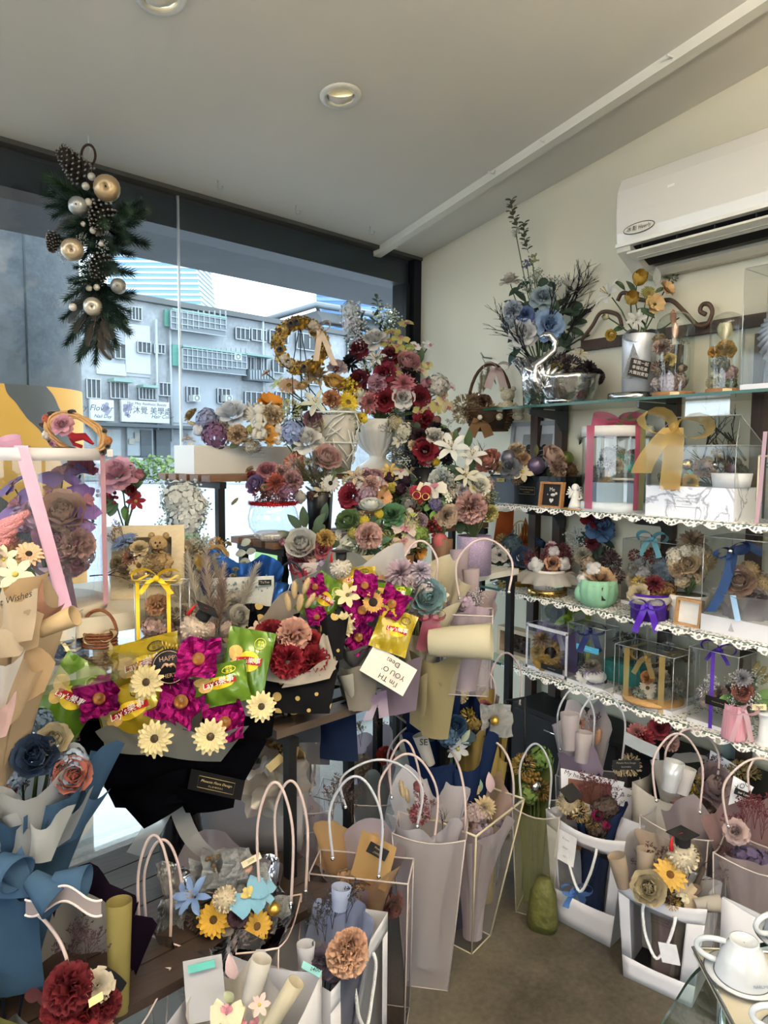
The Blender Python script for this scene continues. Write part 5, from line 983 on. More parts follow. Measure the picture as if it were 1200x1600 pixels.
# front row: white peony pot, mint rose jar, orchid basket
def peony_extra(t, base, k, d):
 bow(t, P(474, 892, d-.1), _r, -_f, 14*k, 7*k, M('#9c1836', .5), 2.2)
vase_arr('peony_pot', 'grey pot with a large white peony and crimson ribbon', 480, 1.07, 2.36, [(22, 0), (30, 38), (29, 40)], M('#bdb6b8', .6, 0, .05), (482, 862), 62, 52,
 [('peony', '#e0ded6', 472, 852, 24), ('tulip', '#d490a0', 446, 850, 11), ('carnation', '#c39a4c', 508, 843, 14), ('rose', '#d9b3a6', 486, 866, 13), ('rose', '#a94d5c', 503, 860, 15), ('rose', '#952a44', 471, 880, 18), ('mum', '#94807a', 465, 864, 12), ('hydrangea', '#a294b4', 505, 884, 15), ('rose', '#a8889c', 500, 900, 9), ('star', '#cfc2a4', 494, 888, 10), ('leaf', '#41583e', 448, 838, 30, {'a': 150}), ('leaf', '#3d5440', 460, 816, 30, {'a': 130}), ('leaf', '#41583e', 475, 808, 32, {'a': 95}), ('leaf', '#4c6349', 500, 815, 30, {'a': 60}), ('leaf', '#3d5440', 508, 800, 28, {'a': 80}), ('leaf', '#46604a', 436, 890, 26, {'a': 240}), ('leaf', '#46604a', 446, 900, 26, {'a': 260}), ('woodrose', '#b79a78', 518, 875, 12), ('rose', '#b9929a', 458, 862, 10)], [('roundleaf', '#3f563c', 14, 18), ('hydrangea', '#8f7f86', 4, 12)], 13, extra=peony_extra)
vase_arr('mint_rose_jar', 'glass jar of mint rose, white lily and yellow button balls', 562, 1.07, 2.44, [(20, 0), (24, 42), (23, 44)], M('#b0a68c', .5, 0, .1), (558, 840), 52, 58,
 [('lily', '#dcdcd2', 530, 850, 20, {'n': -_f+UP}), ('ranunculus', '#cfd8be', 554, 858, 17), ('carnation', '#d6a79c', 575, 838, 20), ('ranunculus', '#5f7d42', 544, 815, 17), ('craspedia', '#c9b126', 569, 814, 8), ('craspedia', '#cdb32a', 592, 803, 7), ('craspedia', '#a89a44', 552, 833, 9), ('ranunculus', '#e0e0d4', 580, 793, 18, {'n': UP-_f*.3}), ('leaf', '#4e7a5c', 600, 845, 26, {'a': 20}), ('leaf', '#35503a', 585, 868, 24, {'a': -30}), ('leaf', '#2d4432', 556, 885, 26, {'a': -70}), ('leaf', '#51714d', 590, 820, 22, {'a': 60})], [('roundleaf', '#3c5639', 14, 18), ('gyp', '#a5ac8c', 3, 14)], 14)
vase_arr('orchid_basket', 'woven basket with blush orchids and a green succulent', 618, 1.07, 2.5, [(26, 0), (29, 38), (31, 40)], WOOD('#7b5a34', '#a67f4e', 6), (622, 828), 44, 44,
 [('woodrose', '#4f8054', 613, 806, 21), ('orchid', '#dcc6b8', 633, 824, 19), ('orchid', '#dabfb4', 631, 848, 18, {'sec': '#c98f8a'}), ('mum', '#cfcf7a', 642, 815, 13), ('mum', '#c9bf5a', 606, 848, 16), ('hydrangea', '#7f9a3c', 655, 833, 14), ('craspedia', '#cfc8ae', 640, 800, 6), ('euca', '#7fa088', 596, 852, 26), ('carnation', '#a88a96', 655, 815, 12), ('apple', '#bf5a5e', 688, 846, 12), ('berries', '#8a1422', 676, 822, 14), ('hydrangea', '#8fa468', 660, 845, 12), ('poppy', '#d08c34', 655, 862, 10)], [('roundleaf', '#5b7a44', 14, 15), ('star', '#cfc68c', 6, 8), ('gyp', '#b3b58c', 3, 13)], 15)
# ---------------------------------------------------------------- glass shelf unit on the right wall
SZ = [1.70, 1.308, .96, .655]; XS = 2.07; YL = 2.17; YR = .2
def sp(px, i, X): q = onx(px, 800, X); return V((X, q.y, SZ[i]))       # point on shelf i seen in column px at wall distance X
def shelves():
 t = thing('glass_shelf_unit', 'four glass shelves on dark wooden posts along the right wall', 'shelf', (XW-.1, 1.2, 0)); EDGE = GLASS('#9fc4b4', .8, .12)
 for i, z in enumerate(SZ): b = MB(); b.box(((XS+XW-.03)/2, (YL+YR)/2, z-.005), (XW-.03-XS, YL-YR, .0098)); b.build('glass_shelf', GLASS('#dfeee6', .8, .05), t); b = MB(); b.box((XS-.0012, (YL+YR)/2, z-.005), (.0022, YL-YR, .0095)); b.build('polished_edge', M('#1d4a3c', .15, 0, .1, 5), t)
 PW = WOOD('#2a1e19', '#4a352b', 3, axis=2)
 for px in (838, 876, 1050, 1185): y = onx(px, 700, XW-.03).y; b = MB(); b.box((XW-.03, y, .95), (.035, .04, 1.9)); b.build('post', PW, t)
 for px in (870, 1040):
  for i, z in enumerate(SZ):
   y = onx(px, 700, XW-.1).y; b = MB(); q = [(XS+.03, z-.012), (XW-.045, z-.012), (XW-.045, z-.1), (XW-.075, z-.095), (XW-.11, z-.05), (XS+.05, z-.035), (XS+.03, z-.03)]; n = len(q)
   b.add([(x, y+s, zz) for s in (-.004, .004) for x, zz in q], [tuple(range(n)), tuple(range(2*n-1, n-1, -1))]+[(j, n+j, n+(j+1) % n, (j+1) % n) for j in range(n)]); b.build('bracket', M('#4a4c4e', .35, .6), t)
 b = MB(); ya, yb = onx(905, 530, XW-.04).y, .4; z0 = onx(900, 541, XW-.04).z; b.box((XW-.02, (ya+yb)/2, z0), (.02, ya-yb, .04)); b.build('top_rail', PW, t)
 VM = WOOD('#3a281e', '#5b4332', 6)
 def scroll(pts):
  b = MB(); q = [onx(x, y, XW-.05) for x, y in pts]; sm = []
  for i in range(len(q)-1):
   a, b1, c1, d1 = q[max(0, i-1)], q[i], q[i+1], q[min(len(q)-1, i+2)]
   for k in range(6): s = k/6; sm.append(.5*((2*b1)+(c1-a)*s+(2*a-5*b1+4*c1-d1)*s*s+(3*b1-a-3*c1+d1)*s**3))
  b.tube(sm, .008, 6); b.build('scroll', VM, t)
 scroll([(908, 532), (925, 510), (940, 488), (965, 492), (972, 512)]); scroll([(965, 470), (972, 458), (985, 460), (1000, 468), (1030, 470), (1050, 470), (1070, 488), (1090, 508), (1105, 506), (1113, 488), (1108, 476), (1098, 476), (1094, 486), (1104, 492)])
 for i, (x, y, s) in enumerate(((1070, 795, .26), (1110, 795, .3), (1155, 790, .3), (1095, 730, .24), (1165, 720, .24))):
  q = onx(x, y, XW-.06); put('dark_twig', mesh_of('barewig', i % 3), [PT('#241d1a')], t, q, frame(UP+V((0, (-1)**i*.5, 0))), s)
shelves()
def lace(i, px0, px1, label):
 t = thing('lace_runner', label, 'runner', (XS+.08, 1.4, SZ[i])); y0, y1 = onx(px0, 800, XS).y, onx(px1, 800, XS).y; L = y0-y1; b = MB(); n = int(L/.012); z = SZ[i]+.0015
 m, N, Ln, bs = _new('lace_cloth'); k = 'lace'
 if k not in _M:
  tc = N.new('ShaderNodeTexCoord'); v = N.new('ShaderNodeTexVoronoi'); v.inputs['Scale'].default_value = 70; v.feature = 'DISTANCE_TO_EDGE'; c = N.new('ShaderNodeMath'); c.operation = 'GREATER_THAN'; c.inputs[1].default_value = .16
  tr = N.new('ShaderNodeBsdfTransparent'); mx = N.new('ShaderNodeMixShader'); out = [q for q in N if q.type == 'OUTPUT_MATERIAL'][0]; bs.inputs['Base Color'].default_value = lin('#e2e0dc'); bs.inputs['Roughness'].default_value = .9
  ml = N.new('ShaderNodeMath'); ml.operation = 'MULTIPLY'; ml.inputs[1].default_value = .75; Ln.new(c.outputs[0], ml.inputs[0])
  Ln.new(tc.outputs['Object'], v.inputs['Vector']); Ln.new(v.outputs[0], c.inputs[0]); Ln.new(ml.outputs[0], mx.inputs[0]); Ln.new(bs.outputs[0], mx.inputs[1]); Ln.new(tr.outputs[0], mx.inputs[2]); Ln.new(mx.outputs[0], out.inputs[0]); _M[k] = m
 vs = []
 for j in range(n+1):
  y = y0-L*j/n; sc = abs(sin(j*.55)); vs += [(XW-.06, y, z), (XS+.01, y, z), (XS-.006, y, z-.004), (XS-.008-.004*sc, y, z-.008-.016*sc)]
 b.add(vs, [(4*j+k2, 4*j+k2+1, 4*j+5+k2, 4*j+4+k2) for j in range(n) for k2 in range(3)], 0, True); b.build('cloth', _M[k], t)
lace(1, 775, 1400, 'white lace runner on the second shelf under the marble box'); lace(2, 785, 1400, 'white lace runner on the third shelf under the cactus pot'); lace(3, 790, 1400, 'white lace runner on the lowest shelf under the pink vase')
# ---------------------------------------------------------------- top shelf
def tray(px, i, X, r, h, label, mat=SILVER):
 c = sp(px, i, X); t = thing('round_tray', label, 'tray', c); b = MB(); b.lathe(c, [(.001, .002), (r*.97, .002), (r*.97, h), (r, h), (r, .0), (.001, 0)], 36); b.build('dish', mat, t); return t, c
def shelf_arr(name, label, px, i, X, prof, mat, c, rx, ry, items, fill=(), seed=1, wob=None, extra=None, lift=0, potname='pot', stem=True, rz=None, n=24):
 base = sp(px, i, X)+UP*lift; d = depth(base); t = thing(name, label, 'flower arrangement', base); k = pxm(1, d); pr = [(r*k, h*k) for r, h in prof]
 if prof: pot(t, base, [(.0005, .001)]+pr, mat, potname, n, wob); pot(t, base+UP*pr[-1][1]*.92, [(.0005, 0), (pr[-1][0]*.88, 0)], M('#4a4638', .9), 'filling')
 arrange(t, c, d, rx, ry, list(items)+fillers(c, rx*.8, ry*.8, fill, seed), stem=(base+UP*(pr[-1][1]*.9 if prof else .02)) if stem else None, rz=rz)
 if extra: extra(t, base, k, d)
 return t
tray(880, 0, 2.16, .085, .022, 'silver tray under the silver swan planter')
def swan():
 base = sp(884, 0, 2.16)+UP*.004; d = depth(base); k = pxm(1, d); t = thing('swan_planter', 'shiny silver swan shaped planter with dark flowers and a yellow rose', 'flower arrangement', base); sm = M('#c9cacb', .2, 1, .2, 30, .4, 40)
 def q(x, y, dd=0): return P(x, y, d+dd)
 b = MB(); b.lathe(base, [(.001, 0), (30*k, 0), (34*k, 6*k), (42*k, 20*k), (46*k, 36*k), (48*k, 42*k), (45*k, 42*k), (38*k, 20*k), (.001, 10*k)], 30, wob=lambda a, j: .04*sin(a*8) if j > 2 else 0); b.build('bowl', sm, t)
 b = MB(); neck = [(846, 610), (834, 590), (836, 572), (852, 560), (866, 548), (868, 534), (858, 524), (850, 522)]; b.tube([q(x, y, -.05) for x, y in neck], 5*k, 8, rr=[9*k, 8*k, 7*k, 6*k, 5*k, 5*k, 6*k, 4*k]); b.tube([q(851, 522, -.05), q(843, 527, -.055)], 2.5*k, 6, rr=[3.5*k, 1*k]); b.build('neck', sm, t)
 b = MB()
 for i in range(9):
  a = R(15+i*13); ro = q(850, 606, -.06+.01*i*.3); e = q(850+68*cos(a)*.9, 612-58*sin(a)*.75, -.06); b.tube([ro, ro.lerp(e, .5)+_u*5*k, e], 5*k, 6, rr=[4*k, 6*k, 3*k])
 b.build('wing', sm, t)
 arrange(t, (886, 580), d, 50, 34, [('ranunculus', '#c4ad52', 868, 578, 10), ('mum', '#2b2126', 893, 572, 15), ('dahlia', '#221a20', 918, 578, 16), ('mum', '#32242a', 876, 566, 13), ('hydrangea', '#2a2026', 905, 588, 14), ('leaf', '#a9adae', 886, 592, 26, {'a': 30}), ('leaf', '#b3b5b5', 876, 600, 26, {'a': 20}), ('woodrose', '#9a8a72', 886, 562, 9), ('carnation', '#44303a', 930, 590, 12), ('hydrangea', '#3a2a30', 860, 590, 12), ('lily', '#bdb49e', 905, 556, 12), ('ball', None, 858, 592, 4, {'mat': SILVER})], stem=None, rz=.08)
swan()
def ruffvase(t, base, k, d):
 b = MB(); rd = random.Random(3)
 for i in range(22): a = i*.285*1.0; petal(b, a, 24*k, 40*k, 38*k, 16*k, 80, 50, cup=.4, wave=3*k, tip=.6, c=base)
 b.build('foil_ruffle', FOILM, t)
shelf_arr('blue_rose_vase', 'silver foil vase of blue and white roses with black branches', 838, 0, 2.21, [(24, 0), (28, 60), (26, 64)], FOILM, (845, 490), 75, 75,
 [('rose', '#d8cfc2', 797, 440, 14, {'n': UP-_f*.3-_r*.2}), ('rose', '#9fb4bd', 848, 466, 17), ('rose', '#8fb0dc', 857, 508, 21), ('rose', '#d9dade', 817, 520, 20), ('rose', '#5a72ac', 821, 492, 12), ('carnation', '#b9c4d4', 803, 485, 14), ('anemone', '#d5d6d2', 890, 452, 17), ('hydrangea', '#7f8e9c', 796, 505, 12), ('leaf', '#2f4632', 818, 446, 22, {'a': 30}), ('leaf', '#2f4632', 803, 456, 20, {'a': 220}), ('leaf', '#34503a', 868, 480, 24, {'a': 90}), ('leaf', '#2d4530', 903, 505, 30, {'a': 10}), ('leaf', '#2d4530', 900, 520, 28, {'a': -20}), ('leaf', '#2d4530', 906, 492, 26, {'a': 40}), ('leaf', '#38533e', 880, 540, 28, {'a': -30}), ('leaf', '#2f4632', 808, 545, 26, {'a': 250}), ('leaf', '#4b6a68', 800, 560, 24, {'a': 250}), ('euca', '#7c7f62', 812, 362, 50, {'n': UP-_r*.25}), ('euca', '#6b7560', 826, 395, 46, {'n': UP-_r*.15}), ('berries', '#a9ad7a', 832, 405, 9), ('berries', '#7b84a0', 823, 412, 8), ('gyp', '#8f977c', 838, 432, 12), ('gyp', '#b9bdae', 806, 364, 7)]
 + [('barewig', '#1c191b', x, y, 88, {'var': i % 3, 'dd': -.09}) for i, (x, y) in enumerate(((930, 420), (915, 412), (895, 420), (938, 450), (880, 430), (935, 470), (945, 490), (900, 440), (860, 440), (920, 520), (780, 490), (775, 470), (785, 510), (790, 535)))],
 [('roundleaf', '#33493a', 16, 20), ('leaf', '#2c4233', 10, 24), ('gyp', '#8f9a92', 3, 14)], 21, extra=ruffvase, rz=.12)
tray(982, 0, 2.2, .085, .026, 'silver tray under the silver bow vase')
def silverbow(t, base, k, d):
 bow(t, P(1000, 528, d-.05), _r, -_f, 26*k, 15*k, GLIT, 0); nd = -_f
 for dx, L, s in ((-17, 62, 16), (12, 46, 15)): b = MB(); p = P(1000, 528, d-.055); b.ribbon([p+_r*dx*1.2*k*t_-_u*L*k*t_-_f*3*k*sin(3*t_) for t_ in [i/6 for i in range(7)]], _r, s*k); b.build('ribbon_tail', GLIT, t)
 c = P(999, 576, d-.085); xd = (_r*.96-_u*.22); n2 = -_f; b = MB(); ptag(t, c, xd, n2, 31*k, 27*k, M('#1f1a1b', .7), 'note_tag')
 for i, w_ in enumerate(('幫我一起', '幸福花束', '大聲說愛意')): text(w_, 6*k, c+n2*.003+(n2.cross(xd)).normalized()*(8-8*i)*k, xd, n2, M('#cfcac8', .7, 0, 0), t)
shelf_arr('silver_bow_vase', 'white vase with glittering silver bow, black note and yellow blooms', 990, 0, 2.2, [(24, 0), (26, 84), (25, 88)], M('#c9ccd2', .3, .3, .1, 20), (1000, 470), 55, 55,
 [('tulip', '#dcae3c', 996, 442, 20, {'n': -_f+UP*.4}), ('tulip', '#d8ab40', 986, 472, 19, {'n': -_f+UP*.3-_r*.2}), ('lily', '#cfcfc6', 953, 462, 20, {'n': -_r+UP*.6-_f*.4}), ('poppy', '#d9b476', 1022, 476, 13), ('poppy', '#d6ab72', 1040, 453, 11), ('tulip', '#d8d2a8', 949, 496, 9), ('ranunculus', '#d4ab38', 955, 523, 8), ('mum', '#6d7440', 1049, 432, 10), ('gerbera', '#8a8440', 1013, 458, 11), ('leaf', '#3c5236', 1010, 490, 28, {'a': -30}), ('leaf', '#4a603f', 966, 515, 20, {'a': 200}), ('leaf', '#b9bdb8', 1025, 432, 26, {'a': 90}), ('lily', '#c6c7c2', 994, 500, 13), ('lily', '#c9c9c4', 1075, 490, 12)], [('leaf', '#4d6244', 6, 20)], 22, lift=.03, extra=silverbow)
def dome(name, label, px, X, rpx, hpx, items, c, ybase, seed):
 base = sp(px, 0, X); d = depth(base); k = pxm(1, d); t = thing(name, label, 'glass dome', base, 'glass domes on the top shelf'); r = rpx*k; h = hpx*k
 b = MB(); b.lathe(base, [(.001, 0), (r*1.12, 0), (r*1.12, 9*k), (.001, 9*k)], 32); b.build('wooden_base', WOOD('#7a5030', '#a87a4c', 5), t)
 b = MB(); b.lathe(base+UP*9.2*k, [(r, 0), (r, h*.78)]+[(r*cos(a), h*.78+r*.8*sin(a)) for a in [pi/2*i/7 for i in range(1, 8)]], 32); b.build('glass_cloche', GLASS('#f0f4f2', .9, .05), t)
 arrange(t, c, d, rpx*.9, hpx*.4, items, stem=base+UP*10*k, rz=r*.7); ptag(t, base-FX*r*1.14-RX*r*.4+UP*4.5*k, RX, -FX, 14*k, 6*k, M('#d8c9a4', .6), 'price_tag'); return t
dome('cloche', 'left glass cloche with dried peach flowers', 1045, 2.2, 28, 130, [('rose', '#c9a95e', 1046, 562, 9), ('carnation', '#b99a8e', 1035, 545, 13), ('bunnytail', '#c98f72', 1055, 515, 16), ('bunnytail', '#c4866c', 1052, 495, 15), ('hydrangea', '#b99aa0', 1045, 598, 15), ('hydrangea', '#c0a5a0', 1060, 595, 13), ('mum', '#8f7060', 1032, 575, 12), ('mum', '#2f3438', 1038, 572, 9), ('tulip', '#b3947c', 1062, 575, 11), ('hydrangea', '#b6a4a4', 1030, 600, 13), ('ranunculus', '#b99f6c', 1030, 530, 9), ('caspia', '#5b5440', 1065, 530, 24), ('fern', '#7d6a58', 1050, 525, 26)], (1046, 560), 618, 1)
dome('cloche', 'right glass cloche with a cream tulip and orange carnation', 1124, 2.2, 25, 126, [('tulip', '#d6cfa4', 1131, 528, 20, {'n': UP-_f*.2}), ('carnation', '#c9983c', 1133, 548, 14), ('carnation', '#c4923a', 1116, 552, 9), ('hydrangea', '#7a8078', 1125, 570, 13), ('hydrangea', '#c0989a', 1140, 583, 12), ('star', '#d6cab0', 1120, 582, 9), ('caspia', '#54664a', 1130, 560, 24), ('ballflower', '#b8a87c', 1112, 598, 8), ('hydrangea', '#5f6f50', 1138, 600, 12), ('ball', None, 1144, 590, 4, {'mat': GOLD})], (1126, 560), 612, 2)
def wingbox():
 o = sp(1147, 0, 2.12); d = depth(o); k = pxm(1, d); xv = V((.03, -1, 0)).normalized()*.26; yv = V((1, .03, 0))*.15; t = thing('angel_wing_box', 'clear tall box holding silver angel wings on a white base', 'gift box', o, 'clear gift boxes on the shelves')
 slab(t, o, xv, yv, .02, WHITE); clear_box(t, o+UP*.02, xv, yv, .34, CLEARP)
 m = M('#aeb2ba', .4, .6, .2, 60); c = o+xv*.45+yv*.5+UP*.2
 for s in (-1, 1):
  b = MB()
  for i in range(9): a = R(235+s*i*10 if s < 0 else 305+i*10); e = c+(xv.normalized()*cos(a)*-1*-1+UP*sin(a))*(.13-.008*i)-yv*.1; ro = c+xv.normalized()*s*.012+UP*.02; b.tube([ro, ro.lerp(e, .6), e], .012, 7, rr=[.006, .013, .009])
  b.build('wing', m, t)
 b = MB(); b.ball(c+UP*.06, .03, 12); b.tube([c+UP*.05, c-UP*.15], .03, 8, rr=[.02, .045]); b.build('figure', m, t)
 b = MB(); rd = random.Random(6)
 for i in range(6): p = o+xv*rd.uniform(.05, .9)+yv*rd.uniform(.1, .9)+UP*.02; b.tube([p, p+UP*rd.uniform(.05, .2)+xv*rd.uniform(-.1, .1)], .006, 5)
 b.build('reeds', PT('#5b4c44'), t)
wingbox()
# ---------------------------------------------------------------- basket with a bear on the wall left of the shelves
def bearbasket():
 c = onx(765, 672, 2.24); d = depth(c); k = pxm(1, d); t = thing('hanging_basket', 'brown wicker basket with dried flowers hung beside the top shelf', 'basket', c)
 WK = M('#4e3626', .85, 0, .3, 60, .8, 90); b = MB()
 for v in range(9): r = (24+14*v/8)*k; b.tube([c+RX*cos(a)*r*1.15+FX*sin(a)*r*.7+UP*v*4*k for a in [2*pi*i/24 for i in range(24)]], 2.4*k, 5, closed=True)
 b.build('weave', WK, t); pot(t, c, [(.001, 1*k), (24*k, 1*k), (34*k, 30*k), (.001, 30*k)], M('#35261c', .9), 'liner')
 b = MB(); b.tube([c+RX*cos(a)*34*k+UP*(32+70*sin(a))*k for a in [pi*i/16 for i in range(17)]], 2.6*k, 6); b.build('handle', WK, t)
 bow(t, P(775, 575, d-.03), _r, -_f, 20*k, 12*k, FILM('#c9a3a0', .75, .6), 1.3)
 arrange(t, (748, 640), d, 42, 26, [('mum', '#a2906c', 726, 634, 16), ('dahlia', '#8c7458', 740, 628, 15), ('mum', '#b39c74', 762, 645, 16), ('carnation', '#6a4a3c', 755, 630, 12), ('mum', '#c0ab86', 722, 648, 13), ('pampas', '#b5a888', 760, 590, 26), ('pampas', '#b8ab8c', 750, 600, 24), ('caspia', '#7a6247', 730, 615, 22), ('caspia', '#8a7458', 715, 655, 20, {'n': -_r-UP*.3}), ('ball', None, 748, 618, 5, {'mat': SILVER}), ('bunnytail', '#8f7a58', 720, 668, 12, {'n': -_r-UP}), ('dahlia', '#9a8262', 735, 645, 13)], rz=.06)
 bow(t, P(750, 655, d-.07), _r, -_f, 22*k, 15*k, M('#7a5a3a', .9), 1.0); flower(t, 'ball', None, P(750, 652, d-.1), UP, 4*k, mat=M('#d5c9b5', .25))
 b = MB(); q = onx(768, 560, XW); b.tube([q, q-V((.05, 0, .0)), q-V((.07, 0, -.02))], .004, 6); b.build('wall_hook', M('#9a9a98', .4, .6), t); b = MB(); b.tube([q-V((.06, 0, 0)), P(775, 600, d+.05), c+UP*100*k], .0015, 4); b.build('hanging_cord', M('#4a3a2c', .8), t)
 g = thing('teddy_bear', 'small cream teddy bear sitting in the hanging basket', 'soft toy', P(792, 655, d-.02)); fm = M('#c9bda4', .95, 0, .2, 120, .8, 160); b = MB(); bear(b, P(793, 640, d-.03), k, 1.0); b.build('body', fm, g)
 b = MB()
 for x, y in ((789, 612), (796, 612), (792.5, 617)): b.ball(P(x, y, d-.03-.012), 1.3*k, 6)
 b.build('face', BLACK, g)
def bear(b, c, k, s=1.0):
 """seated bear: c is the belly centre"""
 def q(x, y, dd=0): return c+_r*x*k*s-_u*y*k*s+_f*dd*k*s
 b.ball(q(0, 0), 13*k*s, 14, 0, (1, .9, 1.1)); b.ball(q(0, -22, -2), 11*k*s, 16, 0, (1.05, .95, .95)); b.ball(q(0, -19, -11), 4.5*k*s, 10)
 for sd in (-1, 1):
  b.ball(q(sd*9, -32, 0), 4.4*k*s, 10); b.tube([q(sd*10, -8), q(sd*16, 0, -4), q(sd*13, 6, -9)], 4*k*s, 8, rr=[4*k*s, 4.4*k*s, 4*k*s]); b.ball(q(sd*13, 7, -9), 4.2*k*s, 8); b.tube([q(sd*7, 8), q(sd*14, 13, -8), q(sd*16, 14, -16)], 5*k*s, 8, rr=[5*k*s, 5.4*k*s, 5*k*s]); b.ball(q(sd*16, 13, -18), 6*k*s, 10)
bearbasket()
# ---------------------------------------------------------------- second shelf
def pframe(name, label, px0, px1, py0, i, X, fm, picm, bw, lean=.12, extra=None, yawd=None, lift=0, deep=.018, group='picture frames'):
 """standing picture frame: pixel columns px0..px1, top row py0, base on shelf i"""
 a = sp(px0, i, X); b_ = sp(px1, i, X); zt = onx((px0+px1)/2, py0, X).z; xd = yawd or (b_-a).normalized(); w = (b_-a).length; h = zt-SZ[i]-lift; n = V((xd.y, -xd.x, 0)); n = n if n.dot(CAM-a) > 0 else -n
 up = (UP-n*lean).normalized(); o = a+UP*(lift+.0005); t = thing(name, label, 'picture frame', o+xd*w/2, group)
 for q, xv, yv in ((o, xd*w, up*bw), (o+up*(h-bw), xd*w, up*bw), (o+up*bw, xd*bw, up*(h-2*bw)), (o+up*bw+xd*(w-bw), xd*bw, up*(h-2*bw))): b = MB(); b.obox(q, xv, yv, -n*deep); b.build('frame_bar', fm, t)
 b = MB(); b.obox(o+xd*bw+up*bw-n*deep*.7, xd*(w-2*bw), up*(h-2*bw), -n*.003); b.build('picture', picm, t)
 c = o+xd*w/2+up*h/2-n*deep*.7
 if extra: extra(t, c, xd, up, n, w, h)
 return t
def tiger(t, c, xd, up, n, w, h):
 b = MB(); b.obox(c-xd*w*.28-up*h*.28, xd*w*.56, up*h*.62, n*.001); b.build('print', M('#7d7f82', .6, 0, .1), t); m = M('#17181a', .7, 0, .2)
 b = MB(); k = w*.2; q = c+n*.002+up*h*.03
 b.add([q+xd*cos(a)*k*(1+.05*sin(9*a))+up*sin(a)*k for a in [2*pi*i/28 for i in range(28)]], [tuple(range(28))])
 for s in (-1, 1): b.add([q+xd*(s*k*.75+cos(a)*k*.28)+up*(k*.8+sin(a)*k*.28) for a in [2*pi*i/12 for i in range(12)]], [tuple(range(12))])
 b.build('animal_head', m, t); b = MB()
 for s in (-1, 1):
  for j in range(5): p = q+n*.001+xd*s*k*(.35+.12*(j % 2))+up*k*(.6-.3*j); b.ribbon([p, p+xd*s*k*.4+up*k*.08], up, k*.06)
  b.ribbon([q+n*.001+xd*s*k*.2+up*k*.18, q+n*.001+xd*s*k*.42+up*k*.24], up, k*.09)
 b.ribbon([q+n*.001-xd*k*.15-up*k*.3, q+n*.001+xd*k*.15-up*k*.3], up, k*.2); b.build('fur_stripes', M('#6f7072', .7), t)
pframe('picture_frame', 'grey picture frame with a dark animal portrait on the second shelf', 787, 868, 657, 1, 2.3, M('#8f9194', .5, 0, .08), M('#b4b6b8', .6), .018, extra=tiger)
def blackbox():
 a, b_ = sp(765, 1, 2.12), sp(882, 1, 2.12); xv = b_-a; n = V((xv.y, -xv.x, 0)).normalized(); n = n if n.dot(CAM-a) > 0 else -n; d = depth((a+b_)/2); k = pxm(1, d); yv = -n*.11; t = thing('black_planter_box', 'glossy black planter box of coral and dusty flowers on second shelf', 'planter', a+xv/2+yv/2); h = 46*k
 slab(t, a, xv, yv, h, M('#07080b', .2, 0, .1, coat=.4), 'box'); shop_mark(t, a+xv*.52+UP*h*.5+n*.001, xv, n, .085, '#8f7a4a'); ptag(t, a+xv*.16+UP*h*.82+n*.002, xv, n, 18*k, 6*k, M('#b89b5a', .4, .4), 'price_tag', ['1500'])
 it = [('ranunculus', '#c97d6c', 765, 722, 19), ('ball', None, 794, 715, 11, {'mat': M('#6b6874', .35, .5)}), ('rose', '#6f737c', 797, 731, 15), ('carnation', '#c9b08e', 808, 707, 13), ('rose', '#a5805c', 816, 719, 12), ('star', '#d3c2a0', 817, 738, 16), ('ball', None, 837, 728, 13, {'mat': M('#5d5068', .35, .5)}), ('peony', '#d9b09c', 860, 718, 20), ('ball', None, 884, 717, 11, {'mat': M('#6f7a3c', .3, .5)}), ('rose', '#8f6844', 886, 736, 15), ('woodrose', '#b59c74', 778, 731, 10), ('ball', None, 768, 736, 5, {'mat': SILVER}), ('carnation', '#d6ae98', 868, 733, 15), ('ball', None, 864, 745, 4, {'mat': SILVER}), ('pinespray', '#2b3b30', 905, 695, 38, {'n': UP*.9+_r*.4}), ('pinespray', '#2b3b30', 912, 715, 34, {'n': UP*.4+_r}), ('pinespray', '#344a36', 900, 745, 30, {'n': _r}), ('pinespray', '#3a4a38', 748, 735, 26, {'n': -_r+UP*.1}), ('pinespray', '#3a4a38', 752, 745, 26, {'n': -_r}), ('leaf', '#6d6c3c', 838, 703, 16, {'a': 90}), ('fern', '#8f7a50', 825, 700, 18), ('caspia', '#6f6648', 750, 715, 30, {'n': -_r+UP*.3})]
 arrange(t, (825, 745), d+.03, 90, 45, it+fillers((825, 738), 55, 14, [('roundleaf', '#3f4a34', 10, 12), ('pinespray', '#344236', 6, 22), ('mum', '#8f7458', 4, 8)], 5), rz=.09)
blackbox()
def heartpic(t, c, xd, up, n, w, h):
 m = M('#d8d4cc', .7, 0, 0); text('Me', h*.22, c+up*h*.2+n*.003, xd, n, m, t); text('+', h*.16, c+n*.003-xd*w*.18, xd, n, m, t)
 b = MB(); q = c+n*.003+xd*w*.06; b.ball(q, w*.08, 8, 0, (1.3, 1, .7)); b.ball(q+xd*w*.13+up*w*.05, w*.05, 8); b.build('dog_shape', m, t)
 b = MB(); b.add([c-up*h*.22+n*.003+(xd*(16*sin(a)**3)+up*(13*cos(a)-5*cos(2*a)-2*cos(3*a)-cos(4*a)))*w*.006 for a in [2*pi*i/24 for i in range(24)]], [tuple(range(24))]); b.build('heart_print', m, t)
pframe('picture_frame', 'small wooden frame reading Me plus heart before the black box', 840, 875, 753, 1, 2.085, WOOD('#8a5f38', '#b3824f', 5), M('#1a1a1c', .6), .008, extra=heartpic)
t_, c_ = tray(897, 1, 2.1, .042, .006, 'small wooden tray under the tiny white cherub', WOOD('#8a6a40', '#b08c58', 5))
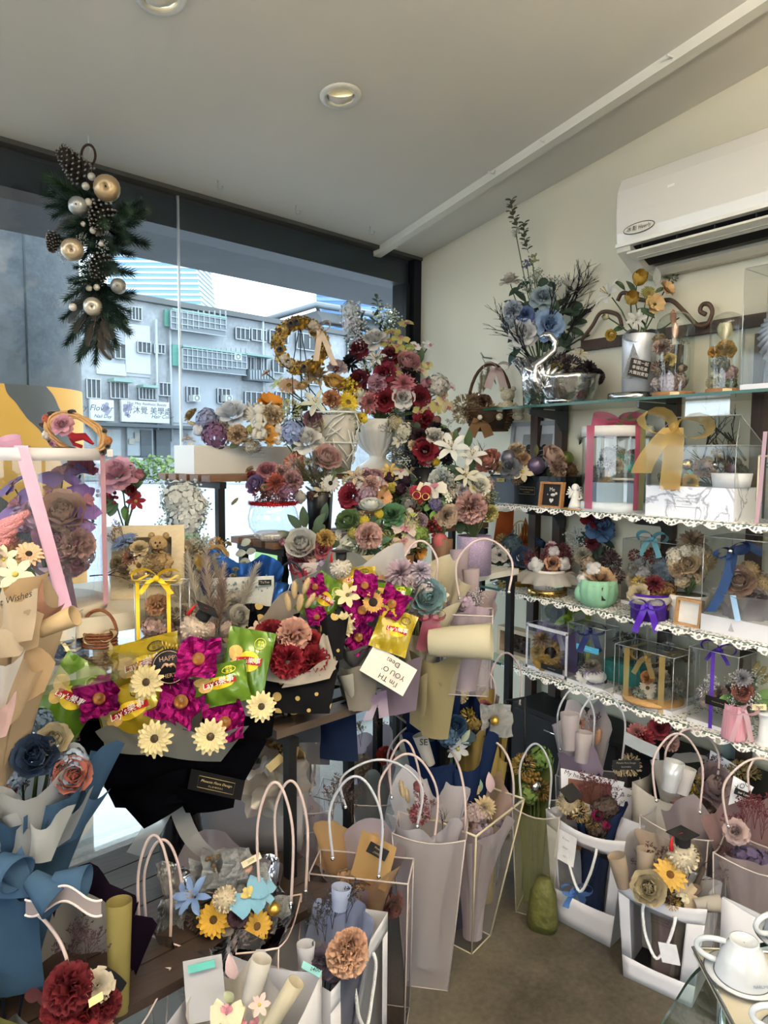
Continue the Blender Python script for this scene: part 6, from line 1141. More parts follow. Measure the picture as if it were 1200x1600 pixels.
def tinycherub():
 c = sp(898, 1, 2.1)+UP*.004; d = depth(c); k = pxm(1, d); t = thing('cherub_figurine', 'tiny white cherub on the second shelf by the small frame', 'figurine', c); b = MB(); m = M('#dedcd6', .6)
 b.lathe(c, [(.001, 0), (11*k, 0), (9*k, 6*k), (6*k, 16*k), (7*k, 24*k), (3*k, 28*k)], 14); b.ball(c+UP*33*k, 6*k, 12); b.tube([c+UP*24*k-RX*6*k, c+UP*18*k-RX*10*k-FX*4*k, c+UP*28*k-RX*5*k-FX*6*k], 2*k, 6); b.tube([c+UP*24*k+RX*6*k, c+UP*17*k+RX*9*k-FX*4*k, c+UP*14*k+RX*3*k-FX*7*k], 2*k, 6); b.build('body', m, t)
 for s in (-1, 1):
  b = MB()
  for i in range(4): b.tube([c+UP*24*k+RX*s*3*k+FX*3*k, c+UP*(34-i*4)*k+RX*s*(9+i*1.4)*k+FX*5*k], 2*k, 5, rr=[2*k, 1*k])
  b.build('wing', m, t)
tinycherub()
def hatbox():
 base = sp(961, 1, 2.2); d = depth(base); k = pxm(1, d); t = thing('clear_hatbox', 'round clear box with a pink and green ribbon on second shelf', 'gift box', base, 'clear gift boxes on the shelves'); r = 52*k; h = 120*k
 b = MB(); b.lathe(base, [(.001, 0), (r*1.03, 0), (r*1.03, 14*k), (.001, 14*k)], 40); b.build('base', M('#cfd6da', .5), t); b = MB(); b.lathe(base+UP*14*k, [(r, 0), (r, h-14*k)], 40); b.build('wall', GLASS('#f2f4f4', .9, .07), t)
 b = MB(); b.lathe(base+UP*h, [(.001, 10*k), (r*1.04, 10*k), (r*1.04, -6*k), (r*1.0, -6*k)], 40); b.build('lid', M('#c9c6c4', .5), t)
 pk, gn = FILM('#c9577a', .8, .4, .06), FILM('#9aa46a', .75, .4, .06)
 for a, m in ((R(-150), pk), (R(-75), gn), (R(-70), pk)):
  q = RX*cos(a)+FX*sin(a); sd = -RX*sin(a)+FX*cos(a); off = .008 if m is gn else -.008; b = MB(); b.ribbon([base+UP*(h+11*k)+sd*off, base+UP*(h+11*k)+q*r*1.05+sd*off, base+UP*(h-8*k)+q*r*1.06+sd*off, base+UP*h*.5+q*r*1.06+sd*off, base+UP*4*k+q*r*1.06+sd*off], sd, 16*k); b.build('ribbon', m, t)
 bow(t, base+UP*(h+14*k), RX, -FX*.6+UP, 40*k, 18*k, pk, .8); bow(t, base+UP*(h+15*k)+RX*14*k, RX+UP*.3, -FX*.4+UP, 34*k, 14*k, gn, .5)
 slab(t, base-RX*.085-FX*.05+UP*14*k, RX*.165, FX*.08, 30*k, M('#9fb6c9', .6, 0, .05), 'gift_drawer'); slab(t, base-RX*.02-FX*.06+UP*48*k, RX*.1, FX*.07, 3*k, M('#d8d3c4', .6), 'card_tray')
 b = MB(); p = base+RX*.03-FX*.02+UP*70*k; b.obox(p-RX*.045-UP*18*k+FX*.01, RX*.09, FX*.004, UP*36*k); b.build('teal_card', M('#3f9a8c', .5), t); b = MB(); rd = random.Random(4)
 arrange(t, (960, 735), d, 46, 40, [('mum', '#b3a884', 975, 715, 11), ('hydrangea', '#9aa39c', 950, 712, 13), ('woodrose', '#b59a66', 940, 744, 13), ('woodrose', '#a5a6a0', 972, 748, 14), ('rose', '#b98a84', 990, 715, 12), ('mum', '#3f4a54', 945, 725, 11), ('carnation', '#c9a79a', 995, 728, 11), ('rose', '#c9bfae', 962, 727, 11), ('leaf', '#3e4f4a', 990, 708, 20), ('hydrangea', '#6a7d78', 930, 740, 12), ('euca', '#5a6c64', 960, 700, 24)], rz=.05)
hatbox()
def marblebox():
 a, b_ = sp(1008, 1, 2.1), sp(1146, 1, 2.1); xv = b_-a; n = V((xv.y, -xv.x, 0)).normalized(); n = n if n.dot(CAM-a) > 0 else -n; d = depth((a+b_)/2); k = pxm(1, d); yv = -n*.17; t = thing('marble_gift_box', 'marble patterned box with clear cover and gold organza bow', 'gift box', a+xv/2+yv/2, 'clear gift boxes on the shelves'); h = 50*k
 m, N, L, bs = _new('marble_print'); bs.inputs['Roughness'].default_value = .35; tc = N.new('ShaderNodeTexCoord'); nz = N.new('ShaderNodeTexNoise'); nz.inputs['Scale'].default_value = 7; nz.inputs['Detail'].default_value = 6; nz.inputs['Distortion'].default_value = 1.6; rp = N.new('ShaderNodeValToRGB'); e = rp.color_ramp.elements; e[0].position = .47; e[0].color = lin('#dfe1ea'); e[1].position = .53; e[1].color = lin('#dfe1ea'); x = e.new(.5); x.color = lin('#8d8fa0'); L.new(tc.outputs['Object'], nz.inputs[0]); L.new(nz.outputs[0], rp.inputs[0]); L.new(rp.outputs[0], bs.inputs['Base Color'])
 slab(t, a, xv, yv, h, m, 'base'); clear_box(t, a+UP*h, xv, yv, 64*k, CLEARP); shop_mark(t, a+xv*.5+UP*h*.5+n*.001, xv, n, .085, '#5d5f6c')
 b = MB(); p = a+UP*(h+64*k); c = [p, p+xv, p+xv+yv, p+yv]; rg = [p+yv*.5+xv*.12+UP*46*k, p+yv*.5+xv*.88+UP*46*k]; b.add(c+rg, [(0, 1, 5, 4), (2, 3, 4, 5), (1, 2, 5), (3, 0, 4)]); b.build('gable_top', CLEARP, t); b = MB(); b.tube([rg[0]+UP*.001, rg[1]+UP*.001], .0018, 4); [b.tube([c[i], rg[j]], .0012, 4) for i, j in ((0, 0), (3, 0), (1, 1), (2, 1))]; b.build('edge', FILM('#eef0f2', .45, .2, .25), t)
 slab(t, rg[0]+xv*.14+UP*.0, xv*.5, yv*.02, 26*k, FILM('#e6e8ea', .3, .15, .15), 'handle')
 bc = P(1052, 668, d-.03); bow(t, bc, _r*1+_u*-.15, -_f, 54*k, 36*k, ORG, 0)
 for dx, L_ in ((-60, 70), (-5, 96)): b = MB(); b.ribbon([bc+_r*dx*k*t_*(1.4-.6*t_)-_u*L_*k*t_-_f*.012*sin(4*t_) for t_ in [i/8 for i in range(9)]], _r, 32*k); b.build('ribbon_tail', ORG, t)
 arrange(t, (1085, 748), d+.05, 60, 40, [('woodrose', '#b3826a', 1050, 752, 15), ('woodrose', '#c9a544', 1077, 754, 14), ('ball', None, 1074, 726, 8, {'mat': GOLD}), ('star', '#86b8b8', 1058, 740, 10), ('star', '#7fb4b6', 1082, 744, 12), ('carnation', '#b59a8c', 1096, 735, 15), ('ball', None, 1116, 727, 6, {'mat': SILVER}), ('dahlia', '#b98a84', 1137, 736, 16), ('woodrose', '#c2aa8a', 1112, 742, 12), ('sunflower', '#c9a552', 1126, 720, 14), ('mum', '#c9a04a', 1119, 708, 7), ('rose', '#39424c', 1148, 725, 11), ('rose', '#2f3a3c', 1155, 738, 14), ('mum', '#c99a5a', 1145, 697, 7), ('ballflower', '#b5a98f', 1105, 722, 8), ('leaf', '#2c3634', 1160, 745, 18, {'a': -60}), ('hydrangea', '#6a6a48', 1040, 745, 11)], stem=a+xv*.6+yv*.5+UP*h, rz=.05)
 c0 = a+xv*.86+yv*.35+UP*h; pot(t, c0, [(.001, .001), (26*k, .001), (29*k, 22*k), (27*k, 22*k)], M('#d9dbe0', .5), 'white_pot')
marblebox()
def edgebox():
 o = sp(1182, 1, 2.1); xv = V((0, -1, 0))*.16; yv = V((1, 0, 0))*.12; t = thing('wood_lined_box', 'wood lined clear box with pink ribbon at the right edge', 'gift box', o, 'clear gift boxes on the shelves'); slab(t, o+yv*.8, xv, yv*.2, .2, WOOD('#6d4a28', '#8f6638', 4), 'back'); clear_box(t, o, xv, yv*.8, .2, CLEARP, edge=.003, edgemat=M('#c9bca6', .5))
 b = MB(); b.ribbon([o+xv*.1-yv*.03+UP*.27, o+xv*.06-yv*.03+UP*.1, o+xv*.02-yv*.03+UP*.004], xv, .012); b.build('ribbon', FILM('#d6a9bb', .85, .4), t)
 for i, (x, z) in enumerate(((.3, .05), (.6, .07), (.8, .04))): flower(t, 'rose', ('#b98f8a', '#c9b59a', '#8f6a74')[i], o+xv*x+yv*.4+UP*z, -V((1, .3, -.4)), .03)
edgebox()
# ---------------------------------------------------------------- third shelf
shelf_arr('gold_pot_flowers', 'gold pot with a blue rose and white daisies, third shelf end', 812, 2, 2.2, [(20, 0), (24, 26), (22, 27)], M('#a5803a', .5, .3, .3, 50, .6, 60), (800, 885), 42, 42, [('ranunculus', '#4f6b9a', 815, 872, 17), ('anemone', '#d9d2ca', 781, 868, 15), ('hydrangea', '#4f6a74', 800, 850, 15), ('ranunculus', '#39527c', 843, 850, 10), ('mum', '#c9a55e', 785, 845, 10), ('euca', '#7f978a', 800, 835, 30), ('leaf', '#3f6648', 820, 897, 20, {'a': -30}), ('gyp', '#c6cac4', 797, 898, 16), ('star', '#c9ae2e', 786, 910, 8), ('leaf', '#3c523e', 775, 900, 24, {'a': 220}), ('barewig', '#6b6a50', 770, 870, 40), ('hydrangea', '#9fa9ae', 830, 880, 11)], [('roundleaf', '#3f563f', 14, 16), ('gyp', '#b9bdb6', 3, 14)], 31)
t_, c_ = tray(858, 2, 2.15, .078, .026, 'round gold tray under the tulle wrapped cup', M('#a98d52', .2, 1, .2, 20))
def tulle(t, base, k, d):
 b = MB(); c = base+UP*34*k; b.lathe(c, [(24*k, 0), (34*k, 2*k), (46*k, -6*k), (50*k, -14*k)], 60, wob=lambda a, j: .1*sin(a*13)*j/3); b.build('tulle_ruffle', FILM('#ddd8d2', .62, .8, .02), t); text('LOVE', 9*k, base+UP*13*k-FX*24.5*k, RX, -FX, M('#5d5750', .7), t); ptag(t, P(873, 915, d-.09), _r+_u*.15, -_f, 15*k, 6*k, M('#b7d3c4', .5), 'price_tag')
shelf_arr('tulle_cup', 'white cup with tulle ruffle, burgundy twigs and cotton', 860, 2, 2.15, [(22, 0), (25, 36), (24, 38)], M('#d3cfcc', .5), (862, 880), 44, 34, [('cotton', '#d8d6d8', 838, 883, 13), ('cotton', '#d8d4d4', 880, 881, 12), ('rose', '#c08d6e', 863, 880, 12), ('cotton', '#cfc6c6', 865, 862, 10), ('orchid', '#c9a3ae', 862, 853, 9), ('woodrose', '#c0988e', 846, 893, 8)] + [('caspia', '#6d3038', 820+i*9, 862+(i % 3)*7, 26, {'var': i % 3}) for i in range(11)], [('mum', '#6a2c36', 12, 9), ('hydrangea', '#7a3f48', 6, 10)], 32, lift=.004, extra=tulle)
def cactus(t, base, k, d):
 m = M('#7fb094', .6, 0, .08, 20); b = MB(); c = base-RX*27*k+UP*20*k; b.ball(c, 9*k, 10, 0, (1, 1, 1.4)); b.build('cactus_arm', m, t); ptag(t, base-FX*29*k+RX*1*k+UP*24*k, UP, -FX, 20*k, 6*k, M('#1b1c1d', .5), 'shop_tag'); ptag(t, base-FX*22*k+RX*19*k+UP*26*k, UP, -FX+RX*.9, 18*k, 6*k, M('#c9a98c', .5), 'price_tag')
 b = MB()
 for i in range(14):
  for j in range(5): a = 2*pi*i/14; r = 29*k*(.9+.1*sin(j)); p = base+V((cos(a)*r, sin(a)*r, (6+j*8)*k)); b.add([p, p+V((cos(a), sin(a), .6))*2.2*k, p+V((-sin(a), cos(a), 0))*.8*k], [(0, 1, 2)])
 b.build('spines', M('#d8e4da', .7), t)
shelf_arr('cactus_pot', 'green cactus shaped pot with a beige succulent and cotton', 937, 2, 2.13, [(18, 0), (26, 8), (30, 24), (28, 42), (26, 43)], M('#7fb094', .6, 0, .08, 20), (938, 900), 34, 26, [('woodrose', '#d6b188', 937, 906, 24, {'n': UP*.8-_f*.6}), ('cotton', '#dcd8d4', 928, 890, 13), ('cotton', '#d9d5d2', 912, 906, 11), ('mum', '#4a333a', 955, 878, 14), ('mum', '#54383e', 962, 900, 12), ('hydrangea', '#8f7a66', 918, 880, 11)], [('roundleaf', '#7a6658', 6, 12)], 33, wob=lambda a, j: .07*abs(sin(a*7)), extra=cactus, n=56)
shelf_arr('red_blue_rose_pot', 'tall pot with a red rose above a blue rose, third shelf', 932, 2, 2.29, [(22, 0), (24, 36), (22, 38)], M('#b7aa98', .6), (932, 850), 36, 56, [('rose', '#8c1420', 930, 808, 18), ('rose', '#5f84b0', 938, 826, 19), ('rose', '#6d1a2a', 925, 848, 10), ('leaf', '#3f5e4c', 968, 828, 20, {'a': 40}), ('leaf', '#34483c', 950, 850, 22, {'a': -30}), ('leaf', '#34483c', 915, 842, 20, {'a': 210}), ('carnation', '#c3b8a0', 912, 868, 13), ('mum', '#5b4640', 948, 868, 13), ('gyp', '#c9cfd0', 900, 840, 18), ('gyp', '#bfc6c6', 906, 855, 16), ('leaf', '#2f4238', 935, 858, 24, {'a': -90})], [('leaf', '#3a5044', 14, 22), ('roundleaf', '#465a4a', 8, 16)], 34)
def sbox(name, label, pa, pb, i, X, dep, hpx, items=(), c=None, rx=30, ry=24, basem=WHITE, bh=.012, bowc=None, bowm=None, film=None, stem=False, extra=None, gable=False, seed=0, fill=(), bows=26, roundtop=False):
 """clear gift box standing on a shelf"""
 a, b_ = sp(pa, i, X), sp(pb, i, X); xv = b_-a; n = V((xv.y, -xv.x, 0)).normalized(); n = n if n.dot(CAM-a) > 0 else -n; yv = -n*dep; d = depth((a+b_)/2+yv*.4); k = pxm(1, d); a = a+UP*.002; t = thing(name, label, 'gift box', a+xv/2+yv/2, 'clear gift boxes on the shelves'); slab(t, a, xv, yv, bh, basem); clear_box(t, a+UP*bh, xv*1, yv, hpx*k-bh, film or CLEARP)
 if items: arrange(t, c, d, rx, ry, list(items)+fillers(c, rx*.8, ry*.8, fill, seed), rz=min(dep*.35, .05))
 if bowm is not None:
  tp = a+xv*.5+yv*.5+UP*(hpx*k+.002) if bowc is None else P(*bowc, d-.02)
  bow(t, tp, xv, n+UP*.4, bows*k, bows*.35*k, bowm, .9)
 if extra: extra(t, a, xv, yv, n, k, d)
 return t
sbox('gift_box', 'clear square box with a turquoise bow, third shelf middle', 975, 1060, 2, 2.24, .11, 104, [('mum', '#8e1f26', 992, 868, 9), ('mum', '#8c2a2a', 1022, 868, 12), ('mum', '#7a2c30', 1050, 862, 10), ('hydrangea', '#a5a2a8', 1005, 895, 14), ('carnation', '#9aa7ae', 1030, 892, 13), ('pampas', '#a59a88', 1000, 890, 26), ('woodrose', '#b5a890', 990, 905, 12), ('woodrose', '#a68c84', 1045, 890, 12)], (1018, 890), 36, 30, bowm=M('#7fc0cc', .4, 0, .1), bowc=(1020, 842), fill=[('hydrangea', '#8a8f92', 7, 11), ('star', '#9a4a4a', 5, 8)], seed=3)
shelf_arr('purple_pot', 'pot wrapped in purple ribbon with gold and burgundy flowers', 1020, 2, 2.11, [(27, 0), (28, 34), (30, 42)], M('#46208a', .45, 0, .3, 30, .8, 40), (1018, 932), 38, 30, [('woodrose', '#c3b48e', 998, 928, 16), ('mum', '#c0a045', 998, 912, 11), ('dahlia', '#6d1a28', 1022, 913, 16), ('dahlia', '#a07a3a', 1036, 934, 20), ('mum', '#c4b68f', 1004, 942, 10), ('hydrangea', '#6a4f2a', 1044, 920, 12)], [('roundleaf', '#4d4436', 6, 11)], 35, wob=lambda a, j: .05*sin(a*11), extra=lambda t, b_, k, d: (bow(t, P(1010, 946, d-.08), _r, -_f, 26*k, 10*k, M('#4a22a0', .35), 1.3), pot(t, b_+UP*26*k, [(30*k, 0), (34*k, 8*k), (31*k, 12*k)], M('#9a9490', .5, 0, .5, 200), 'plaid_band')))
pframe('picture_frame', 'small wooden frame with a pale sketch beside the purple pot', 1059, 1100, 938, 2, 2.105, WOOD('#8d6a44', '#b58c5e', 5), M('#d8d8d6', .6), .008, extra=lambda t, c, xd, up, n, w, h: None)
shelf_arr('beige_tier_pot', 'white basket pot heaped with beige dried flowers, third shelf', 1080, 2, 2.2, [(26, 0), (34, 40), (32, 42)], M('#d0cecb', .6, 0, .1, 60, .5, 60), (1080, 880), 40, 42, [('dahlia', '#b39474', 1083, 848, 22), ('ranunculus', '#c3aa85', 1075, 880, 15), ('mum', '#c49c4e', 1103, 878, 13), ('hydrangea', '#d3c9b4', 1055, 868, 13), ('hydrangea', '#cfc2ac', 1090, 862, 12), ('carnation', '#b79a78', 1058, 890, 12), ('hydrangea', '#d9d0bd', 1072, 862, 11), ('woodrose', '#bfa886', 1092, 893, 12), ('ball', None, 1095, 900, 6, {'mat': SILVER}), ('hydrangea', '#cbb894', 1052, 878, 10), ('star', '#d8cdb8', 1110, 865, 9)], [('hydrangea', '#c9b899', 10, 10), ('pampas', '#8c8070', 4, 24), ('star', '#d5c9b0', 6, 8)], 36, wob=lambda a, j: .03*sin(a*20))
def velvet(t, a, xv, yv, n, k, d):
 m = M('#1f3a66', .8, 0, .15); p = P(1142, 862, d-.03); bow(t, p, _r+_u*.3, -_f, 26*k, 16*k, m, 0); b = MB(); b.ribbon([p-_r*8*k*t_-_r*26*k*t_*t_-_u*92*k*t_-_f*.01 for t_ in [i/7 for i in range(8)]], _r, 17*k); b.build('ribbon_tail', m, t)
 b = MB(); b.ribbon([p, p+_r*30*k+_u*8*k, p+_r*48*k-_u*2*k], _u, 14*k); b.build('ribbon_loop', m, t); flower(t, 'ball', None, P(1141, 861, d-.05), UP, 4*k, mat=SILVER); b = MB(); b.ribbon([P(1145+8*t_, 930+40*t_, d-.06) for t_ in [0, .5, 1]], _r, 9*k); b.build('blue_ribbon', M('#8fb2d4', .4), t)
 b = MB(); c = a+xv*.5+yv*.4+UP*.05; b.lathe(c, [(34*k, -18*k), (30*k, 10*k), (40*k, 34*k), (52*k, 40*k)], 40, wob=lambda an, j: .12*sin(an*9+j)); b.build('tulle', FILM('#b9b4bc', .4, .8), t)
sbox('gift_box', 'clear box with a navy velvet ribbon and beige rose, white tray', 1102, 1215, 2, 2.1, .17, 150, [('ranunculus', '#b08d7a', 1155, 908, 22), ('ballflower', '#b3946a', 1170, 892, 14), ('ranunculus', '#9a858c', 1178, 938, 17), ('woodrose', '#c4a25e', 1150, 938, 11), ('ballflower', '#b59a70', 1190, 912, 14), ('mum', '#8f7a58', 1140, 900, 10), ('bunnytail', '#a59a84', 1196, 930, 14)], (1165, 915), 40, 34, bh=.052, extra=velvet, fill=[('hydrangea', '#a59a98', 4, 12)], seed=5)
# ---------------------------------------------------------------- lowest shelf
def shadowfl(t, c, xd, up, n, w, h):
 rd = random.Random(5)
 for i in range(16): flower(t, rd.choice(('woodrose', 'mum', 'dahlia')), rd.choice(('#6d4d3a', '#8a6a4c', '#59402f', '#7a5f50')), c+xd*rd.uniform(-.3, .3)*w*.9+up*rd.uniform(-.3, .3)*h*.9+n*.004, n, rd.uniform(.008, .013))
pframe('shadow_box', 'pale wooden shadow box of brown dried flowers on lowest shelf', 780, 838, 986, 3, 2.16, WOOD('#a5957c', '#c2b49a', 4), M('#2a2522', .7), .017, .02, extra=shadowfl, deep=.05, group=None)
def sunny(t, a, xv, yv, n, k, d):
 b = MB(); b.obox(a+yv*.85+UP*.012, xv, yv*.05, UP*66*k); b.build('purple_card', M('#7a6296', .6), t); lm = M('#d6d4dc', .7, 0, .3, 120)
 for o, xd, yd in ((a, xv, UP*5*k), (a+UP*67*k, xv, UP*5*k), (a, xv.normalized()*4*k, UP*70*k), (a+xv-xv.normalized()*4*k, xv.normalized()*4*k, UP*70*k)): b = MB(); b.obox(o+n*.0005, xd, yd, n*.001); b.build('lace_trim', lm, t)
 ptag(t, P(862, 1045, d-.07), xv, n, 42*k, 8*k, BLACK, 'shop_label', ['Phoenix Flora Design'], M('#cfcac0', .6, 0, 0), .0042)
sbox('gift_box', 'clear box with lace trim and dried sunflower, lowest shelf', 827, 893, 3, 2.11, .07, 72, [('sunflower', '#b3955a', 860, 1020, 20), ('dahlia', '#8a6f58', 847, 1000, 15), ('woodrose', '#c9a44e', 848, 1033, 14), ('mum', '#9a8a80', 879, 1028, 14), ('mum', '#c9a050', 876, 1045, 12), ('woodrose', '#a8925c', 840, 1018, 11), ('tulip', '#8f78a8', 880, 1002, 12), ('carnation', '#b49a5c', 862, 1038, 10), ('ball', None, 867, 1033, 4, {'mat': SILVER})], (860, 1020), 32, 30, bowm=FILM('#b3a9c4', .85, .5), bowc=(872, 985), extra=sunny)
def navy(t, a, xv, yv, n, k, d):
 bow(t, P(922, 985, d-.04), _r, -_f, 24*k, 10*k, M('#1c2558', .5), 1.2); ptag(t, P(918, 1014, d-.045), xv, n, 42*k, 9*k, M('#4aa0c4', .5), 'shop_label', ['Phoenix Flora Design'], M('#e8f0f2', .6, 0, 0), .0045); b = MB(); b.ribbon([P(920, 1000, d+.04), P(918, 1030, d+.05), P(915, 1050, d+.05)], _r, 6*k); b.build('green_ribbon', M('#9aa83a', .4), t); c = a+xv*.55+yv*.5+UP*.012; b = MB(); b.ball(c+UP*10*k, 19*k, 18, 0, (1, 1, .55)); b.build('white_pot', M('#dddcdc', .5), t)
sbox('gift_box', 'tall clear box with navy bow and white pot, lowest shelf', 893, 952, 3, 2.1, .085, 96, [('daisy', '#d6d4d2', 913, 1056, 13, {'sec': '#6b5a3c'}), ('rose', '#9d8cc4', 927, 1056, 13), ('woodrose', '#a89f8e', 925, 1042, 13), ('leaf', '#6a727c', 940, 1056, 14), ('rose', '#343a44', 940, 1064, 8), ('mum', '#49505a', 912, 1044, 9)], (926, 1058), 24, 20, extra=navy)
sbox('gift_box', 'clear box with a yellow-green bow behind the navy bow box', 850, 900, 3, 2.26, .08, 104, (), None, bowm=M('#9db536', .4), bowc=(888, 965), bows=40)
def goldtie(t, a, xv, yv, n, k, d):
 for u in (.22, .82): b = MB(); q = a+xv*u; b.ribbon([q+n*.001, q+n*.001+UP*86*k, q+yv*.5+UP*87*k, q+yv+UP*86*k], xv, 10*k); b.build('ribbon', ORG, t)
 ptag(t, a+xv*.42+n*.001+UP*.008, xv, n, 20*k, 8*k, M('#b3cfc0', .5), 'price_tag', ['3200'], size=.005); c = a+xv*.5+yv*.5+UP*.013; b = MB(); b.lathe(c, [(.001, 0), (46*k, 0), (46*k, 5*k), (.001, 5*k)], 28); b.build('wood_disc', WOOD('#8f6a40', '#b58e5c', 5), t)
sbox('gift_box', 'clear box tied with gold organza on a wood disc, lowest shelf', 968, 1062, 3, 2.09, .13, 88, [('woodrose', '#8f8a80', 1030, 1058, 15), ('woodrose', '#9aa09a', 1032, 1086, 16), ('carnation', '#c9854a', 1012, 1060, 10), ('daisy', '#c9c2b0', 1012, 1075, 12), ('mum', '#8a8f88', 1050, 1080, 13), ('mum', '#c3bba6', 1060, 1070, 10), ('leaf', '#3f5648', 995, 1080, 18, {'a': 160}), ('hydrangea', '#7a8278', 1000, 1085, 12), ('cotton', '#d0ccc4', 1015, 1088, 9), ('mum', '#6a5f50', 1042, 1065, 9)], (1028, 1074), 38, 26, bowm=ORG, bowc=(1010, 1028), extra=goldtie, bh=.016)
b_ = sp(950, 3, 2.24); slab(thing('turquoise_box', 'plain turquoise cardboard box behind the gold tied box', 'box', b_), b_+UP*.003, V((0, -.16, 0)), V((.08, 0, 0)), .075, M('#3f9a96', .6, 0, .05), 'carton')
sbox('gift_box', 'dim clear box of gold dried blooms at the back of lowest shelf', 952, 1000, 3, 2.27, .07, 112, [('woodrose', '#a88a52', 985, 1018, 13), ('mum', '#6f6450', 972, 1000, 12), ('mum', '#5f584c', 990, 1000, 10)], (980, 1010), 20, 24, basem=M('#5d5a54', .6))
sbox('gift_box', 'low clear box with two pearl eyes behind the purple tied box', 1022, 1085, 3, 2.26, .07, 100, [('ball', None, 1036, 1020, 5, {'mat': BLACK}), ('mum', '#b09054', 1075, 1025, 10), ('ballflower', '#bdb7ae', 1042, 1022, 16)], (1045, 1022), 26, 20)
def purple(t, a, xv, yv, n, k, d):
 m = M('#4c2a9a', .4); q = a+xv*.5; b = MB(); b.ribbon([q+n*.001, q+n*.001+UP*118*k, q+yv*.5+UP*120*k], xv, 6*k); b.build('ribbon', m, t); bow(t, q+yv*.3+UP*121*k, xv, n+UP*.4, 28*k, 6*k, m, .6); put('snowflake', mesh_of('snow'), [M('#dfe3e8', .5)], t, P(1112, 1066, d-.03), frame(n), 13*k)
 c = P(1122, 1098, d-.085); b = MB(); x = xv.normalized(); b.add([c-x*20*k-UP*7*k, c+x*12*k-UP*7*k, c+x*20*k, c+x*12*k+UP*7*k, c-x*20*k+UP*7*k], [(0, 1, 2, 3, 4)]); b.build('black_tag', BLACK, t); text('Phoenix Flora Design', .0045, c+n*.001, xv, n, M('#b5a878', .5), t)
sbox('gift_box', 'clear box tied with purple ribbon and a white snowflake', 1086, 1165, 3, 2.1, .11, 120, [('mum', '#a8a4ae', 1100, 1080, 10), ('carnation', '#b59a98', 1125, 1085, 12), ('woodrose', '#b8a6a0', 1105, 1095, 11), ('carnation', '#8f7f86', 1140, 1080, 11), ('daisy', '#c9b88c', 1108, 1092, 9)], (1122, 1085), 30, 22, extra=purple)
shelf_arr('pink_ribbed_vase', 'pink ribbed vase with ribbon, brown rose and green leaves', 1163, 3, 2.085, [(17, 0), (18, 4), (16, 40), (15, 56)], M('#c993a2', .45, 0, .06), (1165, 1070), 36, 34, [('ranunculus', '#9a5a4c', 1160, 1080, 14), ('dahlia', '#82808c', 1160, 1060, 14), ('gyp', '#d5d6da', 1172, 1092, 18), ('gyp', '#ced2d4', 1150, 1095, 14), ('leaf', '#6f9a58', 1135, 1092, 30, {'a': 190}), ('leaf', '#7aa25c', 1200, 1085, 34, {'a': 10}), ('leaf', '#72985a', 1195, 1098, 30, {'a': -15}), ('bunnytail', '#9c8c5c', 1182, 1042, 14), ('bunnytail', '#948455', 1190, 1050, 14), ('bunnytail', '#8f8054', 1197, 1060, 14), ('euca', '#6f8a64', 1178, 1075, 26), ('berries', '#5a1420', 1160, 1072, 4)], [('gyp', '#c3cac4', 3, 13)], 41, wob=lambda a, j: .035*sin(a*22), n=66, extra=lambda t, b_, k, d: (bow(t, P(1160, 1110, d-.05), _r, -_f, 24*k, 8*k, FILM('#dcb3c0', .8, .4), 1.7), ptag(t, P(1186, 1105, d-.05), _r, -_f, 22*k, 9*k, M('#d3cba4', .6), 'price_tag', ['1500'], size=6*k)))
def candle():
 c = sp(1212, 3, 2.12); t = thing('candle_column', 'white column candle stand at the right end of lowest shelf', 'candle stand', c); b = MB(); k = .0013; b.lathe(c, [(.001, 0), (20*k, 0), (20*k, 4*k), (16*k, 8*k), (18*k, 12*k), (13*k, 16*k), (12*k, 60*k), (15*k, 66*k), (18*k, 70*k), (18*k, 74*k), (.001, 74*k)], 32, wob=lambda a, j: .03*sin(a*14) if 5 <= j <= 6 else 0); b.build('column', M('#c9ced2', .6), t)
candle()
def orangecards():
 c = sp(800, 2, 2.29); d = depth(c); k = pxm(1, d); t = thing('orange_card_stand', 'orange folded cards with a gold wire lattice, far end of third shelf', 'card stand', c); om = M('#b0501c', .7, 0, .1)
 for q in (((770, 850, d), (800, 862, d), (803, 798, d+.02), (778, 800, d+.02)), ((806, 856, d), (838, 866, d), (842, 836, d+.02), (822, 806, d+.02))): psheet(t, q, om, .01, .002, 'folded_card')
 for x in range(6): b = MB(); b.tube([P(802+x*4.4, 848, d-.02), P(802+x*4.4, 822-4*sin(x*.6), d-.02)], .8*k, 4); b.build('lattice_wire', GOLD, t)
 b = MB(); b.tube([P(802, 848, d-.02), P(826, 848, d-.02)], .9*k, 4); b.tube([P(802+24*i/8, 822-8*sin(pi*i/8), d-.02) for i in range(9)], .9*k, 4); b.build('lattice_frame', GOLD, t); slab(t, c-V((.02, 0, 0)), V((0, -.17, 0)), V((.05, 0, 0)), .012, M('#8a5a2c', .6), 'foot')
 g = thing('cut_glass_goblet', 'silver cut glass goblet beside the orange cards', 'goblet', sp(782, 2, 2.16)); g0 = V(g.location); b = MB(); b.lathe(g0, [(.001, 0), (.03, 0), (.03, .004), (.006, .012), (.006, .07), (.02, .085), (.045, .1), (.052, .16), (.05, .16), (.04, .1), (.001, .09)], 36, wob=lambda a, j: .06*sin(a*12) if j > 5 else 0); b.build('bowl', M('#b9bcc0', .15, .8, .3, 120), g)
orangecards()
